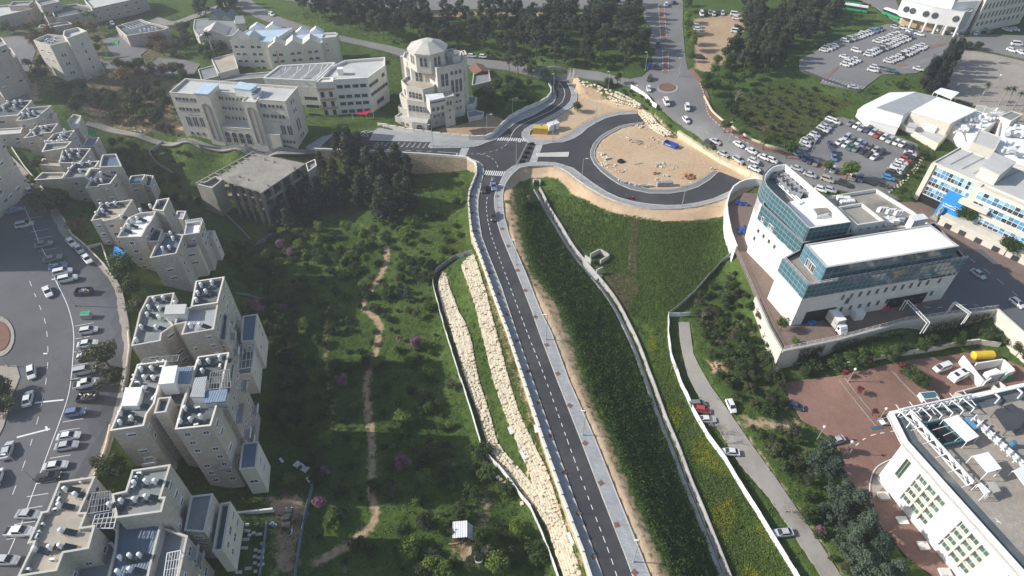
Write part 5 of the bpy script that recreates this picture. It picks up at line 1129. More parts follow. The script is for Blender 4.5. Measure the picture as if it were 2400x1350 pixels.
K.block([(1007,236),(1042,228.5),(1037,219),(998,222.5)],14.6,'pale_stone','sheet_white',0,base=9); fac((1007,236),(1042,228.5),14.6,6,[13.6],1,.7,'plain'); fac((1007,236),(1042,228.5),14.6,[.2,.5,.8],[8,10.8],1.1,1.8)
K.block([(1007,262),(1045,256),(1042,246),(1008,250)],6.8,'grey_render','roof_pale',.4); fac((1007,262),(1045,256),6.8,[.35],[4.6,1.8],.8,.9,'plain'); K.block([(1040,229),(1063.5,224.5),(1060,213),(1035,216)],12.6,'pale_stone','roof_pale',.5); fac((1040,229),(1063.5,224.5),12.6,[.35,.65],[10],.9,1.8); fac((1040,229),(1063.5,224.5),12.6,[.5],[7,4],.8,.9,'plain')
K.block([(932,250),(950,256),(975,262),(1007,266),(1007,240),(950,236)],5.8,'pale_stone','roof_pale',.6); K.block([(925,273),(941,277),(965,286),(1000,289.5),(1008,270),(950,256)],3.6,'pale_stone','roof_pale',.5); fac((925,273),(965,286),3.6,[.4,.7],[1.8],1,1.2); fac((965,286),(1000,289.5),3.6,[.5],[1.6],2.6,2.6,'arch')
K.block([(1093,247),(1112,243),(1118,228),(1096,226)],4.4,'pale_stone','roof_grey',.3); K.block([(1094,262),(1114,258),(1134,262),(1132,270),(1098,276)],2.4,'pale_stone','roof_grey',.3); K.block([(1106,200),(1150,190),(1146,165),(1110,170)],5.5,'grey_render','roof_grey',.5)
m=MB(); [m.frame_box((*P(u,v,22)[:2],21.3),(2.6,-.4,0),(.3,1.6,0),(0,0,2.4)) for u,v in ((1010,153),(1027,150))]; K.mesh(m,'roof_unit','white_metal')
K.gable(P(1112,175,5.5),P(1148,168,5.5),5.5,1.2,8,'dark_soil')
# --- unfinished concrete frame
zr=4.6
Rn=Bld('unfinished_building','unfinished bare concrete building with exposed columns below the lane','unfinished building',(590,450),-6,-7)
rp=[Vector(q) for q in P(*np.array([(598,359),(716,383),(614,450.5),(505,417)]).T,zr)]
m=MB(); m.prism([p[:2] for p in rp],zr-.45,zr); Rn.mesh(m,'roof_slab','weathered_concrete')
for lv in (0.6,-3.2):
 m=MB(); m.prism(inset(ccw([p[:2] for p in rp]),.4),lv-.35,lv); Rn.mesh(m,'floor_slab','weathered_concrete')
m=MB(); ce=sum(rp,Vector())/4; q=inset(ccw([p[:2] for p in rp]),6); m.prism(q,-12,zr-.5); Rn.mesh(m,'inner_wall','weathered_concrete')
def rl(i,t):return rp[i].lerp(rp[(i+1) % 4],t)
for i,ts in ((2,(0.03,.2,.38,.56,.74)),(1,(.08,.32,.56,.8))):
 for t in ts:
  p=rl(i,t)+(ce-rl(i,t)).normalized()*.8; m=MB(); m.box(p.x-.4,p.y-.9,-12,p.x+.4,p.y+.9,zr-.45); Rn.mesh(m,'column','weathered_concrete')
m=MB(); m.frame_box(rl(1,0)-Vector((0,0,4.6)),rl(1,.9)-rl(1,0),(.1,.25,0),(0,0,1.1)); Rn.mesh(m,'spandrel','weathered_concrete')
b3=Rn.block([(459.5,430.3),(497,441),(521,421),(505,413),(484,425)],zr+.2,'weathered_concrete','weathered_concrete',1.2,name='wing_wall',base=-7); f0,f1=FL((459.5,430.3),(497,441),zr); Rn.win(f0,f1,[.25],[2.6,-1.6],1.4,1.4,frame='weathered_concrete',glass='black_trim'); f0,f1=FL((497,441),(521,421),zr); Rn.win(f0,f1,[.4],[2.2],3.2,1.2,frame='weathered_concrete',glass='black_trim')
m=MB(); a_,b_=P1(459.5,430.3,zr+.3),P1(592,357,zr+.3); m.bar(a_,b_,.45,.45)
for i in range(8):t=(i+.5)/8; p=a_.lerp(b_,t); m.bar(p,p+Vector((2.2,-.8,0)),.3,.3); m.box(p.x-.2,p.y-.2,-8,p.x+.2,p.y+.2,zr)
Rn.mesh(m,'beam_frame','weathered_concrete')
Rn.block([(716,383),(738,373),(742,388),(722,402)],zr-.3,'weathered_concrete','weathered_concrete',.6,name='wing_wall',base=-10)
for u,v in ((621,376),(643,382),(562,417),(583,424),(690,397),(628,437)):p=P1(u,v,zr); m=MB(); m.bar(p,p+Vector((.1,0,.9)),.25); m.bar(p+Vector((.4,.1,0)),p+Vector((.5,.1,.8)),.2); Rn.mesh(m,'column_stub','weathered_concrete')
# --- white mall with teal glass bands
Wh=Bld('office_building','large white building with teal glass bands and a curved glazed roof end','office building',(1960,640),1,1)
zw,zb_,za,zc,zu=11.6,16.2,18.6,22.8,20.4
glassy('end_glass',(.08,.19,.26),.08,.7,.4,.3)
def glassband(b,pts,z0,z1,mat='teal_glass',step=1.5,out=.12,closed=False,rows=2,name='glass_band',fm='grey_metal',trim=True):
 n=len(pts) if closed else len(pts)-1; m=MB(); fr=MB()
 for i in range(n):
  a,c=Vector(pts[i][:2]),Vector(pts[(i+1) % len(pts)][:2]); d=c-a; L=d.length
  if L < .05:continue
  d.normalize(); o=Vector((d.y,-d.x)); k=max(1,round(L/step))
  for j in range(k):
   p,q=a+d*(L*j/k)+o*out,a+d*(L*(j+1)/k)+o*out
   for r in range(rows):
    za_,zb2=z0+(z1-z0)*r/rows,z0+(z1-z0)*(r+1)/rows; t=random.uniform(-.03,.03)
    m.add([(p.x+o.x*t,p.y+o.y*t,za_),(q.x,q.y,za_),(q.x-o.x*t,q.y-o.y*t,zb2),(p.x,p.y,zb2)],[(0,1,2,3)])
   fr.bar((p.x,p.y,z0),(p.x,p.y,z1),.07,.12)
  for r in range(rows+1):z=z0+(z1-z0)*r/rows; p,q=a+o*(out+.02),c+o*(out+.02); fr.bar((p.x,p.y,z),(q.x,q.y,z),.1,.1)
 b.mesh(m,name,mat); b.mesh(fr,'mullions',fm)
def PL(uv,z):return [tuple(q[:2]) for q in P(*np.array(uv,float).T,z)]
bodyB=PL([(1834.8,604.7),(1894,668.7),(2266,606),(2192,520),(1890,575)],zb_)
Wh.block(None,zw,'white_stone','roof_pale',0,pts=bodyB); Wh.block(None,zb_-.02,'black_trim','plaza_pavers',1,pts=inset(ccw(bodyB),.15),base=zw,drop=0,coping='grey_metal',name='band_wall')
cb=ccw(bodyB); i0=min(range(5),key=lambda i:(Vector(cb[i])-Vector(bodyB[0])).length); cb=cb[i0:]+cb[:i0]
glassband(Wh,[cb[0],cb[1],cb[2]] if (Vector(cb[1])-Vector(bodyB[1])).length < 1 else [cb[2],cb[1],cb[0]],zw-.1,zb_,rows=3)
bodyA=PL([(1786,481),(1882.6,570),(2000,548),(1990,500),(1850,410),(1800,420)],za)
Wh.block(None,13.9,'white_stone','roof_pale',0,pts=bodyA); Wh.block(None,za-.02,'black_trim','roof_pale',.8,pts=inset(ccw(bodyA),.15),base=13.8,coping='grey_metal',name='band_wall'); glassband(Wh,[bodyA[0],bodyA[1]],13.8,za,rows=3)
curve=PL([(1842,385),(1825,386),(1810,391),(1799,400),(1791,411),(1790,422),(1795,435),(1814,455),(1851,488),(1895.6,535),(1994,520),(1962,487)],zc)
cc=ccw(curve); cin=inset(cc,.35)
m=MB(); n=len(cc); m.add([(*p,12) for p in cc]+[(*p,zc) for p in cc],[(i,(i+1) % n,(i+1) % n+n,i+n) for i in range(n)]); m.add([(*p,zc) for p in cin]+[(*p,18.9) for p in cin],[((i+1) % n,i,i+n,(i+1) % n+n) for i in range(n)]); m.add([(*p,zc) for p in cc]+[(*p,zc) for p in cin],[(i,(i+1) % n,(i+1) % n+n,i+n) for i in range(n)]); Wh.mesh(m,'parapet_wall','white_render')
m=MB(); m.prism(cin,18.4,18.9); Wh.mesh(m,'roof','roof_grey'); m=MB(); rw=ccw(PL([(1846,475),(1926,456),(1962,487),(1991,519),(1897,533)],19.4)); m.prism(rw,18.5,19.6); Wh.mesh(m,'white_roof','roof_white')
dr=PL([(1805,430),(1792,424),(1786,414),(1787,402),(1797,392),(1812,386)],zc)
glassband(Wh,PL([(1825,386),(1810,391),(1799,400),(1791,411),(1790,422),(1795,435),(1814,455),(1851,488),(1895.6,535),(1994,520)],zc),17.2,zc+.2,rows=4,out=.25)
glassband(Wh,PL([(1786,400),(1779,412),(1779,424),(1783,436),(1786,443)],zc),14,20,rows=4,out=.1) if 0 else None
m=MB(); q=PL([(1810,391),(1799,400),(1791,411),(1790,422),(1795,435),(1806,448),(1830,440),(1830,400)],zc); m.prism(q,-1,17.3); Wh.mesh(m,'curved_wall','white_stone')
f0,f1=FL((1786,481),(1882.6,570),za); Wh.win(f0,f1,[.1,.24,.38,.52],[10.6],.9,1.2,'plain','grey_metal'); Wh.win(f0,f1,[.07],[7.4],.9,1.2,'plain','grey_metal'); Wh.win(f0,f1,[.12,.3,.36],[15.2],1.,1.4,'plain','white_metal',off=.2)
f0,f1=FL((1795,435),(1851,488),zc); Wh.win(f0,f1,[.25,.4,.55,.7,.85],[15.6],1.1,2.2,'plain','white_metal')
f0,f1=bodyB[1],bodyB[2]
Wh.win(f0,f1,[(.27+.055*i) for i in range(11)]+[.9],[9.3],.8,1.7,'plain','grey_metal',off=.02); Wh.win(f0,f1,[.315],[7.4],1.2,2.4,'plain','grey_metal'); Wh.win(f0,f1,[.3+.06*i for i in range(11)],[4.4],.9,1.6,'plain','grey_metal')
m=MB(); d_=(Vector(f1)-Vector(f0)); L_=d_.length; d_.normalize(); o_=Vector((d_.y,-d_.x))
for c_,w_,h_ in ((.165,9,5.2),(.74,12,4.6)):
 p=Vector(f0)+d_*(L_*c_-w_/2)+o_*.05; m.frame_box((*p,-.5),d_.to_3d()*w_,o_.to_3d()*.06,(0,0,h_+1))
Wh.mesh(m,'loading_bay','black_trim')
m=MB(); p=Vector(f0)+d_*(L_*.3)+o_*.0; m.frame_box((*p,6.1),d_.to_3d()*L_*.62,o_.to_3d()*.35,(0,0,.25)); Wh.mesh(m,'ledge','white_stone')
up=PL([(1888,573),(1937,626.7),(2247,576.7),(2180,526.7)],zu); Wh.block(None,zu,'black_trim','roof_white',.12,pts=up,base=15,drop=0,th=.35,name='upper_wall',coping='pale_concrete'); cu=up
glassband(Wh,[up[0],up[1]],15.4,zu,'end_glass',1.4,.1,rows=3); glassband(Wh,[up[1],up[2]],15.4,zu,'teal_glass',2.2,.1,rows=2); glassband(Wh,[up[2],up[3]],15.4,zu,'teal_glass',2.2,.1)
Wh.win(up[0],up[1],[.35,.45,.6],[16.8],1.4,2.4,'plain','white_metal',off=.15)
Wh.block([(1938,461),(2053,442),(2140,495),(2178,526),(1992,545),(1962,487)],16.6,'white_render','weathered_concrete',1); Wh.block([(1964,485),(2019.6,475.6),(2073,518),(2010,527.4)],21,'white_render','weathered_concrete',.8,base=15,drop=0)
f0_,f1_=FL((2010,527.4),(2073,518),21); Wh.win(f0_,f1_,[.2,.5,.8],[19.2],1,.8,glass='window_glass')
Wh.hut([(2133,506),(2163,502),(2175,512),(2143,518)],20,15.6); Wh.hut([(1908,490),(1937,487),(1944,495),(1916,502)],21.2,19.5,'white_render','weathered_concrete')
m=MB()
for i in range(9):p=P1(2052+i*6.2,497+i*1.2-(i % 3),17.2); m.frame_box(p,(.5,-.9,.5),(.9,.5,0),(0,0,1.6))
for u,v in ((1970,462),(1986,463),(1978,472),(1996,470),(2080,512),(2090,508),(2100,516),(2112,510),(2085,520)):p=P1(u,v,16.8); m.box(p.x-.9,p.y-.7,15.6,p.x+.9,p.y+.7,17)
Wh.mesh(m,'roof_plant','white_metal')
m=MB(); mb2=MB()
for r_ in range(2):
 for i in range(5):
  p=P1(1806+i*10+r_*22,416+i*10-r_*4,19.6); m.frame_box(p,(3,-2.0,0),(1.2,1.6,0),(0,0,1.3),0)
  for k in range(3):c_=p+Vector((3,-2.0,0))*((k+.5)/3)+Vector((.6,.8,1.3)); m.cyl(c_,c_+Vector((0,0,.12)),.42,.42,10,1)
Wh.mesh(m,'chiller',['grey_metal','dark_metal'])
for i in range(3):m=MB(); a_,b_=P1(1821+i*4,430-i*2,20),P1(1874+i*4,478-i*2,20); m.cyl(a_,b_,.18,.18,6); Wh.mesh(m,'pipe','white_metal')
for i in range(9):p=P1(1900+i*11,551-i*2.2,17.2); p.z=15.3; m=MB(); m.cyl(p,p+Vector((0,0,1.5+random.random())),.2,.25,7); Wh.mesh(m,'vent','white_metal')
def railing(b,pts,h=1.1,step=1.8,mat='grey_metal',name='railing'):
 m=MB()
 for i in range(len(pts)-1):
  a_,c_=Vector(pts[i]),Vector(pts[i+1]); k=max(1,int((c_-a_).length/step)); up_=Vector((0,0,h))
  m.bar(a_+up_,c_+up_,.07); m.bar(a_+up_*.5,c_+up_*.5,.04)
  for j in range(k+1):q=a_.lerp(c_,j/k); m.bar(q,q+up_,.06)
 return b.mesh(m,name,mat) if b else m
railing(Wh,[(*bodyB[0],zb_+.05),(*bodyB[1],zb_+.05),(*bodyB[2],zb_+.05)],.9,1.6,'white_metal')
p=Vector(f0)+d_*(L_*.86)+o_*.1; m=MB(); x=-5.5
while x < 5.5:
 w_=random.uniform(.35,.75); q=p+d_*x; m.frame_box((*q,10.55+random.uniform(0,.12)),d_.to_3d()*w_,o_.to_3d()*.06,(0,0,random.choice((.55,.8)))); x += w_+(.14 if random.random() > .15 else .6)
Wh.mesh(m,'lettering','black_trim')
# --- blue-glass college
zg=15.5
Bg=Bld('college_building','concrete college building with bands of pale blue glass and a bright blue sign panel','college',(2260,470),1,1)
gp=PL([(2187,380),(2250.7,344.7),(2600,480),(2600,556)],zg); Bg.block(None,zg,'cream_render','roof_pale',.3,pts=gp,coping='cream_render')
g0,g1=Vector(gp[0]),Vector(gp[3]); gd=(g1-g0).normalized(); go=Vector((gd.y,-gd.x)); Lg=(g1-g0).length
gq=lambda t,o=0:tuple((g0+gd*t+go*o)[:])
Q=lambda u,v,z=zg:(Vector(P(u,v,z)[:2])-g0).dot(gd)
t1=Q(2300,424); t2=Q(2316,430)
pm=['blue_glass','window_glass','pane_pale']
glassy('pane_pale',(.3,.52,.66),.12,.6,.3);
def panes(b,t0,t1_,z0,z1,n,rows,off,fr_m='white_metal'):
 fr=MB(); w_=(t1_-t0)/n; h=(z1-z0)/rows
 key=('pane',round(w_,2),round(h,2))
 for mt in pm:
  if (key,mt) not in WIN:mm=MB(); mm.box(-w_/2+.05,-.02,-h/2+.05,w_/2-.05,.03,h/2-.05); WIN[(key,mt)]=mm.mesh('pane',mt)
 for i in range(n):
  for r in range(rows):
   mt=random.choices(pm,(.4,.42,.18) if r == 0 else (.45,.15,.4))[0]
   c_=g0+gd*(t0+w_*(i+.5))+go*off; o=link('pane',WIN[(key,mt)]); o.parent=b.root; o.matrix_parent_inverse=b.inv
   o.matrix_basis=Matrix(((gd.x,go.x,0,c_.x),(gd.y,go.y,0,c_.y),(0,0,1,z0+h*(r+.5)),(0,0,0,1)))
 for i in range(n+1):q=g0+gd*(t0+w_*i)+go*(off+.03); fr.bar((q.x,q.y,z0),(q.x,q.y,z1),.1,.12)
 for r in range(rows+1):p_,q_=g0+gd*t0+go*(off+.03),g0+gd*t1_+go*(off+.03); z=z0+h*r; fr.bar((p_.x,p_.y,z),(q_.x,q_.y,z),.1,.12)
 b.mesh(fr,'window_frame',fr_m)
for z0 in (11.6,7.9,4.4):panes(Bg,1.6,t1-.6,z0,z0+2.9,11,2,.06)
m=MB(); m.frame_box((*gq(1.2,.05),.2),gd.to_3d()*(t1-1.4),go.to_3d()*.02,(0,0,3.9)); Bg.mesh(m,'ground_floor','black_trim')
m=MB(); m.frame_box((*gq(-.2,-.3),-1),gd.to_3d()*1.4,go.to_3d()*.9,(0,0,zg+.6)); m.frame_box((*gq(t1-.4,-.2),-1),gd.to_3d()*1.6,go.to_3d()*2.2,(0,0,zg+1)); Bg.mesh(m,'pier','cream_render')
m=MB(); m.prism([gq(t1+1.2,0),gq(t1+1.2,2),gq(Lg,2),gq(Lg,0)][::-1],-1,zg-.4); Bg.mesh(m,'projecting_wing','cream_render')
for z0 in (11.3,7.7):panes(Bg,t1+1.6,min(Lg,t1+40),z0,z0+2.7,22,2,2.06)
panes(Bg,t1-2,min(Lg,t1+36),4.1,6.2,24,2,2.6)
m=MB(); m.prism([gq(t1-3,0),gq(t1-3,7.5),gq(Lg,7.5),gq(Lg,0)][::-1],-1,3.6); Bg.mesh(m,'podium','cream_render'); m=MB(); m.prism([gq(t1-3.2,7.2),gq(t1-3.2,7.7),gq(Lg,7.7),gq(Lg,7.2)][::-1],3.5,4.4); Bg.mesh(m,'podium_parapet','cream_render')
Bg.win(gq(t1-3,7.5),gq(t1+34,7.5),[.08,.2,.33,.47,.62,.78],[1.9],2,1.8,'plain','dark_metal')
bp_=[Vector(q) for q in (P(2228.7,442.5,9.6),P(2260,452,9.6))]; tb=Q(2228.7,442.5,9.6); tb2=tb+6.4
m=MB(); A_,B_=g0+gd*tb+go*1.4,g0+gd*tb2+go*1.4; lo=go*3.0
m.add([(A_.x,A_.y,9.8),(B_.x,B_.y,9.8),(B_.x+lo.x,B_.y+lo.y,.8),(A_.x+lo.x,A_.y+lo.y,.8)]+[(A_.x-go.x*.3,A_.y-go.y*.3,9.8),(B_.x-go.x*.3,B_.y-go.y*.3,9.8),(B_.x+lo.x-go.x*.3,B_.y+lo.y-go.y*.3,.8),(A_.x+lo.x-go.x*.3,A_.y+lo.y-go.y*.3,.8)],[(3,2,1,0),(4,5,6,7),(0,1,5,4),(1,2,6,5),(2,3,7,6),(3,0,4,7)]); Bg.mesh(m,'sign_panel','blue_cloth')
SGN=(A_,B_,lo)
m=MB(); p=g0+gd*(tb2-2)+go*.5; m.frame_box((*p,8.6),gd.to_3d()*8.5,go.to_3d()*3.4,(0,0,1.1)); Bg.mesh(m,'canopy','cream_render')
Bg.hut([(2301,390),(2343,410),(2380,380),(2330,358)],19,15,'cream_render','roof_pale')
m=MB(); [m.bar(P1(2200+i*9,374+i*3.6,15.4),P1(2256+i*9,345+i*3.6,15.4),.12) for i in range(0,16,3)]; Bg.mesh(m,'roof_seams','roof_grey')
# --- restaurants and stores with white roofs
Rs=Bld('market_hall','row of low white-roofed halls above the middle car park','hall',(2150,270),4.5,4)
Rs.block([(2025,247),(2085,217.5),(2142,216),(2194,228),(2117,272),(2053,256)],9.4,'white_render','roof_white',0); m=MB(); m.prism(PL([(2053,253),(2144,216.8),(2194,228.4),(2117,271)],9.6),9.3,9.75); Rs.mesh(m,'grey_roof','sheet_grey')
Rs.block([(2011,258),(2025,247),(2117,272),(2106,298),(2040,282)],7.2,'white_render','roof_white',0)
Rs.block([(2138,261),(2197,228),(2290,258),(2229,288)],10.6,'cream_render','roof_white',0); f0,f1=FL((2138,261),(2229,288),10.6)
Rs.block([(2108,290),(2118,277),(2226,308),(2200,336),(2150,312)],5.8,'cream_render','roof_pale',.4); Rs.hut([(2172,285),(2204,292),(2196,300),(2164,291)],7.6,5); Rs.hut([(2132,287),(2152,292),(2146,300),(2126,296)],7.2,5,'white_render','roof_pale')
m=MB(); ap=PL([(2190,214),(2206,205),(2249,215.5),(2231,230.7)],9.4); m.prism(ccw(ap),9,9.3); [m.bar((*q,4),(*q,9),.2) for q in ap]; Rs.mesh(m,'awning','roof_white')
H4=Bld('plant_building','flat building whose white roof is covered with ducts and air units','building',(2300,310),4.5,4)
H4.block([(2231,292),(2291.6,260),(2345,276),(2284,322)],8.4,'white_render','roof_white',.4); H4.block([(2280,334),(2295,303),(2347,322),(2332,352)],10.2,'cream_render','roof_pale',.1); H4.block([(2345,277),(2430,303),(2430,400),(2360,380),(2332,352)],8.2,'white_render','roof_white',.4); H4.block([(2343,272),(2372,260),(2398,268),(2370,284)],10,'cream_render','roof_grey',.2)
H4.block([(2268,352),(2285,333),(2334,352),(2316,366),(2290,362)],6.4,'cream_render','roof_pale',.3)
for i in range(46):
 u=random.uniform(2242,2335); v=292-(u-2242)*.28+random.uniform(-12,22)
 if i > 30:u,v=random.uniform(2345,2398),random.uniform(295,370)
 p=P1(u,v,8.6); m=MB(); t=i % 3
 if t == 0:m.frame_box(p,(random.uniform(1,2.4),-.6,0),(.5,random.uniform(.8,1.6),0),(0,0,random.uniform(.7,1.5)))
 elif t == 1:q=p+Vector((random.uniform(-4,4),random.uniform(-3,3),0)); m.bar(p+Vector((0,0,.6)),q+Vector((0,0,.6)),.5,.5)
 else:m.cyl(p,p+Vector((0,0,1.2)),.55,.45,9)
 H4.mesh(m,('air_unit','duct','fan_housing')[t],random.choice(('white_metal','white_metal','grey_metal')))
for i in range(5):p=P1(2287+i*20,252+i*6,6); m=MB(); m.frame_box((p.x,p.y,4.4),(3.4,-1.1,0),(.1,.3,0),(0,0,2.6)); H4.mesh(m,'white_panel','white_metal')
# --- white curved store at the upper right
zt=17.5
Bt=Bld('shopping_centre','big cream building with round windows in a curved white front','shopping centre',(2260,40),6,6)
cv=[(2116,-4),(2124,2),(2140,6),(2154,9.5),(2170,13),(2187,16.5),(2212,20.5),(2236,24),(2262,28)]
cw=PL(cv,zt); bk_=PL([(2284,14),(2200,-25),(2125,-25)],zt)
Bt.block(None,zt,'white_render','roof_white',.6,pts=cw+bk_,base=10.5,drop=0); m=MB(); m.prism(inset(ccw(cw+bk_),2.5),4,10.6); Bt.mesh(m,'shop_front','sand')
m=MB(); m.prism(ccw(cw+bk_),10.3,10.6); Bt.mesh(m,'soffit','white_render')
for i in (1,2,4,5,7):
 a_,b_=Vector(cw[i]),Vector(cw[i+1]); d2=(b_-a_).normalized(); o2_=Vector((d2.y,-d2.x)); c_=(a_+b_)/2
 m=MB(); q=Vector((c_.x,c_.y,14)); m.cyl(q,q+o2_.to_3d()*.12,1.5,1.5,18,0); m.cyl(q+o2_.to_3d()*.1,q+o2_.to_3d()*.16,1.25,1.25,18,1)
 for k in (-.5,0,.5):m.bar(q+o2_.to_3d()*.2+d2.to_3d()*k-Vector((0,0,1.2)),q+o2_.to_3d()*.2+d2.to_3d()*k+Vector((0,0,1.2)),.1)
 Bt.mesh(m,'round_window',['grey_metal','window_glass'])
for i in (3,5,6,7,8):p=cw[i]; m=MB(); m.cyl((*p,5),(*p,10.4),.5,.5,8); Bt.mesh(m,'column','white_render')
Bt.block([(2262,29),(2276,27),(2296,6),(2284,4)],zt-.3,'grey_render','roof_pale',.2,base=9)
mb_=[(2312,0),(2430,-22),(2430,-80),(2280,-60)]; zm=21.6
k=Bt.block(mb_,zm,'cream_render','roof_pale',.6); Bt.block([(2236,6),(2300,2),(2310,-14),(2240,-30)],zm-1,'white_render','roof_pale',.8)
f0,f1=FL(mb_[0],mb_[1],zm); Bt.win(f0,f1,[.06+.075*i for i in range(12)],[18.4,14],1,2.4,'plain','grey_metal'); Bt.win(f0,f1,[.06+.09*i for i in range(10)],[10.4],1.3,1.8,'arch','grey_metal')
# --- white laboratory building, lower right
zl=9.5
Lb=Bld('laboratory_building','white building with recessed grids of green windows and steel trusses on its roof','laboratory building',(2200,1200),-6,-6)
oA,oB=P1(2120,1034,zl),P1(2280,1213,zl); ld=(oB-oA).normalized(); ln=Vector((ld.y,-ld.x,0)); Lq=lambda t,o=0:tuple((oA+ld*t+ln*o)[:2])
far_r=P1(2420,893,zl); tip=P1(2085,964,zl); LW=75
poly=[tip[:2],Lq(0),Lq(LW),(Vector(far_r[:2])+ld.xy*(LW+10))[:],far_r[:2]]
m=MB(); m.prism([tuple(p) for p in poly],zl-1.6,zl-.75,mtop=1); Lb.mesh(m,'roof_slab',['white_render','plaza_pavers'])
m=MB(); pin=inset(ccw([tuple(p) for p in poly]),2.6); c_=ccw([tuple(p) for p in poly]); n=len(c_)
m.add([(*p,zl) for p in c_]+[(*p,zl) for p in inset(c_,.8)]+[(*p,zl-1.7) for p in c_]+[(*p,zl-.8) for p in inset(c_,.8)],[(i,(i+1) % n,(i+1) % n+n,i+n) for i in range(n)]+[(i+2*n,(i+1) % n+2*n,(i+1) % n,i) for i in range(n)]+[(i+n,(i+1) % n+n,(i+1) % n+3*n,i+3*n) for i in range(n)]); Lb.mesh(m,'parapet','white_render')
m=MB(); m.add([(*p,zl-.72) for p in inset(c_,.8)]+[(*p,zl-.72) for p in inset(c_,3.6)],[(i,(i+1) % n,(i+1) % n+n,i+n) for i in range(n)]); Lb.mesh(m,'gutter','roof_dark')
m=MB(); w0=[Lq(.0,-.1),Lq(LW,-.1),Lq(LW,-30),Lq(.0,-30)]
# facade: a thick white wall with three deep openings, each holding a grid of windows
bays=[(6.2,13.4),(17.2,24.4),(28.4,35.6),(39.6,46.8)]; zlo,zhi=-4.2,6.4
m=MB()
def slab(t0,t1_,z0,z1,o0=0,o1=-.82):a_=oA+ld*t0; m.frame_box((a_.x+ln.x*o0,a_.y+ln.y*o0,z0),ld*(t1_-t0),ln*(o1-o0),(0,0,z1-z0))
pt=0
for b0,b1_ in bays:slab(pt,b0,-8,zl-1.65); slab(b0,b1_,zhi,zl-1.65); slab(b0,b1_,-8,zlo,-.02); pt=b1_
slab(pt,LW,-8,zl-1.65); Lb.mesh(m,'facade_wall','white_render')
m=MB(); m.prism([Lq(0,-.8),Lq(LW,-.8),Lq(LW,-30),Lq(0,-30)],-8,zl-1.65,top=False); Lb.mesh(m,'inner_wall','grey_render')
for b0,b1_ in bays:
 m=MB(); wq=(b1_-b0)/3
 for i in range(1,3):a_=oA+ld*(b0+wq*i-.22); m.frame_box((a_.x-ln.x*.1,a_.y-ln.y*.1,zlo),ld*.45,-ln*.65,(0,0,zhi-zlo))
 for j in range(1,4):z=zlo+(zhi-zlo)*j/4; a_=oA+ld*b0; m.frame_box((a_.x-ln.x*.12,a_.y-ln.y*.12,z-.2),ld*(b1_-b0),-ln*.64,(0,0,.4))
 Lb.mesh(m,'window_grid','cream_render')
 for i in range(3):
  for j in range(4):Lb.win(Lq(b0+wq*i+.3,-.74),Lq(b0+wq*(i+1)-.3,-.74),[.5],[zlo+(zhi-zlo)*(j+.5)/4],wq-.5,2.2,'cross','white_metal','green_glass')
Lb.win(Lq(1.6),Lq(4.6),[.5],[3.4],1.5,6.5,'plain','cream_render','green_glass')
def truss(a_,b_,h,nm='roof_truss',rad=.16):
 m=MB(); d3=(b_-a_); k=max(3,int(d3.length/3.2)); nn=Vector((-d3.y,d3.x,0)).normalized()
 t_=lambda i:a_+d3*(i/k)
 m.bar(a_,b_,.22,.22); m.bar(a_+nn*1.4,b_+nn*1.4,.22,.22); m.bar(a_+nn*.7+Vector((0,0,h)),b_+nn*.7+Vector((0,0,h)),.3,.3)
 for i in range(k+1):
  m.bar(t_(i),t_(i)+nn*.7+Vector((0,0,h)),rad); m.bar(t_(i)+nn*1.4,t_(i)+nn*.7+Vector((0,0,h)),rad)
  if i < k:m.bar(t_(i)+nn*.7+Vector((0,0,h)),t_(i+1),rad); m.bar(t_(i),t_(i+1)+nn*1.4,rad)
  m.bar(t_(i)-nn*1.6+Vector((0,0,.1)),t_(i)+nn*2.6+Vector((0,0,.3)),.12)
 Lb.mesh(m,nm,'white_metal')
tz=zl+.2
truss(P1(2122,975,tz),P1(2268,1138,tz),1.3); truss(P1(2116,972,tz),P1(2275,938,tz),1.3); m=MB()
for i in range(7):
 a_,b_=P1(2112+i*24,966-i*5.4,tz+1.6),P1(2134+i*25,990-i*5.6,tz+1.2); m.bar(a_,b_,.2); m.bar(a_,a_-Vector((0,0,1.6)),.2); m.bar(b_,b_-Vector((0,0,2)),.2)
m.bar(P1(2270,936,tz),P1(2400,905,tz),.3); [m.bar(P1(2330+i*52,921-i*12,tz),P1(2343+i*53,932-i*12,tz),.3) for i in range(2)]; [m.bar(P1(2343+i*53,932-i*12,tz),P1(2332+i*53,945-i*12,tz),.3) for i in range(2)]
Lb.mesh(m,'roof_frame','white_metal')
sk=PL([(2160,995),(2208,985),(2268,1034),(2204,1048)],zl); m=MB(); ck=ccw(sk); ik=inset(ck,.3); m.add([(*p,zl+.7) for p in ck]+[(*p,zl-1) for p in ck]+[(*p,zl+.7) for p in ik]+[(*p,zl-6) for p in ik],[(i+4,(i+1) % 4+4,(i+1) % 4,i) for i in range(4)]+[(i,(i+1) % 4,(i+1) % 4+8,i+8) for i in range(4)]+[((i+1) % 4+12,i+12,i+8,(i+1) % 4+8) for i in range(4)]); m.add([(*p,zl-.68) for p in ik],[(0,1,2,3)],1); Lb.mesh(m,'skylight_well',['teal_glass','black_trim'])
for q in range(1,4):m=MB(); m.bar(P1(2160+108*q/4*.95,995+52*q/4,zl+.5),P1(2208+60*q/4,985+49*q/4,zl+.5),.1); Lb.mesh(m,'skylight_bar','white_metal')
def slabroof(uv,z,name='canopy',mat='roof_white',th=.15,legs=True):
 m=MB(); q=ccw(PL(uv,z)); m.prism(q,z-th,z,bottom=True)
 if legs:[m.bar((*p,zl-.8),(*p,z-th),.12) for p in q]
 Lb.mesh(m,name,mat)
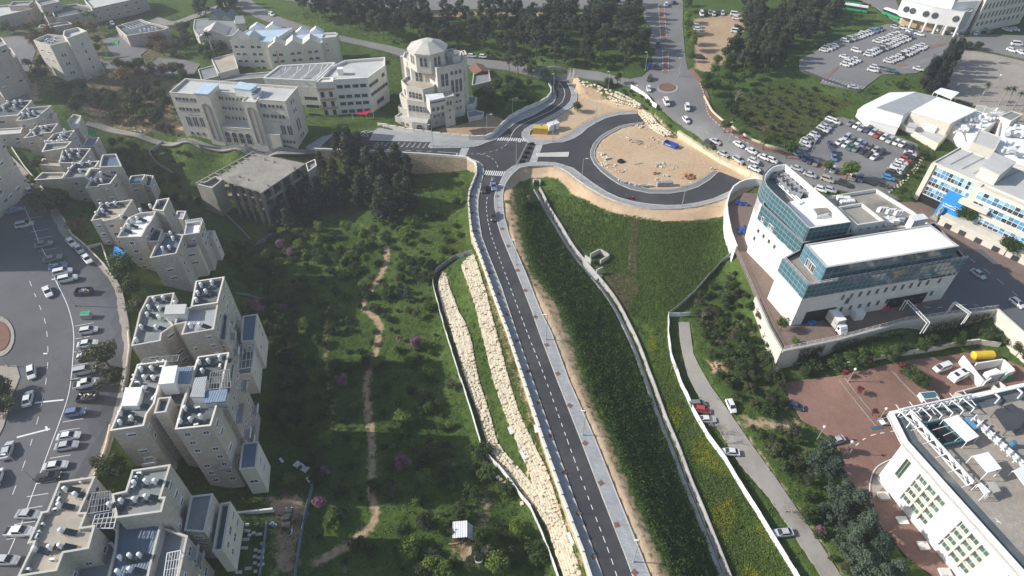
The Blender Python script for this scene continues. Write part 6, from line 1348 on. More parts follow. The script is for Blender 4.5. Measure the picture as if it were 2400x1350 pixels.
slabroof([(2212,983),(2244,972),(2295,1022),(2266,1036)],zl+1.6); slabroof([(2280,1068),(2316,1059),(2348,1098),(2314,1108)],zl+2.4)
slabroof([(2258,982),(2270,977),(2295,1003),(2281,1006)],zl+.8,'solar_panel','blue_glass'); slabroof([(2338,958),(2358,955),(2400,988),(2390,1004),(2360,1010),(2330,968)],zl+1,'chiller','dark_metal'); slabroof([(2350,952),(2372,945),(2430,990),(2430,1005)],zl+1,'chiller','dark_metal')
slabroof([(2317,1130),(2330,1128),(2346,1150),(2322,1158)],zl+1.2,'plant_box','grey_render'); slabroof([(2375,1103),(2400,1090),(2440,1130),(2440,1190)],zl+1.2,'fan_rack','white_metal'); slabroof([(2290,1135),(2300,1131),(2322,1152),(2308,1160)],zl+1.6,'air_unit','white_metal')
m=MB(); [m.bar(P1(2285+i*2,980+i*5,zl+.4),P1(2400+i*2,1085+i*5,zl+.4),.5,.5) for i in (0,3)]; [m.bar(P1(2290+i*14,972+i*14,zl+1),P1(2276+i*14,985+i*14,zl+1),.25) for i in range(8)]; Lb.mesh(m,'duct','white_metal')
p=P1(2372,1043,zl-.2); m=MB(); m.cyl(p,p+Vector((0,0,1.2)),.7,.5,12); Lb.mesh(m,'blue_drum','blue_glass')
for t in range(6):m=MB(); q=oA+ld*(bays[0][0]-2+t*6)+ln*1.5; m.box(q.x-1.4,q.y-1,-8,q.x+.8,q.y+.8,-5.6+random.random()*.5); Lb.mesh(m,'planter','white_stone')
# --- vehicles
def loft(m,st,mi=0):
 k=len(st[0]); vs=[p for r in st for p in r]
 fs=[(i*k+j,i*k+(j+1) % k,(i+1)*k+(j+1) % k,(i+1)*k+j) for i in range(len(st)-1) for j in range(k)]
 fs += [tuple(range(k))[::-1],tuple((len(st)-1)*k+j for j in range(k))]; m.add(vs,fs,mi)
def carmeshes(kind):
 L,Wd,H,belt,hood,tail=dict(sedan=(4.5,.88,1.43,.92,.86,.95),hatch=(4.1,.86,1.5,.95,.9,1.0),wagon=(4.7,.9,1.7,1.05,1.0,1.05),van=(4.9,.95,1.95,1.15,1.1,1.15),pickup=(5.1,.92,1.75,1.1,1.05,1.05))[kind]
 x0,x1=-L/2,L/2
 cab=dict(sedan=(-1.75,-1.05,.35,1.15),hatch=(-2.0,-1.6,.35,1.15),wagon=(-2.25,-2.0,.45,1.25),van=(-2.4,-2.25,.85,1.75),pickup=(-.9,-.65,.6,1.35))[kind]
 m=MB()
 def ring(x,w_,zt,zb=.25):return [(x,-w_,zb),(x,w_,zb),(x,w_+.02,(zb+zt)/2),(x,w_-.03,zt-.08),(x,w_-.14,zt),(x,-w_+.14,zt),(x,-w_+.03,zt-.08),(x,-w_-.02,(zb+zt)/2)]
 loft(m,[ring(x0,Wd-.12,tail-.2,.4),ring(x0+.12,Wd-.04,tail,.28),ring(cab[0],Wd,belt,.22),ring(cab[3],Wd,belt,.22),ring(x1-.45,Wd-.03,hood-.1,.24),ring(x1-.08,Wd-.12,hood-.25,.28),ring(x1,Wd-.22,.6,.38)])
 bw,rw=Wd-.1,Wd-.25
 B=[(cab[0],-bw,belt-.02),(cab[3],-bw,belt-.02),(cab[3],bw,belt-.02),(cab[0],bw,belt-.02)]; T=[(cab[1],-rw,H),(cab[2],-rw,H),(cab[2],rw,H),(cab[1],rw,H)]
 m.add(B+T,[(4,5,6,7),(0,1,5,4),(1,2,6,5),(2,3,7,6),(3,0,4,7)])
 if kind == 'pickup':m.box(x0+.15,-Wd+.16,1.06,cab[0]-.05,Wd-.16,1.075,1)
 def pane(a,b,c,d,k=.1,off=.015):
  a,b,c,d=map(Vector,(a,b,c,d)); ce=(a+b+c+d)/4; n=(b-a).cross(d-a).normalized(); q=[p.lerp(ce,k)+n*off for p in (a,b,c,d)]; return q
 ws=pane(B[1],B[2],T[2],T[1],.08); rwd=pane(B[3],B[0],T[0],T[3],.12); s1=pane(B[0],B[1],T[1],T[0],.13); s2=pane(B[2],B[3],T[3],T[2],.13)
 g={}
 for nm,q in (('windscreen',ws),('rear_window',rwd),('side_window',s1),('side_window2',s2)):g[nm]=MB().add(q,[(0,1,2,3)]).mesh(nm.rstrip('2'),'car_glass')
 allg=MB(); [allg.add(q,[(0,1,2,3)]) for q in (ws,rwd,s1,s2)]
 wx=(x0+.85,x1-.85)
 far=MB(); far.v=list(m.v); far.f=list(m.f); far.m=list(m.m)
 for x in wx:
  for s in (-1,1):far.cyl((x,s*(Wd-.18),.31),(x,s*(Wd+.03),.31),.31,.31,8,1)
 wh=MB(); wh.cyl((0,-.1,0),(0,.1,0),.32,.32,12,0); wh.cyl((0,-.11,0),(0,.11,0),.19,.19,8,1)
 hl=MB(); hl.box(-.06,-.16,-.07,.06,.16,.07)
 tl=MB(); tl.box(-.04,-.14,-.1,.04,.14,.1)
 return dict(body=m.mesh('car_body',['car_paint','rubber']),far=far.mesh('car_body',['car_paint','rubber']),glass=g,allg=allg.mesh('window_band','car_glass'),wheel=wh.mesh('wheel',['rubber','grey_metal']),head=hl.mesh('headlight','white_metal'),tail=tl.mesh('tail_light','red_leaf_'),wx=wx,W=Wd,x0=x0,x1=x1,H=H,hood=hood,tl=tail)
surf('red_leaf_',(.35,.02,.02),.1,1,.3,5)
CM={k:carmeshes(k) for k in ('sedan','hatch','wagon','van','pickup')}
CC=dict(w=('white',(.8,.8,.79)),s=('silver',(.5,.52,.54)),g=('grey',(.2,.21,.22)),k=('black',(.02,.02,.024)),b=('blue',(.12,.2,.36)),d=('dark blue',(.025,.045,.11)),r=('red',(.5,.03,.04)),n=('brown',(.2,.15,.12)),e=('green',(.04,.16,.14)),t=('tan',(.42,.38,.31)),B=('bright blue',(.03,.3,.65)))
WORD=dict(sedan='saloon',hatch='hatchback',wagon='estate car',van='van',pickup='pickup truck')
def car(u,v,dirpx,col,kind,label,group,near=None,cat='car',flip=None):
 p,q=G1(u,v),G1(u+dirpx[0],v+dirpx[1]); a=math.atan2(q.y-p.y,q.x-p.x)
 zz=max(zat(p.x+dx,p.y+dy) for dx in (-1.5,1.5) for dy in (-1.5,1.5)); z=float(min(zz,p.z+.4))+CARLIFT
 c=CM[kind]; near=mpx(u,v) > 6.9 if near is None else near
 o=link('parked_car' if cat == 'car' else cat.replace(' ','_'),c['body'] if near else c['far'],None,(p.x,p.y,z),a+random.uniform(-.03,.03)); tag(o,label,cat,group)
 k=random.uniform(.9,1.05); o.color=(*[x*k for x in CC[col][1]],1)
 if near:
  for nm,me in c['glass'].items():link(me.name.split('.')[0],me,o)
  for x in c['wx']:
   for s in (-1,1):link('wheel',c['wheel'],o,(x,s*(c['W']-.08),.32))
  for s in (-1,1):link('headlight',c['head'],o,(c['x1']-.1,s*(c['W']-.36),c['hood']-.3)); link('tail_light',c['tail'],o,(c['x0']+.03,s*(c['W']-.3),c['tl']-.28))
 else:link('window_band',c['allg'],o)
 return o
CARLIFT=.13
def kindfor(i):return random.choice(('sedan','hatch','hatch','wagon','sedan'))
def rowcars(pts,cols,d,where,group,kinds=None,first='from the near end'):
 n=len(cols)
 if len(pts) == 2 and n > 2:pts=[(pts[0][0]+(pts[1][0]-pts[0][0])*i/(n-1)+random.uniform(-1.2,1.2),pts[0][1]+(pts[1][1]-pts[0][1])*i/(n-1)+random.uniform(-.7,.7)) for i in range(n)]
 for i,(p,c) in enumerate(zip(pts,cols)):
  k=kinds[i] if kinds else kindfor(i); k=dict(S='sedan',H='hatch',W='wagon',V='van',P='pickup').get(k,k)
  car(*p,d if not isinstance(d,list) else d[i],c,k,f'{CC[c][0]} {WORD[k]}, {ORD[i+1]} {first} {where}',group)
G1S='cars parked along the left street'
rowcars([(15,472),(38,498),(61,531),(105,577),(126,611),(139,630),(150,642),(162,658)],'bbsggbww',(1,-.2),'of the upper bays on the left street',G1S,'HSWSSSWW','from the top')
rowcars([(171,573.5),(189,590),(208,613)],'wsw',(.8,.95),'along the right kerb of the left street',G1S,'SSS','from the top'); rowcars([(60,440),(74,455)],'ww',(.9,.6),'behind the grey-green street tree',G1S,'SH','from the top')
rowcars([(211,779),(209,811),(205,841),(202,873),(206,905)],'wwwsw',(1,-.18),'of the middle bays below the recycling bins',G1S,'HSHWP','from the top'); rowcars([(181,971),(165,1027),(160,1049),(135,1096),(118,1121)],'bwswk',(1,-.14),'of the bays beside the shaded street',G1S,'HSSSS','from the top')
rowcars([(71,1210),(51,1250),(20,1317)],'sws',(1,.02),'of the bays below the sand-floored roof',G1S,'SPS','from the top')
for u,v,d,c,k,l in ((115,688,(.5,.9),'w','sedan','white saloon car turning off the left street roundabout'),(78,878,(.12,1),'w','hatch','white hatchback driving up the middle of the left street'),(70,939,(.2,-1),'w','sedan','white saloon stopped at the white arrow on the left street'),(21.5,1060,(.35,-1),'s','sedan','silver saloon driving on the shaded left street beside a leaning lamp'),(-2,1123,(.35,-1),'w','hatch','white car half cut off by the left picture edge')):car(u,v,d,c,k,l,'cars driving on the left street')
for u,v,d,c,k,l in ((1157,440,(.12,1),'b','pickup','blue-grey pickup just below the crossing on the new road'),(1133,446,(-.05,1),'k','wagon','black car beside the parapet shadow on the new road'),(1156,511,(.1,1),'k','wagon','dark car driving alone on the new road')):car(u,v,d,c,k,l,'cars on the new road',True)
for u,v,d,c,k,l in ((1561,14,(0,1),'w','hatch','white car on the avenue near the top edge'),(1578,9,(1,-.5),'d','hatch','dark car turning at the top of the avenue'),(1541,108,(0,1),'d','van','dark blue van waiting in the tree shadow on the avenue'),(1538,161,(0,1),'k','hatch','black car leaving the avenue beside the blue kiosk'),(1522,188,(-.35,1),'k','wagon','black car entering the small roundabout'),(1520,212,(.15,1),'w','hatch','white car beside the white hoarding at the small roundabout'),(1561,245,(.5,1),'w','van','white van just below the small roundabout'),(1610,256,(.1,1),'w','wagon','white estate car beside the red pavement below the roundabout'),(1607,287,(.6,1),'w','hatch','white car alone in the bend of the old road')):car(u,v,d,c,k,l,'cars driving around the small roundabout')
rowcars([(1661,344),(1694,366),(1729,381),(1767,401)],'kssw',(1,.68),'in the queue beside the limestone wall','cars queueing on the curved old road','WSWS','from the top'); rowcars([(1676,337),(1730,344),(1760,359),(1789,374),(1808,381)],'swwww',(1,.6),'parked along the red-paved kerb','cars parked along the red-paved kerb','SSSSH','from the top'); car(1765,383,(1,.6),'w','hatch','white car overtaking between the queue and the kerb row','cars queueing on the curved old road')
rowcars([(1866,399),(1897,414),(1938,425),(1977,435)],'sstk',(1,.33),'of the kerb row behind the curved glass roof','cars parked along the red-paved kerb','SSWW','from the left'); rowcars([(1922,449),(1944,450)],'ws',(1,.3),'just behind the white mall parapet','cars parked along the red-paved kerb','HH','from the left')
ML='cars in the middle car park'
rowcars([(1991.5,293),(2005.5,299),(2017.5,305),(2032,308),(2045,315),(2055,320.6),(2070,325.7),(2084,333),(2098.7,338),(2113,342),(2130.7,349)],'gwsdsrwswwk',(-.75,.6),'of the upper row, middle car park',ML,None,'from the left')
rowcars([(1946,285),(1956,289),(1940.5,294),(1933.5,301),(1926.6,308),(1918,314),(1909,320),(1902,327),(1897.6,331.5),(1888,334.5),(1885,343),(1878,350),(1871,358),(1868,366)],'wwgswkswgswgkb',(1,.42),'of the left row, middle car park',ML,None,'from the top')
rowcars([(1965,337),(1980,343),(1991.5,350),(2004,353.5),(2020.5,359),(2033,366),(2047,372)],'wwegkkw',(-.75,.6),'of the front centre row',ML,None,'from the left'); rowcars([(1982,326),(1995,331.5),(2010,338),(2021.7,344),(2035.6,348),(2049.5,354.7),(2063.5,360.5)],'sgsbnsk',(-.75,.6),'of the rear centre row',ML,None,'from the left')
rowcars([(2132,364),(2128.5,371),(2120,378),(2111,384),(2106.5,390),(2100.7,396),(2093.7,406),(2089,412),(2079.8,421),(2068,437)],'wkrwwwwkBk',(1,.35),'of the right row, middle car park',ML,None,'from the top')
rowcars([(1945,344),(1952,363),(1953,373)],'ddb',(.35,1),'near the small tree in the middle car park',ML,'HWS','from the top'); rowcars([(1884,374),(1896,381),(1911,386),(1939,396),(1952,401)],'bdgbw',(-.5,1),'of the low-wall row, middle car park',ML,None,'from the left'); rowcars([(1999,419),(2016,422)],'sb',(-.4,1),'beyond the bigger tree, middle car park',ML,None,'from the left')
UL='cars in the upper car park'
rowcars([(1980,99),(2062,70)],'wksgswwwwsbbbd',(1,.22),'of the back row, upper car park',UL,None,'from the left'); rowcars([(1929,121),(1955,111)],'wwws',(1,.2),'of the left corner group, upper car park',UL,None,'from the left')
rowcars([(2056,100.5),(2105,84)],'wwwwwsw',(1,.2),'of the upper double row, upper car park',UL,None,'from the left'); rowcars([(2033,131),(2124,93)],'wwwwsksgwwwwwsww',(1,.22),'of the lower double row, upper car park',UL,None,'from the left')
rowcars([(2082,147),(2163,111)],'wwwwwkwwswwwww',(1,.22),'of the front row beside the red islands',UL,None,'from the left'); rowcars([(1979.7,155),(1988,151),(1997,147),(2005.7,143.5)],'wwww',(1,.28),'of the small group in the upper car park',UL,None,'from the left')
for u,v,c,l in ((1978,136.5,'w','white car alone behind the small group, upper car park'),(2006,122,'w','white car alone at the end of the double row'),(2130,89,'k','black car at the far end of the lower double row'),(2044.6,168,'w','white car nearest the green bank, upper car park'),(2050,161,'w','white car behind another at the car park\'s near edge'),(2069,165,'g','grey car between the white pair and the green cars'),(2077,167,'e','dark green car, left of the two green ones'),(2089,169,'e','dark green car, right of the two green ones'),(2151,165,'w','white car beside the cypresses at the car park edge'),(1998.5,208.6,'s','silver-blue car alone in the lowest bay of the upper car park'),(2097,67,'s','silver car by the yellow fence behind the car park'),(2114,68,'w','white car by the yellow fence, second from the left'),(2134,77,'w','white car in front of the picture truck, left of three'),(2144,80,'b','pale blue car in front of the picture truck'),(2154,83,'w','white car in front of the picture truck, right of three')):car(u,v,(1,.25),c,kindfor(0),l,UL)
for u,v,d,c,k,l in ((2232,80,(1,.2),'w','van','white minibus on the far street by the store'),(2289,81,(1,-.6),'w','hatch','white car parked at the corner of the cream store'),(2307,71,(1,-.6),'s','sedan','silver car in the shade of the cream store'),(2318,79,(1,-.6),'k','wagon','black car in the shade of the cream store'),(2359,73,(1,.3),'s','sedan','silver car in the shaded yard, left of two'),(2377,72,(1,.3),'s','sedan','silver car in the shaded yard, right of two'),(2382,107,(1,.1),'w','van','white van at the right edge beyond the cypresses'),(2369,121,(1,.4),'w','hatch','white car below the white van at the right edge'),(2391,126,(1,.4),'w','sedan','white car touching the right edge beyond the cypresses'),(2212,78,(1,.3),'k','sedan','black car right behind the picture truck')):car(u,v,d,c,k,l,'cars around the far store')
rowcars([(1106.5,135),(1133,136.5),(1152,138)],'wwk',(1,.06),'parked on the old road by the pine wood','cars on the old road by the wood','HHS','from the left'); car(1243,168,(1,.12),'w','hatch','white car on the old road right of the wood shade','cars on the old road by the wood'); car(638,37,(1,.5),'w','hatch','white car on the side road behind the blue roofs','cars on the old road by the wood')
DL='cars on the dirt lot beside the avenue'
rowcars([(1634,65),(1636,72),(1634,85),(1639,137)],'swkk',(1,.1),'along the left side of the dirt lot',DL,None,'from the top'); rowcars([(1722,37),(1726,46),(1731,68),(1724,77)],'wwkw',(1,.1),'along the right side of the dirt lot',DL,'VHSV','from the top'); rowcars([(1644,36),(1663,33),(1672,36),(1683,32),(1693,34)],'wgsks',(.3,1),'at the top of the dirt lot',DL,'VHHSH','from the left')
PG='cars parked beside the footpath'
for u,v,d,c,k,l in ((1634,951,(1,-.15),'g','hatch','blue-grey car by the white fence, above the red one'),(1645,966,(1,.1),'r','hatch','dark red car squeezed between two others by the white fence'),(1655,988,(1,-.05),'w','sedan','white car under the bare tree by the white fence'),(1712,956,(.45,1),'w','hatch','white car on the right edge of the footpath'),(1709,1064,(-1,.02),'w','sedan','white saloon halfway across the footpath'),(1832,1253,(-1,.15),'s','sedan','silver car lowest on the footpath beside the white fence')):car(u,v,d,c,k,l,PG,True)
for u,v,d,c,k,l in ((1957,1036,(-1,.3),'s','sedan','pale silver car driving across the red-paved courtyard'),(1862,956,(1,.3),'d','hatch','dark car in the shade at the courtyard\'s left corner'),(2078,991,(-1,.1),'w','hatch','white car half hidden behind the laboratory roof'),(2203,868,(-1,.32),'w','van','white van parked beside the caravan'),(2290,646,(1,.7),'s','sedan','silver car in the shade right of the white mall'),(2381,714,(1,.8),'w','hatch','white car with green stripe at the right street edge'),(677,1222,(.15,-1),'k','pickup','black pickup on the dirt track by the blue fence')):car(u,v,d,c,k,l,'cars around the yards',True)
rowcars([(255,64),(265,58),(275,34),(288,28),(300,25),(312,21),(322,17)],'kskgskd',(.6,1),'in the shaded yard at the upper left','cars in the shaded upper-left yard',None,'from the left')
def truck(u,v,d,label,L=7.2,hb=2.9,sidecol='white_metal',pics=False):
 p,q=G1(u,v),G1(u+d[0],v+d[1]); a=math.atan2(q.y-p.y,q.x-p.x); r=empty('truck',(p.x,p.y,p.z+.12),a,label,'truck',None)
 m=MB(); m.box(-L/2,-1.22,.9,L/2-2.1,1.22,.9+hb); m.build('cargo_box',sidecol,r); m=MB(); m.box(-L/2-.02,-1.25,.9+hb,L/2-2.08,1.25,.93+hb); m.build('box_roof','roof_white',r)
 m=MB(); loft(m,[[(x,-w_,z0),(x,w_,z0),(x,w_,z1),(x,-w_,z1)] for x,w_,z0,z1 in ((L/2-1.95,1.1,.5,2.7),(L/2-.9,1.1,.5,2.65),(L/2-.35,1.05,.5,1.9),(L/2,1,.5,1.4))]); m.build('cab','white_metal',r)
 m=MB(); m.add([(L/2-.86,-.95,2.5),(L/2-.86,.95,2.5),(L/2-.36,.9,1.85),(L/2-.36,-.9,1.85)],[(0,3,2,1)]); [setattr(m,'v',[(x+.03,y,z+.03) for x,y,z in m.v])]; m.build('windscreen','car_glass',r)
 for s in (-1,1):m=MB(); m.box(L/2-1.7,s*1.1-.02,1.5,L/2-.95,s*1.1+.02,2.3); m.build('side_window','car_glass',r)
 for x in (-L/2+1,-L/2+2,L/2-1.2):
  for s in (-1,1):m=MB(); m.cyl((x,s*.8,.42),(x,s*1.12,.42),.42,.42,12); m.build('wheel','rubber',r)
 m=MB(); m.box(-L/2+.1,-.5,.55,L/2-1.9,.5,.9); m.build('chassis','dark_metal',r)
 return r
T_=truck(1952,763,(.62,.7),'white box truck backed into the loading bay of the white building',8.2,3,'grey_render'); m=MB()
for i in range(8):m.box(-2.6+i*.62,-1.26,2.2+.2*(i % 3),-2.2+i*.62,-1.225,2.9);
m.build('side_lettering','grey_metal',T_)
T2_=truck(2178,68,(1,.36),'white truck with three blue and orange picture panels',9,2.9)
for i in range(3):
 m=MB(); m.box(-4.2+i*2.1,-1.26,1.2,-2.3+i*2.1,-1.23,3.5,0); m.cyl((-3.25+i*2.1,-1.26,1.9),(-3.25+i*2.1,-1.28,1.9),.55,.55,10,1); m.build('picture_panel',['blue_cloth','terracotta' if i != 1 else 'blue_glass'],T2_)
def bus(u,v,d,label,col='white_metal',L=12):
 p,q=G1(u,v),G1(u+d[0],v+d[1]); a=math.atan2(q.y-p.y,q.x-p.x); r=empty('bus',(p.x,p.y,p.z+.12),a,label,'bus','buses at the far stops')
 m=MB(); m.box(-L/2,-1.25,.35,L/2,1.25,1.5,1); m.box(-L/2,-1.25,2.6,L/2,1.25,3.05,0); m.build('body',[col,'green_cloth'],r); m=MB(); m.box(-L/2+.05,-1.22,1.5,L/2-.05,1.22,2.6); m.build('window_band','car_glass',r); m=MB(); m.box(-2,-.8,3.05,2,.8,3.3); m.build('roof_unit','white_metal',r)
 for x in (-L/2+2.5,L/2-2.5):
  for s in (-1,1):m=MB(); m.cyl((x,s*.9,.45),(x,s*1.27,.45),.45,.45,12); m.build('wheel','rubber',r)
bus(2094,42,(1,.38),'white and green bus on the far street beside the kerb'); bus(1988,8,(1,.12),'white bus behind the pine wood, nearest the top edge'); bus(2000,26,(1,.15),'white bus with green skirt behind the pine wood'); bus(1418,5,(1,.02),'grey bus at the top edge left of the avenue')
# caravan, person, motorbikes
p=G1(2240,888); r=empty('caravan',(p.x,p.y,p.z+.15),.45,'white caravan parked beside the white van in the red courtyard','caravan'); m=MB(); loft(m,[[(x,-1.1,z0),(x,1.1,z0),(x,1.1,z1),(x,-1.1,z1)] for x,z0,z1 in ((-2.6,.7,2.2),(-2.2,.4,2.6),(2,.4,2.6),(2.6,.6,1.6))]); m.build('caravan_body','white_render',r)
for x in (-1.4,1.5):m=MB(); m.box(x-.5,-.6,2.61,x+.5,.6,2.68); m.build('roof_hatch','car_glass',r)
for s in (-1,1):m=MB(); m.cyl((-.3,s*.9,.3),(-.3,s*1.12,.3),.32,.32,10); m.build('wheel','rubber',r); m=MB(); m.box(-1,s*1.1-.02,1.4,.6,s*1.1+.03,2); m.build('window','car_glass',r)
m=MB(); m.bar((2.5,0,.5),(3.6,0,.5),.12); m.build('tow_bar','dark_metal',r)
def motorbike(u,v,rz,label,col='red_cloth',z=None):
 p=G1(u,v); r=empty('motorbike',(p.x,p.y,p.z+.1),rz,label,'motorbike'); m=MB(); loft(m,[[(x,-w_,z0),(x,w_,z0),(x,w_,z1),(x,-w_,z1)] for x,w_,z0,z1 in ((-.9,.1,.7,.85),(-.3,.18,.4,.85),(.3,.2,.4,1.0),(.7,.12,.6,1.0))]); m.build('fairing',col,r); m=MB(); m.box(-.85,-.14,.84,.1,.14,.95); m.build('seat','rubber',r); m=MB(); m.bar((.55,-.38,1.08),(.55,.38,1.08),.05); m.bar((.55,0,1.05),(.8,0,.35),.06); m.build('handlebar','dark_metal',r)
 for x in (-.7,.75):m=MB(); m.cyl((x,-.08,.32),(x,.08,.32),.32,.32,12); m.build('wheel','rubber',r)
motorbike(1480,467,.1,'dark red motorbike parked at the outer kerb of the big roundabout'); motorbike(684,1250,1.4,'pale quad bike below the black pickup','white_metal')
def person(u,v,rz,top,legs,label,stride=.25,z=None):
 p=G1(u,v) if z is None else P1(u,v,z); vs=[(0,0,.95),(0,0,1.2),(0,0,1.45),(0,0,1.56),(0,0,1.66),(.02,0,1.76),(0,.19,1.42),(.03,.25,1.15),(stride*.6,.24,.92),(0,-.19,1.42),(-.03,-.25,1.15),(-stride*.4,-.24,.92),(0,.1,.9),(stride*.5,.1,.48),(stride*.7,.1,.06),(stride*.7+.16,.1,.04),(0,-.1,.9),(-stride*.4,-.1,.48),(-stride*.8,-.1,.06),(-stride*.8+.16,-.1,.04)]
 ed=[(0,1),(1,2),(2,3),(3,4),(4,5),(2,6),(6,7),(7,8),(2,9),(9,10),(10,11),(0,12),(12,13),(13,14),(14,15),(0,16),(16,17),(17,18),(18,19)]
 rad=[.16,.14,.17,.06,.1,.09,.07,.055,.045,.07,.055,.045,.1,.075,.05,.04,.1,.075,.05,.04]
 me=bpy.data.meshes.new('person'); me.from_pydata(vs,ed,[]); o=link('person',me,None,(p.x,p.y,p.z+.12),rz); sk=o.modifiers.new('skin','SKIN'); sl=me.skin_vertices[0].data
 for i,q in enumerate(rad):sl[i].radius=(q,q)
 sl[0].use_root=True; o.modifiers.new('sub','SUBSURF').levels=1
 dg=bpy.context.evaluated_depsgraph_get(); m2=bpy.data.meshes.new_from_object(o.evaluated_get(dg)); o.modifiers.clear(); o.data=m2
 for q in (top,legs,'skin_tone','dark_metal'):m2.materials.append(MATS[q])
 for f in m2.polygons:c=f.center; f.material_index=3 if c.z > 1.72 or c.z < .1 else 2 if c.z > 1.5 or (abs(c.y) > .2 and c.z < 1.0) else 0 if c.z > .92 else 1; f.use_smooth=True
 return tag(o,label,'person')
surf('skin_tone',(.45,.28,.2),.1,2,.7,5)
person(1467,465,0,'blue_plastic','dark_metal','person standing beside the dark red motorbike',.1); person(1625,326,2.2,'dark_metal','dark_metal','person in dark clothes walking by the limestone wall',.3); person(1805,372,2,'rust','dark_metal','person in brown walking on the red pavement'); person(256,997,1,'dark_metal','blue_plastic','person walking at the pavement edge below the blue-roofed block')
# --- trees
def clumpy(n_cl,env,cl_r,leaves,size,seed,flat=.6,up=.3):
 r_=np.random.default_rng(seed); C=np.array([env(r_) for _ in range(n_cl)]); per=leaves//n_cl; V=[]
 for c in C:
  d=r_.normal(size=(per,3)); d /= np.linalg.norm(d,axis=1)[:,None]; rr=cl_r*(.55+.45*r_.random(per))*r_.uniform(.7,1.25)
  p=c+d*rr[:,None]*np.array([1,1,flat]); n=d+r_.normal(size=(per,3))*.55+[0,0,up]; n /= np.linalg.norm(n,axis=1)[:,None]
  t=np.cross(n,r_.normal(size=(per,3))); t /= np.linalg.norm(t,axis=1)[:,None]+1e-9; b=np.cross(n,t); s=(size*(.6+.8*r_.random(per)))[:,None]
  V.append(np.stack([p-t*s-b*s*.5,p+t*s*.9-b*s*.45,p+t*s*.2+b*s*.8],1))
 V=np.concatenate(V).reshape(-1,3); return V
def trimesh(name,V,mat):
 me=bpy.data.meshes.new(name); n=len(V); me.vertices.add(n); me.vertices.foreach_set('co',V.astype(np.float32).ravel()); me.loops.add(n); me.loops.foreach_set('vertex_index',np.arange(n,dtype=np.int32)); me.polygons.add(n//3); me.polygons.foreach_set('loop_start',np.arange(n//3,dtype=np.int32)*3); me.polygons.foreach_set('loop_total',np.full(n//3,3,np.int32)); me.materials.append(MATS[mat]); me.update(calc_edges=True); return me
def env_ell(rx,z0,z1,p=.7):
 def f(r):
  d=r.normal(size=3); d /= np.linalg.norm(d); k=r.random()**.4*p; return np.array([d[0]*rx*k,d[1]*rx*k,(z0+z1)/2+d[2]*(z1-z0)/2*k])
 return f
def env_cone(rx,z0,z1):
 def f(r):t=r.random()**1.3; a=r.random()*6.283; k=rx*(1-t)**.8*(.4+.6*r.random()); return np.array([math.cos(a)*k,math.sin(a)*k,z0+(z1-z0)*t])
 return f
def env_umb(rx,z0,z1):
 def f(r):
  t=r.random(); a=r.random()*6.283; k=rx*math.sqrt(r.random())*(.55+.45*math.sin(3.0*min(1,t*.8+.2))); return np.array([math.cos(a)*k+.2*rx*(t-.5),math.sin(a)*k,z0+(z1-z0)*t])
 return f
def env_col(rx,z0,z1):
 def f(r):t=r.random(); a=r.random()*6.283; k=rx*(math.sin(math.pi*min(1,.12+t*.88))**.6)*(.5+.5*r.random()); return np.array([math.cos(a)*k,math.sin(a)*k,z0+(z1-z0)*t])
 return f
def limbs(h0,r0,tips,seed,mat,lean=.4,top=None):
 r_=random.Random(seed); m=MB(); top=top or Vector((r_.uniform(-lean,lean),r_.uniform(-lean,lean),h0)); mid=top*.5+Vector((r_.uniform(-.2,.2),r_.uniform(-.2,.2),0))
 m.cyl((0,0,-.6),mid,r0,r0*.75,7); m.cyl(mid,top,r0*.75,r0*.5,7)
 for q in tips:a=mid.lerp(top,r_.uniform(.5,1)); m.cyl(a,Vector(q),r0*.35,r0*.08,4)
 return m.mesh('trunk',mat)
def bare(seed,h,mat,spread=.55,depth=4):
 r_=random.Random(seed); m=MB()
 def grow(p,d,L,r,k):
  q=p+d*L; m.cyl(p,q,r,r*.62,5 if k > 2 else 3,0,False)
  if k == 0:return
  for i in range(r_.choice((2,3,3)) if k < depth else 4):
   dd=(d+Vector((r_.gauss(0,spread),r_.gauss(0,spread),r_.gauss(.1,spread*.6)))).normalized(); grow(p.lerp(q,r_.uniform(.65,1)),dd,L*r_.uniform(.6,.85),r*.55,k-1)
 grow(Vector((0,0,-.4)),Vector((0,0,1)),h*.28,h*.022,depth); return m.mesh('branches',mat)
TK={}   # kind -> list of (trunk mesh,crown mesh,height)
def reg(kind,n,h,mk):
 TK[kind]=[(*mk(i),h) for i in range(n)]
rs=random.Random(3)
def rt(n,R_,z):return [(R_*math.cos(a)*rs.uniform(.5,1),R_*math.sin(a)*rs.uniform(.5,1),z*rs.uniform(.85,1.1)) for a in [rs.uniform(0,6.28) for _ in range(n)]]
reg('pine',5,11,lambda i:(limbs(7.5,.2,rt(6,2,8),i,'bark',.9),trimesh('crown',clumpy(26,env_umb(2.6,4.2+i*.3,11),1.15,2100,.26,i,.75),'pine_leaf')))
reg('dense_pine',4,13,lambda i:(limbs(10,.26,rt(5,2,8),i,'bark',.4),trimesh('crown',clumpy(38,env_cone(3.7,1.6,13),1.2,3200,.3,20+i,.7),'pine_leaf')))
reg('cypress',3,12,lambda i:(limbs(8,.18,rt(3,.5,8),i,'bark',.1),trimesh('crown',clumpy(34,env_cone(1.9,.6,12),.85,2200,.24,40+i,1.3,.5),'cypress_leaf')))
reg('cedar',4,8,lambda i:(limbs(6,.2,rt(4,1.5,5),i,'bark',.3),trimesh('crown',clumpy(34,env_cone(3.6,.8,8),1.0,2900,.22,60+i,.6),'bluish_leaf')))
reg('leafy',4,6.5,lambda i:(limbs(3.2,.16,rt(7,1.6,4.4),i,'bark',.2),trimesh('crown',clumpy(22,env_ell(2.6,2.2,6.5),1.1,2300,.19,80+i,.8),'green_leaf')))
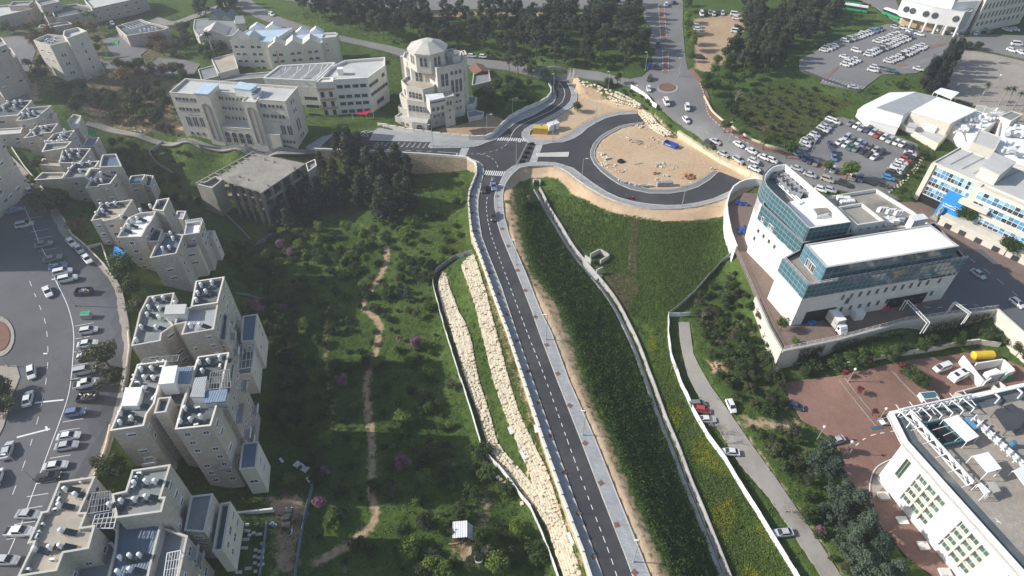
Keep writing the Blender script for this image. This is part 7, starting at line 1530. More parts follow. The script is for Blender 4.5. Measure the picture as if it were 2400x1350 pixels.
reg('fresh',4,5,lambda i:(limbs(2.4,.12,rt(6,1.2,3.4),i,'bark',.2),trimesh('crown',clumpy(18,env_ell(1.9,1.2,5),.85,1700,.17,100+i,.9),'fresh_leaf')))
reg('dark',4,5.5,lambda i:(limbs(2.4,.15,rt(6,1.5,3.6),i,'bark',.2),trimesh('crown',clumpy(22,env_ell(2.6,.8,5.5),1.1,2300,.2,120+i,.8),'bush_leaf')))
reg('olive',3,5,lambda i:(limbs(2.2,.2,rt(6,1.5,3.4),i,'bark',.2),trimesh('crown',clumpy(18,env_ell(2.5,1.2,5),1,1700,.18,140+i,.7),'olive_leaf')))
reg('autumn',2,6,lambda i:(limbs(3,.2,rt(7,1.8,4.2),i,'bark',.2),trimesh('crown',clumpy(20,env_ell(3,1.4,6),1.1,1900,.18,160+i,.7),'autumn_leaf')))
reg('judas',3,4.5,lambda i:(limbs(1.6,.1,rt(8,1.2,3.2),i,'bark',.3),trimesh('crown',clumpy(16,env_ell(1.8,.9,4.5),.75,1300,.15,180+i,.9),'pink_blossom')))
reg('red_tree',2,3.4,lambda i:(limbs(1.6,.07,rt(4,.6,2.4),i,'bark',.1),trimesh('crown',clumpy(9,env_ell(1.1,1.2,3.4),.5,600,.13,200+i,.9),'red_leaf')))
reg('bare',3,7,lambda i:(bare(i,7,'bush_twig'),None)); reg('pale_bare',3,6,lambda i:(bare(10+i,6,'pale_bark',.5),None)); reg('twiggy',3,4,lambda i:(bare(20+i,4,'bush_twig',.5,4),None))
reg('bush',5,2.2,lambda i:(limbs(.8,.06,rt(4,.6,1.2),i,'bark',.1),trimesh('crown',clumpy(12,env_ell(1.5,.3,2.2),.65,1000,.15,220+i,.8),'bush_leaf')))
reg('light_bush',4,2.2,lambda i:(limbs(.8,.06,rt(4,.6,1.2),i,'bark',.1),trimesh('crown',clumpy(12,env_ell(1.4,.3,2.2),.6,1000,.15,240+i,.9),'fresh_leaf')))
reg('yellow_bush',3,2,lambda i:(limbs(.7,.05,rt(4,.6,1.1),i,'bark',.1),trimesh('crown',clumpy(12,env_ell(1.3,.2,2),.55,900,.13,260+i,.9),'olive_leaf')))
def palm(i):
 m=MB(); m.cyl((0,0,-.5),(.2,0,7.5),.26,.2,8); tr=m.mesh('trunk','pale_bark'); r_=random.Random(i); T=[]
 for k in range(34):
  a=k*2.4; el=r_.uniform(-.5,1.1); L=r_.uniform(1.6,2.2); p0=Vector((.2,0,7.5)); pr=p0; d=Vector((math.cos(a)*math.cos(el),math.sin(a)*math.cos(el),math.sin(el)))
  for s in range(4):
   q=pr+d*L/4; sd=d.cross(Vector((0,0,1))).normalized()*(.32*(1-s/4.5)); T += [pr-sd,q,pr+sd,pr-sd*1.2-Vector((0,0,.14)),q-sd*.6,pr]; pr=q; d=(d+Vector((0,0,-.34))).normalized()
 return tr,trimesh('crown',np.array(T),'bush_leaf')
reg('palm',2,9,palm)
NAMES=dict(pine='pine_tree',dense_pine='pine_tree',cypress='cypress_tree',cedar='cedar_tree',leafy='leafy_tree',fresh='leafy_tree',dark='evergreen_tree',olive='olive_tree',autumn='brown_leaved_tree',judas='judas_tree',red_tree='red_leaved_tree',bare='bare_tree',pale_bare='bare_tree',twiggy='bare_shrub',bush='bush',light_bush='shrub',yellow_bush='scrub_bush',palm='palm_tree')
def tree_at(kind,p,h,label,group=None,wide=1.0):
 tr,cr,hh=random.choice(TK[kind]); s=h/hh; o=empty(NAMES[kind],(p[0],p[1],p[2]-.05),random.uniform(0,6.28),label,{'bush':'bush','light_bush':'bush','yellow_bush':'bush','twiggy':'shrub'}.get(kind,'tree'),group)
 a=link('trunk' if cr else 'branches',tr,o); a.scale=(s,s,s)
 if cr:b_=link('crown',cr,o); b_.scale=(s*wide*random.uniform(.92,1.1),s*wide*random.uniform(.92,1.1),s)
 return o
def tree(kind,u,v,h,label,group=None,wide=1.0):return tree_at(kind,G(u,v)[0],h,label,group,wide)
GRB=np.zeros((NY,NX),bool)
for p_ in PAVED:
 s=boxsel(p_,1); GRB[s] |= inpoly(p_,MX[s],MY[s])
GRB |= (ZR > .6) | (ZB > .5)
for o_ in list(bpy.data.objects):
 if o_.type == 'MESH' and o_.name.split('.')[0] in ('roof','wall','floor_slab','awning') and o_.parent:
  q=[v.co for v in o_.data.vertices]; a_,b_=(min(v.x for v in q),min(v.y for v in q)),(max(v.x for v in q),max(v.y for v in q))
  if a_[0] > GX0 and b_[0] < GX1 and a_[1] > GY0 and b_[1] < GY1:GRB[int(a_[1]-GY0):int(b_[1]-GY0)+2,int(a_[0]-GX0):int(b_[0]-GX0)+2]=True
def blocked(x,y):i,j=int(round(x-GX0)),int(round(y-GY0)); return not (0 <= i < NX and 0 <= j < NY) or bool(GRB[j,i])
def wood(kinds,uv,n,h,gap,label,group,wide=1.0):
 poly=W(uv); lo,hi=poly.min(0),poly.max(0); done=[]; k=0
 while len(done) < n and k < n*60:
  k += 1; x,y=random.uniform(lo[0],hi[0]),random.uniform(lo[1],hi[1])
  if not inpoly(poly,np.array([x]),np.array([y]))[0] or blocked(x,y) or any((x-a)**2+(y-b)**2 < gap*gap for a,b in done):continue
  done.append((x,y)); kd=random.choice(kinds); hh=random.uniform(*h); z=float(zat(x,y)); lb=label[kd] if isinstance(label,dict) else label; tree_at(kd,(x,y,z),hh,lb,group,wide)
PW='pine trees of the wood along the old road'
wood(['pine'],[(690,40),(860,30),(1000,40),(1090,45),(1180,50),(1300,60),(1480,60),(1510,120),(1500,160),(1440,160),(1330,150),(1230,140),(1120,125),(980,110),(900,95),(800,70)],92,(8.5,13),4.6,'dark bare-trunked pine in the wood',PW)
wood(['pine','dense_pine'],[(1090,10),(1500,12),(1500,60),(1300,70),(1150,50)],24,(9,13),5,'tall dark pine at the back of the wood below the highway',PW); wood(['pine'],[(700,20),(860,20),(990,32),(900,60),(760,50)],22,(9,12),5,'dark pine on the grassy rise behind the blue-roofed school',PW)
wood(['dark','leafy'],[(1150,50),(1480,70),(1500,110),(1300,100)],12,(4,6),7,'round green tree among the trunks of the pine wood','broad-leaved trees in the pine wood'); wood(['bush','yellow_bush'],[(850,95),(1000,110),(1250,150),(1450,170),(1500,150),(1300,130)],26,(1,2),4,'low bush at the sunny foot of the pine wood','bushes at the foot of the wood')
for u,v,h in ((1195,168,9),(1215,176,10),(1229,165,8),(1245,186,9),(1300,150,11),(1330,160,9),(1380,160,10)):tree('pine',u,v,h,'pine standing at the verge of the old road before the wood',PW)
wood(['dense_pine','pine'],[(1740,20),(1890,-5),(1960,40),(1950,75),(1870,110),(1840,150),(1790,195),(1735,190),(1700,160),(1730,100)],46,(10,14),4.6,'big dark pine in the dense grove','pines of the grove beside the upper car park',1.1)
wood(['dark','leafy'],[(1680,140),(1740,120),(1780,190),(1740,220),(1670,210),(1655,190)],14,(4,6.5),4,'dark leafy tree at the lower edge of the pine grove','leafy trees below the pine grove'); tree('pale_bare',1722,243,9,'grey leafless tree in front of the pine grove')
for u,v,h in ((1500,42,6),(1512,95,8),(1508,125,7),(1522,140,6)):tree('fresh',u,v,h,'fresh green tree on the left side of the avenue','green street trees along the avenue')
for u,v,h in ((1607,28,8),(1610,55,7),(1608,80,8),(1612,105,8),(1622,120,8),(1618,145,5),(1604,15,7)):tree('fresh',u,v,h,'fresh green tree on the right side of the avenue','green street trees along the avenue')
for u,v in ((1655,205),(1668,222),(1650,222)):tree('leafy',u,v,7,'leafy green tree on the bank right of the small roundabout','trees right of the small roundabout')
for u,v,h,k in ((1697,312,6,'leafy'),(1732,325,4,'leafy'),(1788,352,6.5,'leafy'),(1842,372,8,'leafy'),(1933,405,5.5,'fresh'),(1982,425,8.5,'fresh'),(1715,270,5,'dark'),(1700,262,5,'dark'),(1742,290,5,'dark')):tree(k,u,v,h,{1933:'small narrow green tree in the middle car park',1982:'round bright green tree in the middle car park',1842:'big round green tree at the left corner of the middle car park'}.get(u,'green tree behind the low wall of the red pavement'),'trees along the red pavement')
wood(['cypress'],[(2150,205),(2215,150),(2270,130),(2330,135),(2310,165),(2240,205),(2190,222)],30,(9,14),3,'dark cypress in the dense row','cypresses beside the upper car park',1.25); wood(['dark'],[(2220,100),(2290,108),(2300,125),(2230,118)],9,(3,4.5),3,'low dark tree on the verge of the far street','dark trees on the far verge',1.2)
for u,v in ((2295,238),(2340,246),(2356,248),(2372,258),(2392,262)):tree('palm',u,v,8.5,'palm with a thick head beside the white panels','palms beside the white-roofed hall')
for u,v,h in ((505,137,13),(460,95,7)):tree('palm',u,v,h,'very tall thin palm in front of the grey villa' if h > 10 else 'shorter palm at the left of the grey villa')
for u,v in ((205,62),(215,72),(226,68),(236,74),(118,72),(128,68)):tree('palm',u,v,9,'palm above the green awnings at the upper left','palms at the upper left')
CPN='dense pines in the valley below the intersection'
for u,v,h in ((828,395,15),(800,380,11),(850,385,12),(760,420,10),(790,440,11),(830,445,12),(870,430,13),(900,430,14),(935,420,13),(960,440,12),(880,475,13),(905,500,13),(940,480,11),(960,490,11),(850,480,11),(720,470,11),(700,500,10),(740,500,9),(670,525,9),(680,540,8),(755,480,10),(920,515,10),(730,520,8),(790,480,10),(890,520,9)):tree('dense_pine',u,v,h*1.15,'dark green pine in the clump below the tan retaining wall' if u > 780 else 'dark green pine beside the unfinished building',CPN,1.02)
VB='fresh green shrubs on the valley floor'
for u,v,h,k in ((750,545,5,'fresh'),(815,545,5.5,'fresh'),(745,565,3.5,'light_bush'),(700,580,3,'light_bush'),(690,560,3,'bush'),(640,548,3.5,'bush'),(870,580,4.5,'fresh'),(862,620,5,'fresh'),(800,590,3.5,'light_bush'),(770,590,3,'light_bush'),(790,620,3,'bush'),(750,615,3,'bush'),(720,600,3,'light_bush'),(830,605,3,'light_bush'),(880,550,4,'olive'),(850,560,3,'light_bush'),(940,640,4.5,'dark'),(712,772,3,'light_bush'),(708,760,2.6,'light_bush'),(745,600,3,'bush'),(775,640,3,'bush'),(640,760,3.4,'olive'),(655,730,3,'light_bush'),(575,735,3.5,'light_bush'),(780,560,3,'bush'),(840,640,2.6,'bush')):tree(k,u,v,h,'bright green shrub in the sunlit valley below the pines' if v < 650 else 'green shrub by the sunny clearing of the valley',VB)
for u,v,h in ((958,705,6),(920,700,4),(940,690,5)):tree('cedar',u,v,h,'small blue-green conifer left of the boulder terraces','blue-green conifers in the valley',.7)
for u,v,h,l in ((660,585,4.5,'pink blossoming tree at the bend of the pale fence'),(683,605,4,'pink blossoming tree right of the fence bend'),(612,735,5.5,'bright pink tree behind the long blue-roofed annex'),(665,735,4,'pink tree right of the long annex'),(587,728,3.5,'small pink tree touching the annex corner'),(975,820,5.5,'bright pink tree beside the lower boulder terrace'),(938,800,2.6,'faint pink shrub in the valley shade'),(807,910,5.5,'dark pink tree in the block\'s shadow beside the trail'),(945,1100,6,'purple tree deep in shade right of the trail'),(755,1190,5,'pink tree against the blue-grey fence'),(765,1115,4,'purple tree above the blue-grey fence'),(1916,1250,3.2,'pink blossoming bush beside the footpath'),(668,1160,2,'tiny pink shrub on the red earth'),(1240,470,2.5,'reddish shrub beside the drain channel')):tree('judas',u,v,h,l)
for u,v,h,k,l in ((985,850,3,'yellow_bush','yellow-green bush under the pink tree'),(960,855,3,'light_bush','light green bush left of the yellow one'),(930,825,2.4,'light_bush','small light bush on the shade line'),(1000,885,4,'light_bush','round yellow-green bush by the terrace fence'),(990,940,4.5,'olive','olive-green tree right of the trail gap'),(945,990,4.5,'light_bush','yellow-lit bush in the shade'),(1005,1070,5,'olive','pale olive tree right of the purple one'),(1048,1098,3.4,'olive','small olive tree near the terrace fence'),(995,1130,5,'fresh','bright green tree below the olive trees'),(1000,1240,5.5,'olive','yellow-green tree left of the white hut'),(1075,1215,4,'dark','dark green tree behind the white hut'),(965,1300,4.5,'light_bush','light green tree near the bottom edge'),(1020,1330,4,'light_bush','light green tree below the planks'),(1045,1345,4,'light_bush','light green tree cut by the bottom edge'),(985,1345,4,'olive','brown-green tree cut by the bottom edge'),(1180,1330,4,'olive','dull olive bush beside the white fence bottom'),(800,1210,3,'bush','bush in the sunny strip left of the trail'),(780,1230,3.5,'light_bush','yellow-green bush beside the blue fence'),(1120,1290,3,'bush','green bush right of the concrete rings'),(610,925,5,'palm','short palm at the foot of the block'),(910,1160,3,'bush','bush in shade by the trail'),(860,700,2.5,'bush','bush at the trail fork')):tree(k,u,v,h,l,None)
tree('pale_bare',1140,1300,5.5,'grey leafless tree beside the concrete rings'); tree('pale_bare',925,1150,4,'small leafless tree beside the trail'); tree('twiggy',830,780,3,'thin bare shrub at the trail clearing'); tree('pale_bare',810,1345,4.5,'pale leafless tree at the bottom edge')
wood(['bush','light_bush','dark'],[(560,560),(640,620),(700,700),(650,760),(600,690),(520,620)],22,(1.5,3.6),3,'dark bush in the shade between blocks and valley','shaded valley bushes'); wood(['bush','light_bush','yellow_bush'],[(880,880),(1010,860),(1080,1000),(1120,1110),(1080,1200),(960,1160),(900,1050)],30,(1,2.4),3,'low bush scattered over the valley right of the trail','low valley bushes'); wood(['bush','yellow_bush','twiggy'],[(1080,1250),(1200,1220),(1280,1340),(1080,1345)],14,(1,2.2),2.6,'low bush in the corner left of the white fence','low bushes near the fence'); wood(['bush','bush','light_bush','olive','dark'],[(620,560),(900,540),(1090,470),(1090,570),(1020,640),(1020,780),(1090,1000),(1180,1140),(1280,1330),(1000,1340),(720,1340),(650,1000),(640,760)],190,(1,3.6),3,'rough green bush in the valley','rough bushes over the valley floor',1.15)
wood(['dark','olive','bush'],[(480,600),(540,560),(620,640),(640,760),(620,860),(640,1000),(690,1060),(720,900),(680,700),(600,580)],29,(2.5,5),3.4,'shaded dark tree by the apartment blocks','shaded trees at the blocks')
wood(['bare','olive','dark','autumn'],[(5,60),(190,50),(260,120),(440,100),(450,180),(260,190),(150,200),(60,190)],46,(4,7.5),4.2,{'bare':'brown leafless tree among the upper-left houses','olive':'dull green tree among the upper-left houses','dark':'dark tree among the upper-left houses','autumn':'rusty tree among the upper-left houses'},'trees among the upper-left houses')
wood(['bare','twiggy','olive','dark'],[(150,195),(240,225),(420,300),(420,320),(250,285),(160,260)],40,(3,6.5),3,{'bare':'thin brown tree right above the lane','twiggy':'low brown scrub right above the lane','olive':'dull green tree right above the lane','dark':'dark tree right above the lane'},'scrub right above the lane')
wood(['olive','dark','bush'],[(200,330),(300,330),(420,420),(480,480),(430,520),(330,430),(240,380)],24,(2,4.5),3.4,'dark bush in the hollow behind the stepped blocks','bushes in the hollow behind the blocks')
wood(['bush','light_bush'],[(640,780),(840,760),(850,1100),(760,1110),(650,900)],22,(1,2.2),5,'bush in the deep shadow of the apartment blocks','bushes in the blocks\' shadow')
# the left street's trees and gardens
for u,v,h,k,l,w_ in ((118,500,8.5,'olive','big grey-green tree over the upper left pavement',1.3),(150,492,7.5,'dark','dark tree behind the grey-green street tree',1.2),(190,545,5,'autumn','brown-leaved tree beside the block with the tarpaulin',1.2),(300,650,8,'dark','tall dark green tree before the block with the tarpaulin',1.1),(318,690,6,'dark','dark green tree below the tall one, by the pavement',1.1),(330,735,5,'olive','light olive tree left of the striped-deck block',1),(258,860,8,'olive','round grey-green tree over the middle bays',1.15),(275,910,6,'olive','smaller grey-green tree below the round one',1.1),(278,1110,5.5,'dark','dark tree in the garden above the nearest block',1.2),(240,1100,4,'olive','feathery shrub at the garden wall',1),(60,345,4,'dark','dark garden tree below the far stepped block',1.2),(95,400,4.5,'olive','garden tree at the terrace of the cabin block',1.1),(15,925,5,'dark','dark tree cut by the left edge',1.3),(10,965,5,'dark','second dark tree cut by the left edge',1.3),(1352,262,4.5,'dark','round dark bush alone on the sand lot',1.05),(1828,775,5,'leafy','green tree at the corner of the yard',.9),(1860,810,3,'fresh','small bright green tree in the yard corner',1),(2253,528,8,'leafy','round green tree before the blue sign panel',1.15),(2352,600,7.5,'leafy','round green tree before the cream podium',1.15),(2205,518,3,'dark','dark small palm-like tree beside the blue panel',1)):tree(k,u,v,h,l,None,w_)
for u,v in ((1975,885),(2008,923),(2043,975),(2106,868)):tree('red_tree',u,v,3.4,'small dark-red tree in the courtyard paving strip','red-leaved trees in the courtyard')
for u,v,h in ((2130,890,4.5),(2150,905,4.5),(2118,880,4)):tree('dark',u,v,h,'dense green tree between courtyard and caravan','green trees in the courtyard',1.1)
RW='bushes planted below the yard wall'
wood(['dark','bush','leafy'],[(1890,855),(2000,850),(2130,815),(2260,780),(2330,770),(2345,800),(2240,815),(2080,845),(1960,872),(1880,880)],46,(2,4.6),2.3,'dark green shrub below the yard wall',RW,1.1); wood(['autumn','twiggy'],[(1985,850),(2030,840),(2030,860),(1990,868)],3,(3,4),2,'brown-twigged shrub below the ivy wall',RW); wood(['olive'],[(2365,800),(2400,830),(2400,860),(2370,840)],3,(5,6),3,'olive-green tree before the bright cream wall',RW)
FS='scrub between the footpath and the yard wall'
wood(['olive','bush','dark','yellow_bush'],[(1640,690),(1720,640),(1760,700),(1800,790),(1820,850),(1840,930),(1800,990),(1740,950),(1680,890),(1650,830),(1630,770)],60,(1.8,4),2.6,{'olive':'olive-green scrub tree between footpath and yard','bush':'dark bush in the footpath scrub','dark':'dark scrub tree between footpath and yard','yellow_bush':'dull yellow bush in the scrub by the footpath'},FS)
wood(['twiggy','pale_bare','bare'],[(1630,700),(1700,760),(1790,800),(1810,880),(1740,880),(1660,800),(1625,740)],22,(3,6),3,'leafless pale shrub in the scrub by the footpath','leafless shrubs by the footpath'); wood(['twiggy','pale_bare','olive'],[(1760,890),(1850,900),(1850,960),(1790,970)],9,(3,4.5),3,'grey twiggy shrub at the courtyard\'s left corner',FS)
for u,v,h in ((1572,870,5),(1690,1020,6),(1700,1040,5.5),(1840,1200,6.5),(1660,1000,5)):tree('pale_bare',u,v,h,'pale leafless tree hanging over the footpath','leafless trees over the footpath')
CT='bluish conifers in a row beside the footpath'
for u,v,h in ((1900,1100,7.5),(1940,1120,8),(1960,1170,8),(1990,1200,9),(1950,1220,8),(2010,1255,9),(1985,1280,8.5),(2040,1300,9),(2005,1340,9),(2075,1360,8),(2045,1370,9),(1930,1060,6)):tree('cedar',u,v,h,'big blue-green conifer beside the footpath',CT,1.0)
wood(['dark','yellow_bush','bush','olive','twiggy'],[(1755,1010),(1830,1000),(1890,1050),(1900,1180),(1940,1290),(1990,1350),(1960,1340),(1900,1240),(1840,1120),(1790,1060)],40,(1.6,4),2.3,'green bush on the footpath bank','bushes right of the footpath')
for u,v in ((2108,1100),(2112,1115)):tree('bush',u,v,3.4,'green bush against the white laboratory wall','bushes at the laboratory wall',1.1)
# upper left scrub
UB='scrub and bare trees on the upper left bank'
wood(['bare','twiggy','bare','olive'],[(180,185),(260,175),(330,190),(400,240),(400,290),(300,285),(220,260),(180,230)],40,(4,7.5),3.2,{'bare':'brown leafless tree on the bank','twiggy':'brown twiggy shrub on the bank above the lane','olive':'olive tree among the bare ones above the lane'},UB); wood(['dark','leafy','bush'],[(270,220),(380,200),(400,250),(410,290),(290,290),(240,250)],26,(2.5,6),3,'green bush on the bank left of the long stone school',UB)
tree('autumn',300,200,9,'big rusty-brown tree above the lane bank',None,1.3); tree('autumn',375,108,7,'rusty tree at the corner of the awning house',None,1.2); tree('bare',300,240,10,'large pale bare tree on the bank'); wood(['olive','dark'],[(400,150),(450,180),(460,200),(410,190)],6,(5,7),4,'olive-green tree left of the cream annex',UB); wood(['bare','olive'],[(395,90),(440,75),(450,110),(410,140)],8,(4,7),4,'thin tree on the slope right of the awning house',UB); wood(['dark'],[(475,105),(530,110),(540,135),(480,150)],6,(4,7),4,'dark tree in front of the grey villa',UB); wood(['pine','dense_pine'],[(460,10),(570,5),(560,30),(470,42)],8,(9,12),5,'dark pine behind the grey villa',UB); wood(['bare','autumn'],[(20,50),(85,45),(90,85),(20,80)],8,(4,7),4,'brown tree among the upper-left terraces',UB); wood(['pine'],[(85,40),(125,35),(135,55),(95,60)],4,(9,11),3,'tall dark tree between the upper-left terraces',UB); wood(['bush','yellow_bush','twiggy'],[(350,345),(450,350),(470,380),(440,400),(380,390),(290,350)],20,(1,2.6),3,'bush on the bank below the lane',UB); wood(['bare','twiggy'],[(420,338),(560,345),(560,362),(440,360)],7,(3,5),4,'bare young tree along the grey panel fence',UB); wood(['bush','dark'],[(25,390),(70,420),(100,440),(70,440)],4,(2,3.5),3,'garden bush by the left pavement',UB)
wood(['dark','bush','bare'],[(1105,175),(1190,195),(1240,200),(1250,240),(1200,262),(1130,262),(1110,220)],18,(3,7),3.4,'dark tree in the shaded hollow right of the tower-like building','trees in the shaded hollow'); wood(['bush','yellow_bush'],[(1350,188),(1430,205),(1470,215),(1520,240),(1560,290),(1580,310),(1560,285),(1500,235),(1400,200)],16,(1,1.8),2,'green bush along the verge above the boulder wall','verge bushes above the boulder wall'); tree('pine',1447,200,6,'small pine on the verge above the boulder wall'); tree('dark',1425,205,4.5,'grey-green bush tree at the top of the boulder wall',None,1.2)
HS='scrub on the hillside between the car parks'
wood(['bush','yellow_bush','dark','olive'],[(1690,240),(1760,215),(1860,200),(1950,215),(2010,235),(1960,265),(1880,310),(1850,350),(1790,330),(1720,290)],70,(.9,2.4),3.2,{'bush':'dark bush on the scrubby hillside','yellow_bush':'yellowish bush on the scrubby hillside','dark':'larger dark bush on the scrubby hillside','olive':'olive-toned bush on the scrubby hillside'},HS)
wood(['bush','olive','twiggy'],[(2020,215),(2090,185),(2170,190),(2180,210),(2090,225),(2030,240)],16,(1.2,3),3.5,'bush on the green bank above the white halls',HS); wood(['olive','twiggy','bush'],[(2150,330),(2210,345),(2190,370),(2130,430),(2100,440),(2150,370)],18,(1.2,3.4),3,'bush on the bank right of the middle car park',HS); wood(['bare'],[(2190,325),(2220,330),(2215,345),(2190,345)],2,(6,8),3,'bare tree before the cream hall wall',HS); tree('leafy',2110,462,4,'dark green bush tree behind the flat grey roof'); wood(['bush'],[(1215,440),(1240,432),(1250,480),(1225,500)],5,(1.4,2.6),2,'dark leafy bush at the head of the drain','bushes at the head of the drain')
# --- street furniture and small things
def lamp(u,v,h,arm,label,group='street lamps along the new roads',z=None,ang=0,globe=False):
 p=G1(u,v) if z is None else P1(u,v,z); r=empty('street_lamp',(p.x,p.y,p.z+.1),ang,label,'street lamp',group)
 m=MB(); m.cyl((0,0,-.2),(0,0,h),.12,.07,8); m.cyl((0,0,0),(0,0,.5),.17,.17,8); m.build('pole','light_pole',r)
 if globe:m=MB(); m.cyl((0,0,h),(0,0,h+.25),.12,.36,10); m.cyl((0,0,h+.25),(0,0,h+.6),.36,.2,10); m.build('lamp_globe','tank_white',r)
 else:m=MB(); m.bar((0,0,h-.05),(arm,0,h+.15),.08); m.build('arm','light_pole',r); m=MB(); m.box(arm-.1,-.16,h+.08,arm+.75,.16,h+.24); m.build('lamp_head','white_metal',r)
for u,v,h,a,l in ((1201,283,9.5,1.3,'street lamp behind the stepped parapet beside the sloping road'),(1142,319,9,1.3,'street lamp at the bend of the stepped parapet'),(1015.5,344,9,-1.3,'street lamp at the end of the parking bays'),(1210,388,9.5,.8,'street lamp at the corner of the main crossing'),(1165,487,9,.7,'street lamp by the kerb above the dark car'),(1295,333,9,.7,'street lamp in front of the white cabin'),(1395,288,8.5,.7,'street lamp beside the sand lot'),(1297,222,9,-.8,'street lamp on the inside of the upper bend'),(1363,425,9,.8,'street lamp on the left curve of the big roundabout'),(1598,483,9,.7,'street lamp at the bottom of the big roundabout'),(1753,429,9,.7,'street lamp beside the curved white plaza wall'),(1507,257,9,.7,'street lamp at the foot of the boulder wall'),(1209,622,9.5,-1,'street lamp on the right pavement, first below the dark car'),(1280,797,9.5,-1,'street lamp on the right pavement, second below the dark car'),(1366,1021,9.5,-1,'street lamp on the right pavement, third below the dark car'),(1484,1318,9.5,-1,'street lamp on the right pavement, nearest the bottom')):lamp(u,v,h,a,l,z=0)
for u,v,h,l in ((164,892,9,'leaning-looking street lamp at the median of the left street'),(78,1125,9,'street lamp over the shaded left street'),(20,860,6,'short lamp on the pavement left of the street'),(176,718,9,'street lamp by the recycling container'),(-20,1300,9,'street lamp whose pole crosses the bottom-left corner')):lamp(u,v,h,-1.2,l,'street lamps along the left street')
for u,v,h,l in ((1895,375,9,'tall lamp in the middle car park'),(1707,334,8,'lamp leaning over the red pavement'),(1512,166,8,'lamp at the left corner of the avenue'),(1425,212,8,'lamp on the verge of the old road'),(1590,180,8,'lamp at the right corner of the avenue'),(1704,135,8,'lamp at the edge of the dirt lot'),(1725,112,8,'lamp by the pines at the dirt lot')):lamp(u,v,h,-1,l,'lamps on the old streets')
for u,v,l in ((1987,896,'globe lamp at the top of the paving strip'),(2057,988,'globe lamp beside the white car near the roof tip'),(1915,1030,'globe lamp left of the silver courtyard car'),(1978,1065,'globe lamp below the silver courtyard car'),(2330,205,'globe lamp on the far plaza')):lamp(u,v,5,0,l,'globe lamps in the courtyard',globe=True)
for i,(u,v) in enumerate(((1166,461),(1168,499),(1177,537),(1191,578),(1213,635),(1231,682),(1255,744),(1281,810),(1307,877),(1335,952),(1371,1040),(1408,1133),(1445,1231),(1487,1343))):
 p=P1(u,v,0); r=empty('street_sapling',(p.x,p.y,.2),random.uniform(0,6),f'staked leafless sapling in a square pit, {ORD[i+1]} from the crossing','sapling','saplings along the new pavement'); m=MB(); m.box(-.55,-.55,-.05,.55,.55,.06); m.build('tree_pit','dark_soil',r); m=MB(); m.cyl((0,0,0),(.05,0,2.6),.04,.015,5); [m.cyl((.02,0,1.1+.25*k),(math.cos(k*2.2)*.5,math.sin(k*2.2)*.5,1.7+.25*k),.015,.006,3) for k in range(6)]; m.build('stem','bush_twig',r)
for i,(u,v) in enumerate(((1107,462),(1108,500),(1115,543),(1131,588),(1149,640),(1170,690),(1190,738),(1212,800),(1237,872),(1262,945),(1291,1022),(1322,1110),(1356,1205),(1392,1305))):
 p=P1(u,v,0); r=empty('street_sapling',(p.x,p.y,.2),random.uniform(0,6),f'thin sapling in the shade of the parapet, {ORD[i+1]} from the crossing','sapling','saplings along the parapet'); m=MB(); m.box(-.5,-.5,-.05,.5,.5,.05); m.build('tree_pit','dark_soil',r); m=MB(); m.cyl((0,0,0),(0,0,2.3),.04,.015,5); [m.cyl((0,0,1+.25*k),(math.cos(k*2.2)*.45,math.sin(k*2.2)*.45,1.6+.25*k),.014,.006,3) for k in range(5)]; m.build('stem','bush_twig',r)
# sand lot and roundabout building site
def boxthing(name,label,cat,u,v,dx,dy,dz,rz,mat,z=None,group=None,lift_=.0,extra=None):
 p=G1(u,v) if z is None else P1(u,v,z); m=MB(); m.box(-dx/2,-dy/2,0,dx/2,dy/2,dz)
 if extra:extra(m)
 o=m.build(name,mat); o.location=(p.x,p.y,p.z+lift_); o.rotation_euler[2]=rz; return tag(o,label,cat,group)
o=boxthing('shipping_container','yellow weathered container beside the white cabin','container',1267,311,5.8,2.4,2.5,-.12,['yellow_steel','rust'],extra=lambda m:[m.box(-2.9+.3*i,-1.24,.1,-2.82+.3*i,-1.2,2.4,0) for i in range(20)])
r=empty('site_cabin',G1(1296,303),.55,'white site cabin beside the yellow container','cabin'); m=MB(); m.box(-2.2,-1.2,.2,2.2,1.2,2.7); m.build('cabin_wall','white_metal',r); m=MB(); m.box(-2.3,-1.3,2.7,2.3,1.3,2.85); m.build('roof','sheet_white',r); m=MB(); m.box(2.19,-.4,1.3,2.24,.4,2.1); m.build('window','window_glass',r); m=MB(); m.box(-.4,-1.24,.2,.5,-1.2,2.2); m.build('door','grey_metal',r)
p=G1(1572,342); r=empty('skip',p,-.72,'open dark blue steel skip with white lettering on the sand','skip'); m=MB(); L=2.6
for s in (-1,1):m.frame_box((-L,s*1.1-.05,0),(2*L,0,0),(0,.1,0),(0,0,1.3)); m.frame_box((s*L-.05,-1.1,0),(.1,0,0),(0,2.2,0),(0,0,1.3))
m.box(-L,-1.1,0,L,1.1,.15); m.build('skip_body','blue_plastic',r); m=MB(); [m.box(-1.8+i*.5,-1.19,.5,-1.5+i*.5,-1.16,.85) for i in range(5)]; m.build('lettering','white_paint',r)
def rubble(u,v,n,R_,s,mat,label,name='rubble_pile',cat='rubble',h=1.0):
 p=G1(u,v); r=empty(name,p,0,label,cat)
 for i in range(n):
  a=random.uniform(0,6.28); d=R_*math.sqrt(random.random()); k=s*random.uniform(.5,1.3); me=BLD[i % 8]; o=link('stone',me,r,(math.cos(a)*d,math.sin(a)*d*.8,max(0,(1-d/R_))*h+.05),random.uniform(0,6)); o.scale=(k,k*random.uniform(.6,1),k*random.uniform(.5,1)); o.rotation_euler[0]=random.uniform(-.5,.5)
  if mat != 'terrace_stone':o.material_slots[0].link='OBJECT'; o.material_slots[0].material=MATS[mat]
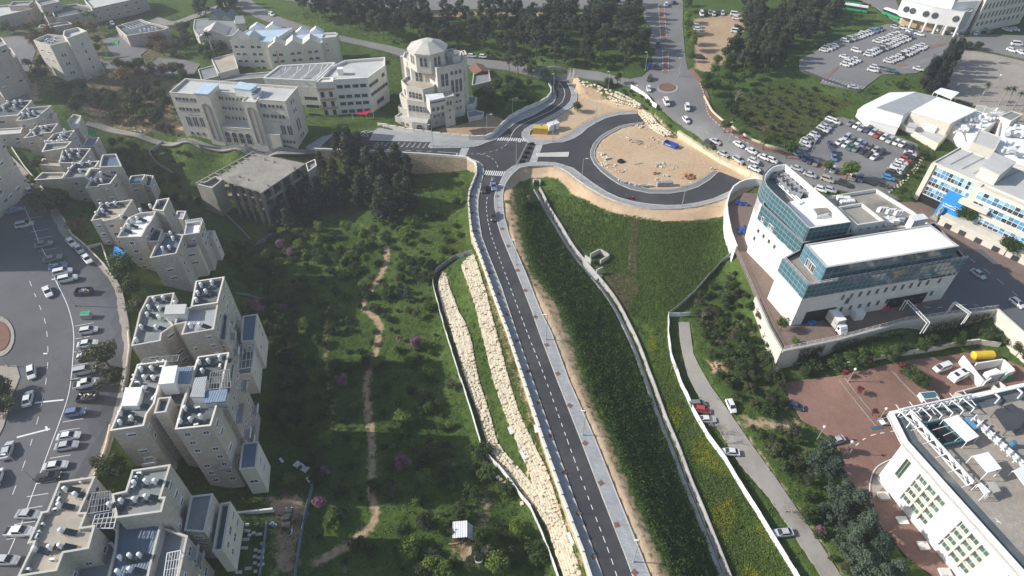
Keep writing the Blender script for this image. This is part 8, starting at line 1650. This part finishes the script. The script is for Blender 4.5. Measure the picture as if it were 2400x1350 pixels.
for u,v,n,R_,s,mt,l,h in ((1470,325,4,1.4,.9,'pale_concrete','two broken concrete blocks at the top left of the sand circle',.3),(1493,334,26,2.3,.45,'grey_gravel','heap of grey gravel on the sand circle',1.2),(1532,325,10,2.2,.6,'terrace_stone','scatter of pale rocks left of the blue skip',.3),(1524,345,12,2,.55,'terrace_stone','low heap of pale rocks below the blue skip',.4),(1546,334,6,1.8,.7,'pale_concrete','concrete fragments touching the blue skip',.3),(1409,361,5,1,1.1,'terrace_stone','big pale boulder at the left rim of the sand circle',.6),(1422,372,12,2,.7,'terrace_stone','pile of white rocks at the left rim',.5),(1430,388,14,2.4,.6,'terrace_stone','spread of white rocks below the coil',.4),(1413,385,8,1.6,.6,'terrace_stone','rocks at the lower left rim of the sand',.3),(1455,400,9,2,.6,'pale_concrete','grey and white debris near the lower left kerb',.3),(1548,386,8,2,.9,'pale_concrete','pale concrete slabs in the middle of the sand',.4),(1572,392,20,3,.4,'roof_pale','patch of whitish rubble in the middle of the sand',.3),(1540,408,7,1.5,.6,'rust','brown scrap heap near the lower kerb',.4),(1562,414,8,1.5,.6,'pale_concrete','grey broken slabs near the lower kerb',.4),(1537,420,5,1.2,.7,'terrace_stone','three pale rocks above the kerb blocks',.3),(1390,331,0,1,1,'sand','',0),(1612,415,34,2.6,.8,'red_soil','mound of red-brown earth near the asphalt end',1.3),(1500,297,12,1.8,.7,'terrace_stone','tumbled rocks where the rubble wall meets the asphalt',.5),(1520,300,4,1.4,1.1,'pale_concrete','broken concrete ring below the rubble wall',.5),(1670,397,6,1.6,.6,'terrace_stone','rocks at the end of the grey ring',.3),(1350,215,6,1.4,.8,'white_metal','crumpled white sheets on the earth slope',.3),(1680,860,14,2,.6,'sand','pale earth heap in the scrub beside the footpath',.6),(1340,690,0,1,1,'sand','',0),(720,435,5,2,.5,'pale_concrete','pale debris behind the unfinished building',.3),(290,292,16,6,.5,'terrace_stone','loose stones along the upper edge of the lane',.2),(330,300,12,5,.5,'terrace_stone','loose stones under the scrub along the lane',.2),(600,350,10,3,.6,'grey_metal','scrap heap behind the concrete roof slab',.5),(335,318,6,1.5,.5,'blue_cloth','dumped blue rubbish below the lane',.3)):
 if n:rubble(u,v,n,R_,s,mt,l,h=h)
m=MB(); p=G1(1455,379)
for k in range(5):q=[(math.cos(t*.314)*(1.3-.12*k),math.sin(t*.314)*(1.2-.1*k),.15+.13*k) for t in range(21)]; [m.bar(q[t],q[t+1],.16) for t in range(20)]
o=m.build('pipe_coil','rubber'); o.location=p; tag(o,'coil of thick black pipe on the sand','pipe coil')
for i,(u,v) in enumerate(((1452,424),(1458,428),(1464,430),(1477,432),(1484,433.5),(1491,436),(1498,437),(1505,438),(1512,438),(1522,437))):boxthing('kerb_stack',f'small pallet of grey kerb stones, {ORD[i+1]} from the left along the ring','pallet',u,v,1.1,.9,.9,random.uniform(-.3,.3),random.choice(('grey_render','pale_concrete','weathered_concrete')),0,'pallets along the ring')
for i in range(5):boxthing('pipe_section',f'upright grey concrete box in the tight row above the ring, {ORD[i+1]} from the left','concrete block',1542+i*7.4,435.5-i*.3,1.0,1.5,1.7,.1,'grey_gravel',0,'tight row of grey blocks')
boxthing('timber_pallet','flat timber pallet right of the grey block row','pallet',1601,437,2,1.2,.5,0,'wood',0)
for u,v,a,l in ((1488,387,-.5,'long timber plank lying on the sand'),(1497,384,.3,'short timber plank crossing the long one'),(1460,423,-.4,'timber beam at the lower left of the ring')):boxthing('plank',l,'plank',u,v,3.2,.25,.2,a,'wood',0)
o=boxthing('kiosk','dark blue kiosk at the left end of the avenue','kiosk',1521,162,1.4,1.4,2.6,.1,'blue_plastic')
# white sheets on the terraces, shed and rings in the valley
for u,v,a,s,l in ((1196,1012,1.9,2.2,'white sheet standing on the grass between the terraces'),(1225,1069,1.95,2.6,'white sheet lying against the upper terrace'),(1256,1008,1.7,2.2,'ribbed white sheet by the road parapet'),(1337,1266,1.9,3,'white sheet by the lower end of the parapet')):boxthing('loose_sheet',l,'metal sheet',u,v,s,.8,.12,a,'sheet_white',lift_=.5)
r=empty('shed',G1(1083,1252),.05,'small white corrugated hut on bare earth in the valley','shed'); m=MB(); m.box(-1.7,-1.6,-.3,1.6,1.6,2.1); m.build('wall','wood',r); m=MB(); m.frame_box((-1.9,-1.8,2.1),(3.1,0,.25),(0,3.6,0),(0,0,.1)); m.build('roof','sheet_white',r); m=MB(); m.frame_box((1.2,-1.7,2.3),(1.2,-.5,-.7),(0,3.2,0),(0,0,.08)); m.build('side_roof','sheet_grey',r)
for u,v,rr,l in ((1122,1312,.95,'open concrete ring on the earth near the bottom'),(1157,1314,1.05,'covered concrete ring beside the open one')):
 p=G1(u,v); m=MB(); n=18
 for i in range(n):
  a,b=2*math.pi*i/n,2*math.pi*(i+1)/n; m.add([(rr*math.cos(t_)*k,rr*math.sin(t_)*k,z) for z in (-.2,.7) for k in (1,.78) for t_ in (a,b)],[(0,1,5,4),(3,2,6,7),(4,5,7,6)])
 if rr > 1:m.cyl((0,0,.6),(0,0,.66),.8,.8,14)
 o=m.build('concrete_ring','pale_concrete'); o.location=p; tag(o,l,'concrete ring')
for u,v,a,l in ((1102,1293,1.4,'pale door-like board on the red earth'),(1065,1275,.1,'orange beam on the red earth')):boxthing('board',l,'board',u,v,2.4,.7 if u > 1080 else .25,.15,a,'wood' if u > 1080 else 'terracotta',lift_=.1)
for u,v,l in ((1167,1121,'upper pale stone block outside the white fence'),(1174,1127,'middle pale stone block outside the white fence'),(1182,1134,'biggest pale stone block outside the white fence'),(1223,1182,'lone pale block outside the white fence')):boxthing('stone_block',l,'stone block',u,v,.9,.7,.6,random.uniform(0,2),'terrace_stone')
for i,(u,v) in enumerate(((580,1231),(579,1245),(585,1255),(577,1265),(595,1250),(608,1253),(614,1275),(573,1285),(600,1290),(612,1293),(598,1305),(611,1308),(598,1320),(612,1324),(600,1340),(560,1342),(535,1306),(582,1333))):boxthing('grave_slab',f'white slab in the dark plot below the nearest block, {ORD[i+1]} from the top','grave slab',u,v,1.3 if i % 2 else .7,.55,.35,random.uniform(-.1,.25),'white_stone',None,'white slabs in the dark plot')
p=G1(598,1205); boxthing('garden_wall','broken white wall between block and dirt track','wall',600,1203,7.5,.35,1.3,.12,'white_render')
for u,v,s,l in ((548,1232,2.4,'blue tarpaulin scrap beside the dark plot'),(640,1230,2.2,'blue tarpaulin scrap at the fence end'),(707,1095,4,'long white crumpled plastic sheet in the shade'),(660,1080,1.6,'small white plastic scrap in the shade'),(728,1128,2.6,'grey plastic sheet at the fence top'),(620,604,1.4,'white scrap below the pink trees')):
 p=G1(u,v); bm=bmesh.new(); bmesh.ops.create_grid(bm,x_segments=6,y_segments=4,size=s/2)
 for vv in bm.verts:vv.co.y *= .4; vv.co.z=random.uniform(.05,.5)
 me=bpy.data.meshes.new('tarpaulin'); bm.to_mesh(me); bm.free(); me.materials.append(M['sheet_blue' if 'blue' in l else 'white_render']); o=link('tarpaulin',me,None,p,random.uniform(-1.2,-.5)); tag(o,l,'plastic sheet')
# awnings and sails
def sail(name,pts,mat,label,cat,sag=.4):
 bm=bmesh.new(); n=8; P_=[Vector(q) for q in pts]; c=sum(P_,Vector())/len(P_)-Vector((0,0,sag)); vs=[bm.verts.new(q) for q in P_]; cv_=bm.verts.new(c)
 for i in range(len(vs)):bm.faces.new((vs[i],vs[(i+1) % len(vs)],cv_))
 bmesh.ops.subdivide_edges(bm,edges=bm.edges[:],cuts=2,use_grid_fill=True); bmesh.ops.solidify(bm,geom=bm.faces[:],thickness=.04); me=bpy.data.meshes.new(name); bm.to_mesh(me); bm.free(); me.materials.append(M[mat]); r=empty(name,(c.x,c.y,zat(c.x,c.y)),0,label,cat); o=adopt(r,link('canvas',me)); m=MB(); [m.cyl((q.x,q.y,float(zat(q.x,q.y))-.3),q,.06,.06,6) for q in P_]; adopt(r,m.build('mast','white_metal'))
sail('shade_sail',[P1(825,267,4.6),P1(873,257,5.6),P1(858,269,4.2)],'red_cloth','bright red triangular shade sail in front of the modern school','shade sail',.1)
sail('awning',[P1(256,100,7.6),P1(276,93,7.6),P1(277,106,7),P1(260,107,7)],'green_cloth','bright green awning beside the pink stone house','awning',.1); sail('awning',[P1(230,105,7),P1(244,103,7),P1(245,112,6.5),P1(231,112,6.5)],'green_cloth','small green awning left of the bright one','awning',.1); sail('awning',[P1(230,118,7),P1(257,124,7),P1(250,133,6.6),P1(233,129,6.6)],'green_cloth','dull green awning above the yard wall','awning',.1)
sail('tarpaulin_roof',[P1(268,577,14.5),P1(275,579,14.5),P1(294,592,14),P1(290,601,14),P1(264,600,14)],'blue_cloth','bright blue tarpaulin in the garden of a stone block','tarpaulin',.3); sail('tarpaulin_roof',[P1(196,303,7),P1(214,304,7),P1(226,314,6),P1(217,322,6)],'green_cloth','green tarpaulin beside the lane at the far stepped block','tarpaulin',.3)
# left street: skips and bins, cardboard stacks
for u,v,l in ((199,688,'open skip full of scrap beside the white car on the street'),(208,935,'open skip full of scrap below the white pickup')):
 p=G1(u,v); r=empty('skip',(p.x,p.y,p.z+.1),.12,l,'skip','skips on the left street'); m=MB(); m.box(-1.9,-1.1,0,1.9,1.1,.15)
 for s in (-1,1):m.frame_box((-1.9,s*1.1-.05,0),(3.8,0,0),(0,.1,0),(0,0,1.2)); m.frame_box((s*1.9-.05,-1.1,0),(.1,0,0),(0,2.2,0),(0,0,1.2))
 m.build('skip_body','dark_metal',r)
 for i in range(16):o=link('scrap',BLD[i % 8],r,(random.uniform(-1.5,1.5),random.uniform(-.8,.8),random.uniform(.5,1.2)),random.uniform(0,6)); k=random.uniform(.3,.6); o.scale=(k,k*.6,k*.6); o.material_slots[0].link='OBJECT'; o.material_slots[0].material=M[random.choice(('white_metal','dark_metal','grey_metal','wood'))]
p=G1(206,745); r=empty('recycling_cage',(p.x,p.y,p.z+.1),.1,'recycling cage with a green lid on the left street','recycling bin'); m=MB(); m.box(-1.1,-.7,0,1.1,.7,1.5); m.build('cage','grey_metal',r); m=MB(); m.box(-1.15,-.2,1.5,1.15,.75,1.6); m.build('lid','green_cloth',r)
# yard things
def gantry(u0,v0,u1,v1,z,label):
 a,b=P1(u0,v0,z),P1(u1,v1,z); d=b-a; n=Vector((d.y,-d.x,0)).normalized()*1.0; r=empty('gate_gantry',(a.x,a.y,1),0,label,'gantry','white gantries across the yard'); m=MB(); k=8
 for o_ in (0,1):m.bar(a+n*o_,b+n*o_,.14)
 for i in range(k+1):q=a.lerp(b,i/k); m.bar(q,q+n,.09)
 for i in range(k):m.bar(a.lerp(b,i/k),a.lerp(b,(i+1)/k)+n,.07)
 adopt(r,m.build('lattice','white_metal')); m=MB(); [m.bar(q,(q.x,q.y,.9),.18) for q in (a,b,a+n,b+n)]; adopt(r,m.build('leg','white_metal'))
gantry(2129,703,2180,756,5,'white lattice gantry across the yard, nearer the truck'); gantry(2240,707,2276,733,5,'white lattice gantry across the yard, at the street end')
boxthing('guard_booth','white booth in the yard of the glass-banded building','booth',2006,745,2.6,2.2,2.6,.15,'white_metal',1,lift_=.1); boxthing('waste_bin','red bin by the wall in the shaded yard','bin',2073,724,1.6,.9,1,.15,'red_cloth',1,lift_=.1)
for i,(u,v) in enumerate(((1893,757),(1901,755),(1907,759),(1899,762))):boxthing('barrel',f'blue barrel beside the loading bay, {ORD[i+1]} of the cluster','barrel',u,v,.7,.7,.9,i,'blue_cloth',1,'blue barrels at the loading bay',.1)
for i in range(22):
 t=i/21; u,v=(1742-4*t+random.uniform(-7,9),522+28*t) if i > 8 else (1728+random.uniform(-4,26),478+random.uniform(-5,6)); boxthing('cafe_chair','dark blue plastic chair stored on the curved plaza','chair',u,v,.6,.6,.85,random.uniform(0,3),'blue_plastic',1,'blue chairs on the curved plaza',.12)
# pump house and tank beside the courtyard
r=empty('pump_house',G1(2280,870),0,'roofless white pump house with compartments, beside the yellow tank','pump house'); zc_=-3.2
def pw(a,b,h=2.6,th=.35,mat='cream_render',nm='wall'):qa,qb=P1(*a,zc_),P1(*b,zc_); d=qb-qa; n=Vector((d.y,-d.x,0)).normalized()*th; m=MB(); m.frame_box((qa.x,qa.y,-6.3),d,n,(0,0,6.3+zc_)); adopt(r,m.build(nm,mat))
for a,b in (((2260,833),(2308,893)),((2288,850),(2352,840)),((2315,880),(2350,872)),((2308,893),(2322,884)),((2352,840),(2382,868)),((2382,868),(2360,876))):pw(a,b,mat='white_render')
m=MB(); q=PL([(2308,872),(2334,863),(2350,872),(2318,882)],zc_); m.prism(ccw(q),-6.2,zc_+.1); adopt(r,m.build('roof','roof_white'))
a,b=P1(2282,833,-4.2),P1(2326,831,-4.2); r2=empty('storage_tank',a,0,'bright yellow horizontal tank behind the pump house wall','tank'); m=MB(); m.cyl(a,b,1.15,1.15,16); m.cyl(a,a-(b-a).normalized()*.3,1.15,.7,16); m.cyl(b,b+(b-a).normalized()*.3,1.15,.7,16); adopt(r2,m.build('tank_shell','yellow_tank'))
r3=empty('planter',G1(2300,915),0,'long low cream planter beside the laboratory roof','planter'); r=r3; zc_=-4.6
for a,b in (((2240,918),(2342,892)),((2342,892),(2358,905)),((2240,918),(2256,925)),((2322,896),(2340,910))):pw(a,b,1.2,.3,'cream_render','planter_wall')
r=empty('utility_box',G1(2172,935),.12,'white utility box with a dark glass top in the courtyard','utility box'); m=MB(); m.box(-2.1,-1.1,0,2.1,1.1,1.6); m.build('box','white_render',r); m=MB(); m.box(-1.9,-.9,1.6,1.9,.9,1.66); m.build('glass_top','teal_glass',r)
m=MB(); p=G1(2357,885); m.cyl((0,0,0),(0,0,1.6),1.2,.9,8); o=m.build('covered_bin','green_cloth'); o.location=p; tag(o,'green tarpaulin-covered heap beside the pump house','covered heap')
boxthing('drain_grate','dark drain grate in the courtyard paving','grate',2055,1003,3.2,.9,.08,.2,'teal_glass',lift_=.14)
p=G1(2192,512); r=empty('sculpture',p,.6,'beige angular sculpture on steps beside the blue sign panel','sculpture'); m=MB(); [m.box(-1.4+.2*i,-1.2+.2*i,.4*i,1.4-.2*i,1.2-.2*i,.4*i+.4) for i in range(3)]; m.build('steps','plaza_pavers',r); m=MB(); m.frame_box((-.2,-.3,1.2),(.4,0,0),(0,.6,0),(.4,0,3.4)); m.frame_box((-.9,-.25,3.4),(2.0,0,.5),(0,.5,0),(0,0,.5)); m.build('figure','wood',r)
# two gulls over the laboratory roof
p=P1(2338,1222,14); r=empty('gull',p,.4,'white gull gliding above the laboratory roof','bird'); m=MB(); loft(m,[[(x,-w_,-w_),(x,w_,-w_),(x,w_,w_),(x,-w_,w_)] for x,w_ in ((-.32,.02),(-.15,.07),(.1,.09),(.26,.04),(.34,.01))])
for s in (-1,1):m.add([(-.08,0,.04),(.14,0,.04),(.2,s*.35,.16),(.02,s*.35,.16),(.0,s*.75,.1)],[(0,1,2,3),(3,2,4)])
m.build('bird_body','white_render',r)
# lettering: the blue panel's two white lines and the dark sign on the white mall, too small to read
A_,B_,lo=SGN; dx_=(B_-A_); nz=Vector((lo.x,lo.y,-9)); m=MB(); nn=Vector((dx_.x,dx_.y,0)).cross(nz).normalized(); nn=nn if nn.z > 0 else -nn
for row,y0 in ((0,.42),(1,.5)):
 x=.12
 while x < .86:
  w_=random.uniform(.022,.05); s0=Vector((A_.x,A_.y,9.8))+Vector((dx_.x,dx_.y,0))*x+nz*(y0+random.uniform(0,.008))+nn*.04; m.frame_box(s0,Vector((dx_.x,dx_.y,0))*w_,nz*(.045 if row == 0 else .03)*random.uniform(.7,1),nn*.03); x += w_+(.012 if random.random() > .22 else .045)
Bg.mesh(m,'lettering','white_paint')
# --- grass, weeds and flowers
def tufts(name,pts,k,r0,r1,size,mat,tall=.5):
 n=len(pts); g=rng; p=np.repeat(pts,k,0); N=len(p); w_=np.sin(pts[:,0]*.9+2*np.sin(pts[:,1]*.5))*np.sin(pts[:,1]*.8+1.7*np.sin(pts[:,0]*.6)); R_=np.repeat(g.uniform(r0,r1,n)*(1+.35*w_),k)
 a=g.uniform(0,6.283,N); d=R_*np.sqrt(g.random(N)); h=R_*tall*(1-(d/R_)**2*.7)*g.uniform(.3,1.15,N)
 c=p+np.stack([np.cos(a)*d,np.sin(a)*d,h],1); nr=np.stack([np.cos(a)*d/R_*.8,np.sin(a)*d/R_*.8,np.ones(N)*.7],1)+g.normal(size=(N,3))*.45; nr /= np.linalg.norm(nr,axis=1)[:,None]
 t=np.cross(nr,g.normal(size=(N,3))); t /= np.linalg.norm(t,axis=1)[:,None]+1e-9; b=np.cross(nr,t); s=(size*g.uniform(.5,1.3,N))[:,None]
 V=np.stack([c-t*s-b*s*.5,c+t*s*.9-b*s*.4,c+b*s*.9],1).reshape(-1,3)
 o=link(name,trimesh(name,V,mat)); o['kind']='stuff'; return o
PM=np.zeros((NY,NX),bool)
for p_ in PAVED:
 s=boxsel(p_,1.5); PM[s] |= inpoly(p_,MX[s],MY[s]) | (segdist(p_,MX[s],MY[s]) < .5)
def at_grid(A,x,y):return A[np.clip(np.round(y-GY0).astype(int),0,NY-1),np.clip(np.round(x-GX0).astype(int),0,NX-1)]
def sow(n,ref,uv=None):
 if uv is not None:poly=W(uv); lo,hi=poly.min(0),poly.max(0)
 else:lo,hi=(-230,30),(230,330)
 x=rng.uniform(lo[0],hi[0],n); y=rng.uniform(lo[1],hi[1],n); d=np.hypot(y,110); keep=rng.random(n) < np.minimum(1,(ref/np.hypot(np.hypot(x,y),125))**2)
 u=np.array(proj(np.stack([x,y,zat(x,y)]))); keep &= (u[0] > -60) & (u[0] < 2460) & (u[1] > -20) & (u[1] < 1420) & ~at_grid(PM,x,y)
 if uv is not None:keep &= inpoly(poly,x,y)
 x,y=x[keep],y[keep]; return np.stack([x,y,zat(x,y)],1)
LUSH=[(1218,480),(1226,550),(1254,640),(1316,720),(1344,790),(1376,893),(1441,1033),(1494,1167),(1556,1300),(1620,1420),(1735,1420),(1682,1330),(1598,1120),(1530,950),(1483,840),(1425,720),(1355,625),(1295,540),(1260,470)]
lush=sow(52000,400,LUSH); tufts('weeds',lush,10,.5,1.3,.21,'weed_leaf',.9)
g_=sow(150000,150); zr_,zb2,zg_=at_grid(ZR,g_[:,0],g_[:,1]),at_grid(ZB,g_[:,0],g_[:,1]),at_grid(ZG,g_[:,0],g_[:,1]); rr_=rng.random(len(g_))
g_=g_[(zb2 < .2) & (zr_ < rr_*.8) & (zg_ < rr_+.1)]; pat=np.sin(g_[:,0]*.13+3*np.sin(g_[:,1]*.05))+np.sin(g_[:,1]*.17+2*np.sin(g_[:,0]*.07))+rng.normal(size=len(g_))*.7
tufts('grass',g_[pat > -.2],6,.3,.95,.18,'grass_leaf',.5); tufts('dark_grass',g_[pat <= -.2],7,.4,1.2,.21,'dark_grass_leaf',.7)
sl=sow(30000,220,[(1270,440),(1350,460),(1420,500),(1560,520),(1700,515),(1718,590),(1570,735),(1560,780),(1480,740),(1420,640),(1330,540)]); tufts('slope_grass',sl,6,.3,.9,.18,'grass_leaf',.5)
dr_=np.concatenate([sow(9000,200,[(1420,640),(1470,640),(1500,680),(1470,730),(1440,700)]),sow(6000,200,[(1480,515),(1498,515),(1492,640),(1476,640)]),sow(26000,160,[(1690,240),(1860,205),(2000,240),(1870,330),(1780,310)])]); tufts('dry_grass',dr_,5,.25,.6,.11,'dry_grass_leaf',.55)
fl=sow(16000,400,[(1545,740),(1562,800),(1568,850),(1592,915),(1625,985),(1662,1050),(1720,1130),(1790,1245),(1855,1350),(1880,1400),(1745,1400),(1690,1300),(1640,1180),(1600,1080),(1560,970),(1535,880),(1520,800)])
fp=np.sin(fl[:,0]*.55+1.5*np.sin(fl[:,1]*.31))+np.sin(fl[:,1]*.42+2*np.sin(fl[:,0]*.23))+rng.normal(size=len(fl))*.25; tufts('weeds',fl[fp <= .55],8,.4,.9,.15,'grass_leaf',.7); tufts('yellow_flowers',fl[fp > .55],8,.4,.9,.13,'yellow_blossom',.8)
yf=np.concatenate([sow(1500,400,[(1030,575),(1090,560),(1098,590),(1060,605)]),sow(900,400,[(1080,440),(1098,432),(1098,470),(1085,480)]),sow(5000,200,[(1755,195),(1860,185),(1880,205),(1790,215)]),sow(700,400,[(1640,650),(1700,600),(1710,615),(1660,660)]),sow(700,400,[(1880,225),(1920,218),(1925,232),(1890,240)])]); yf=yf[rng.random(len(yf)) < .5]; yf=np.concatenate([yf,sow(16000,200,[(1720,220),(1860,205),(2000,240),(1900,300),(1860,345),(1780,320)]),sow(9000,220,[(2010,255),(2110,300),(2190,350),(2150,420),(2140,350),(2000,280)])]); tufts('yellow_weeds',yf,6,.3,.7,.12,'yellow_weed_leaf',.6)
ST=sow(2600,400,TL1[1:]+TR1[::-1][:-1]); bk2=sow(26000,200,[(1090,600),(1112,596),(1160,720),(1222,893),(1310,1160),(1365,1310),(1340,1250),(1280,1100),(1194,893),(1150,729),(1120,626)]); tufts('bank_grass',bk2,6,.25,.55,.11,'grass_leaf',.5)
iv=[P1(1850+i*2.0,822-i*.39,1) for i in range(0,240)]; ivp=[]
for q in iv:
 for k in range(12):
  z=-6+7*random.random()**.6
  if math.sin(q.x*.5)+math.sin(q.x*.21+1) > -.9:ivp.append((q.x+random.uniform(-.3,.3),q.y-.45-random.random()*.4,z))
tufts('ivy',np.array(ivp),5,.3,.6,.16,'ivy_leaf',.5)
iv2=[(P1(1500+i*1.0,258+i*.6,.6)) for i in range(0)]
# --- labels: tell look-alikes apart by size, by what stands near, then by place
LM=[(1083,1235,'the white hut'),(870,1200,'the lower trail'),(880,750,'the trail fork'),(905,600,'the upper trail'),(765,860,'the left trail'),(1060,720,'the terrace fence'),(1130,1090,'the fence bend'),(740,1200,'the blue fence'),(975,820,'the bright pink tree'),(945,1090,'the purple tree'),(620,560,'the pale fence bend'),(590,720,'the slate annex'),(620,1080,'the block corner'),(850,540,'the pine clump'),(1070,480,'the road parapet'),(1270,1330,'the white fence end'),(1120,1310,'the concrete rings'),(640,900,'the apartment walls'),(760,690,'the shade edge'),(980,620,'the green slope'),(860,960,'the middle trail'),(1010,960,'the sunny strip'),
(1000,130,'the tower-like building'),(700,60,'the blue-roofed school'),(1110,130,'the parked white cars'),(1500,150,'the avenue mouth'),(1300,160,'the upper road end'),(1400,30,'the highway'),(1200,20,'the highway embankment'),(850,30,'the grassy rise'),(1400,110,'the sunlit verge'),(1230,90,'the shaded middle'),(1000,60,'the drum roof'),
(1740,30,'the dirt lot'),(1800,170,'the bare pale tree'),(1900,30,'the far street'),(1850,110,'the car park fence'),(1640,870,'the footpath bend'),(1800,800,'the yard corner'),(1720,700,'the dark sheet fence'),(1830,920,'the courtyard corner'),(1800,1050,'the earth gap'),(1900,1200,'the pink bush'),(1960,1330,'the footpath end'),(1950,850,'the ivy corner'),(2150,820,'the gantry'),(2320,780,'the yellow tank'),(1760,240,'the hillside left end'),(1880,220,'the upper car park'),(1830,320,'the red pavement'),(1960,250,'the white halls'),(1900,290,'the middle car park'),(300,210,'the rusty tree'),(220,240,'the lane top'),(390,260,'the stone school'),(330,290,'the lane'),(150,170,'the plain tower'),(340,110,'the awning house'),(60,70,'the upper-left corner'),(430,150,'the cream annex'),(430,360,'the unfinished building'),(300,380,'the cabin block')]
def words(s):return len(s.replace(',',' ').split())
bpy.context.view_layer.update()
tops=[o for o in bpy.data.objects if o.parent is None and 'label' in o.keys() and 'category' in o.keys()]
def buckets():
 B={}
 for o in tops:B.setdefault(o['label'],[]).append(o)
 return {k:v for k,v in B.items() if len(v) > 1}
for lb,os_ in buckets().items():
 if len(os_) > 24 and words(lb) <= 11:
  for o in os_:
   u,v=proj(o.location); q=min(LM,key=lambda t:(t[0]-u)**2+(t[1]-v)**2*2.5)[2]
   if words(lb+' near '+q) <= 12:o['label']=lb+' near '+q
for lb,os_ in buckets().items():
 if len(os_) <= 30 and words(lb) <= 12:
  os_.sort(key=lambda o:proj(o.location)[0])
  for i,o in enumerate(os_):o['label']=f'{lb}, {ORD[i+1]} from the left'
  if 'group' not in os_[0].keys():
   for o in os_:o['group']=lb
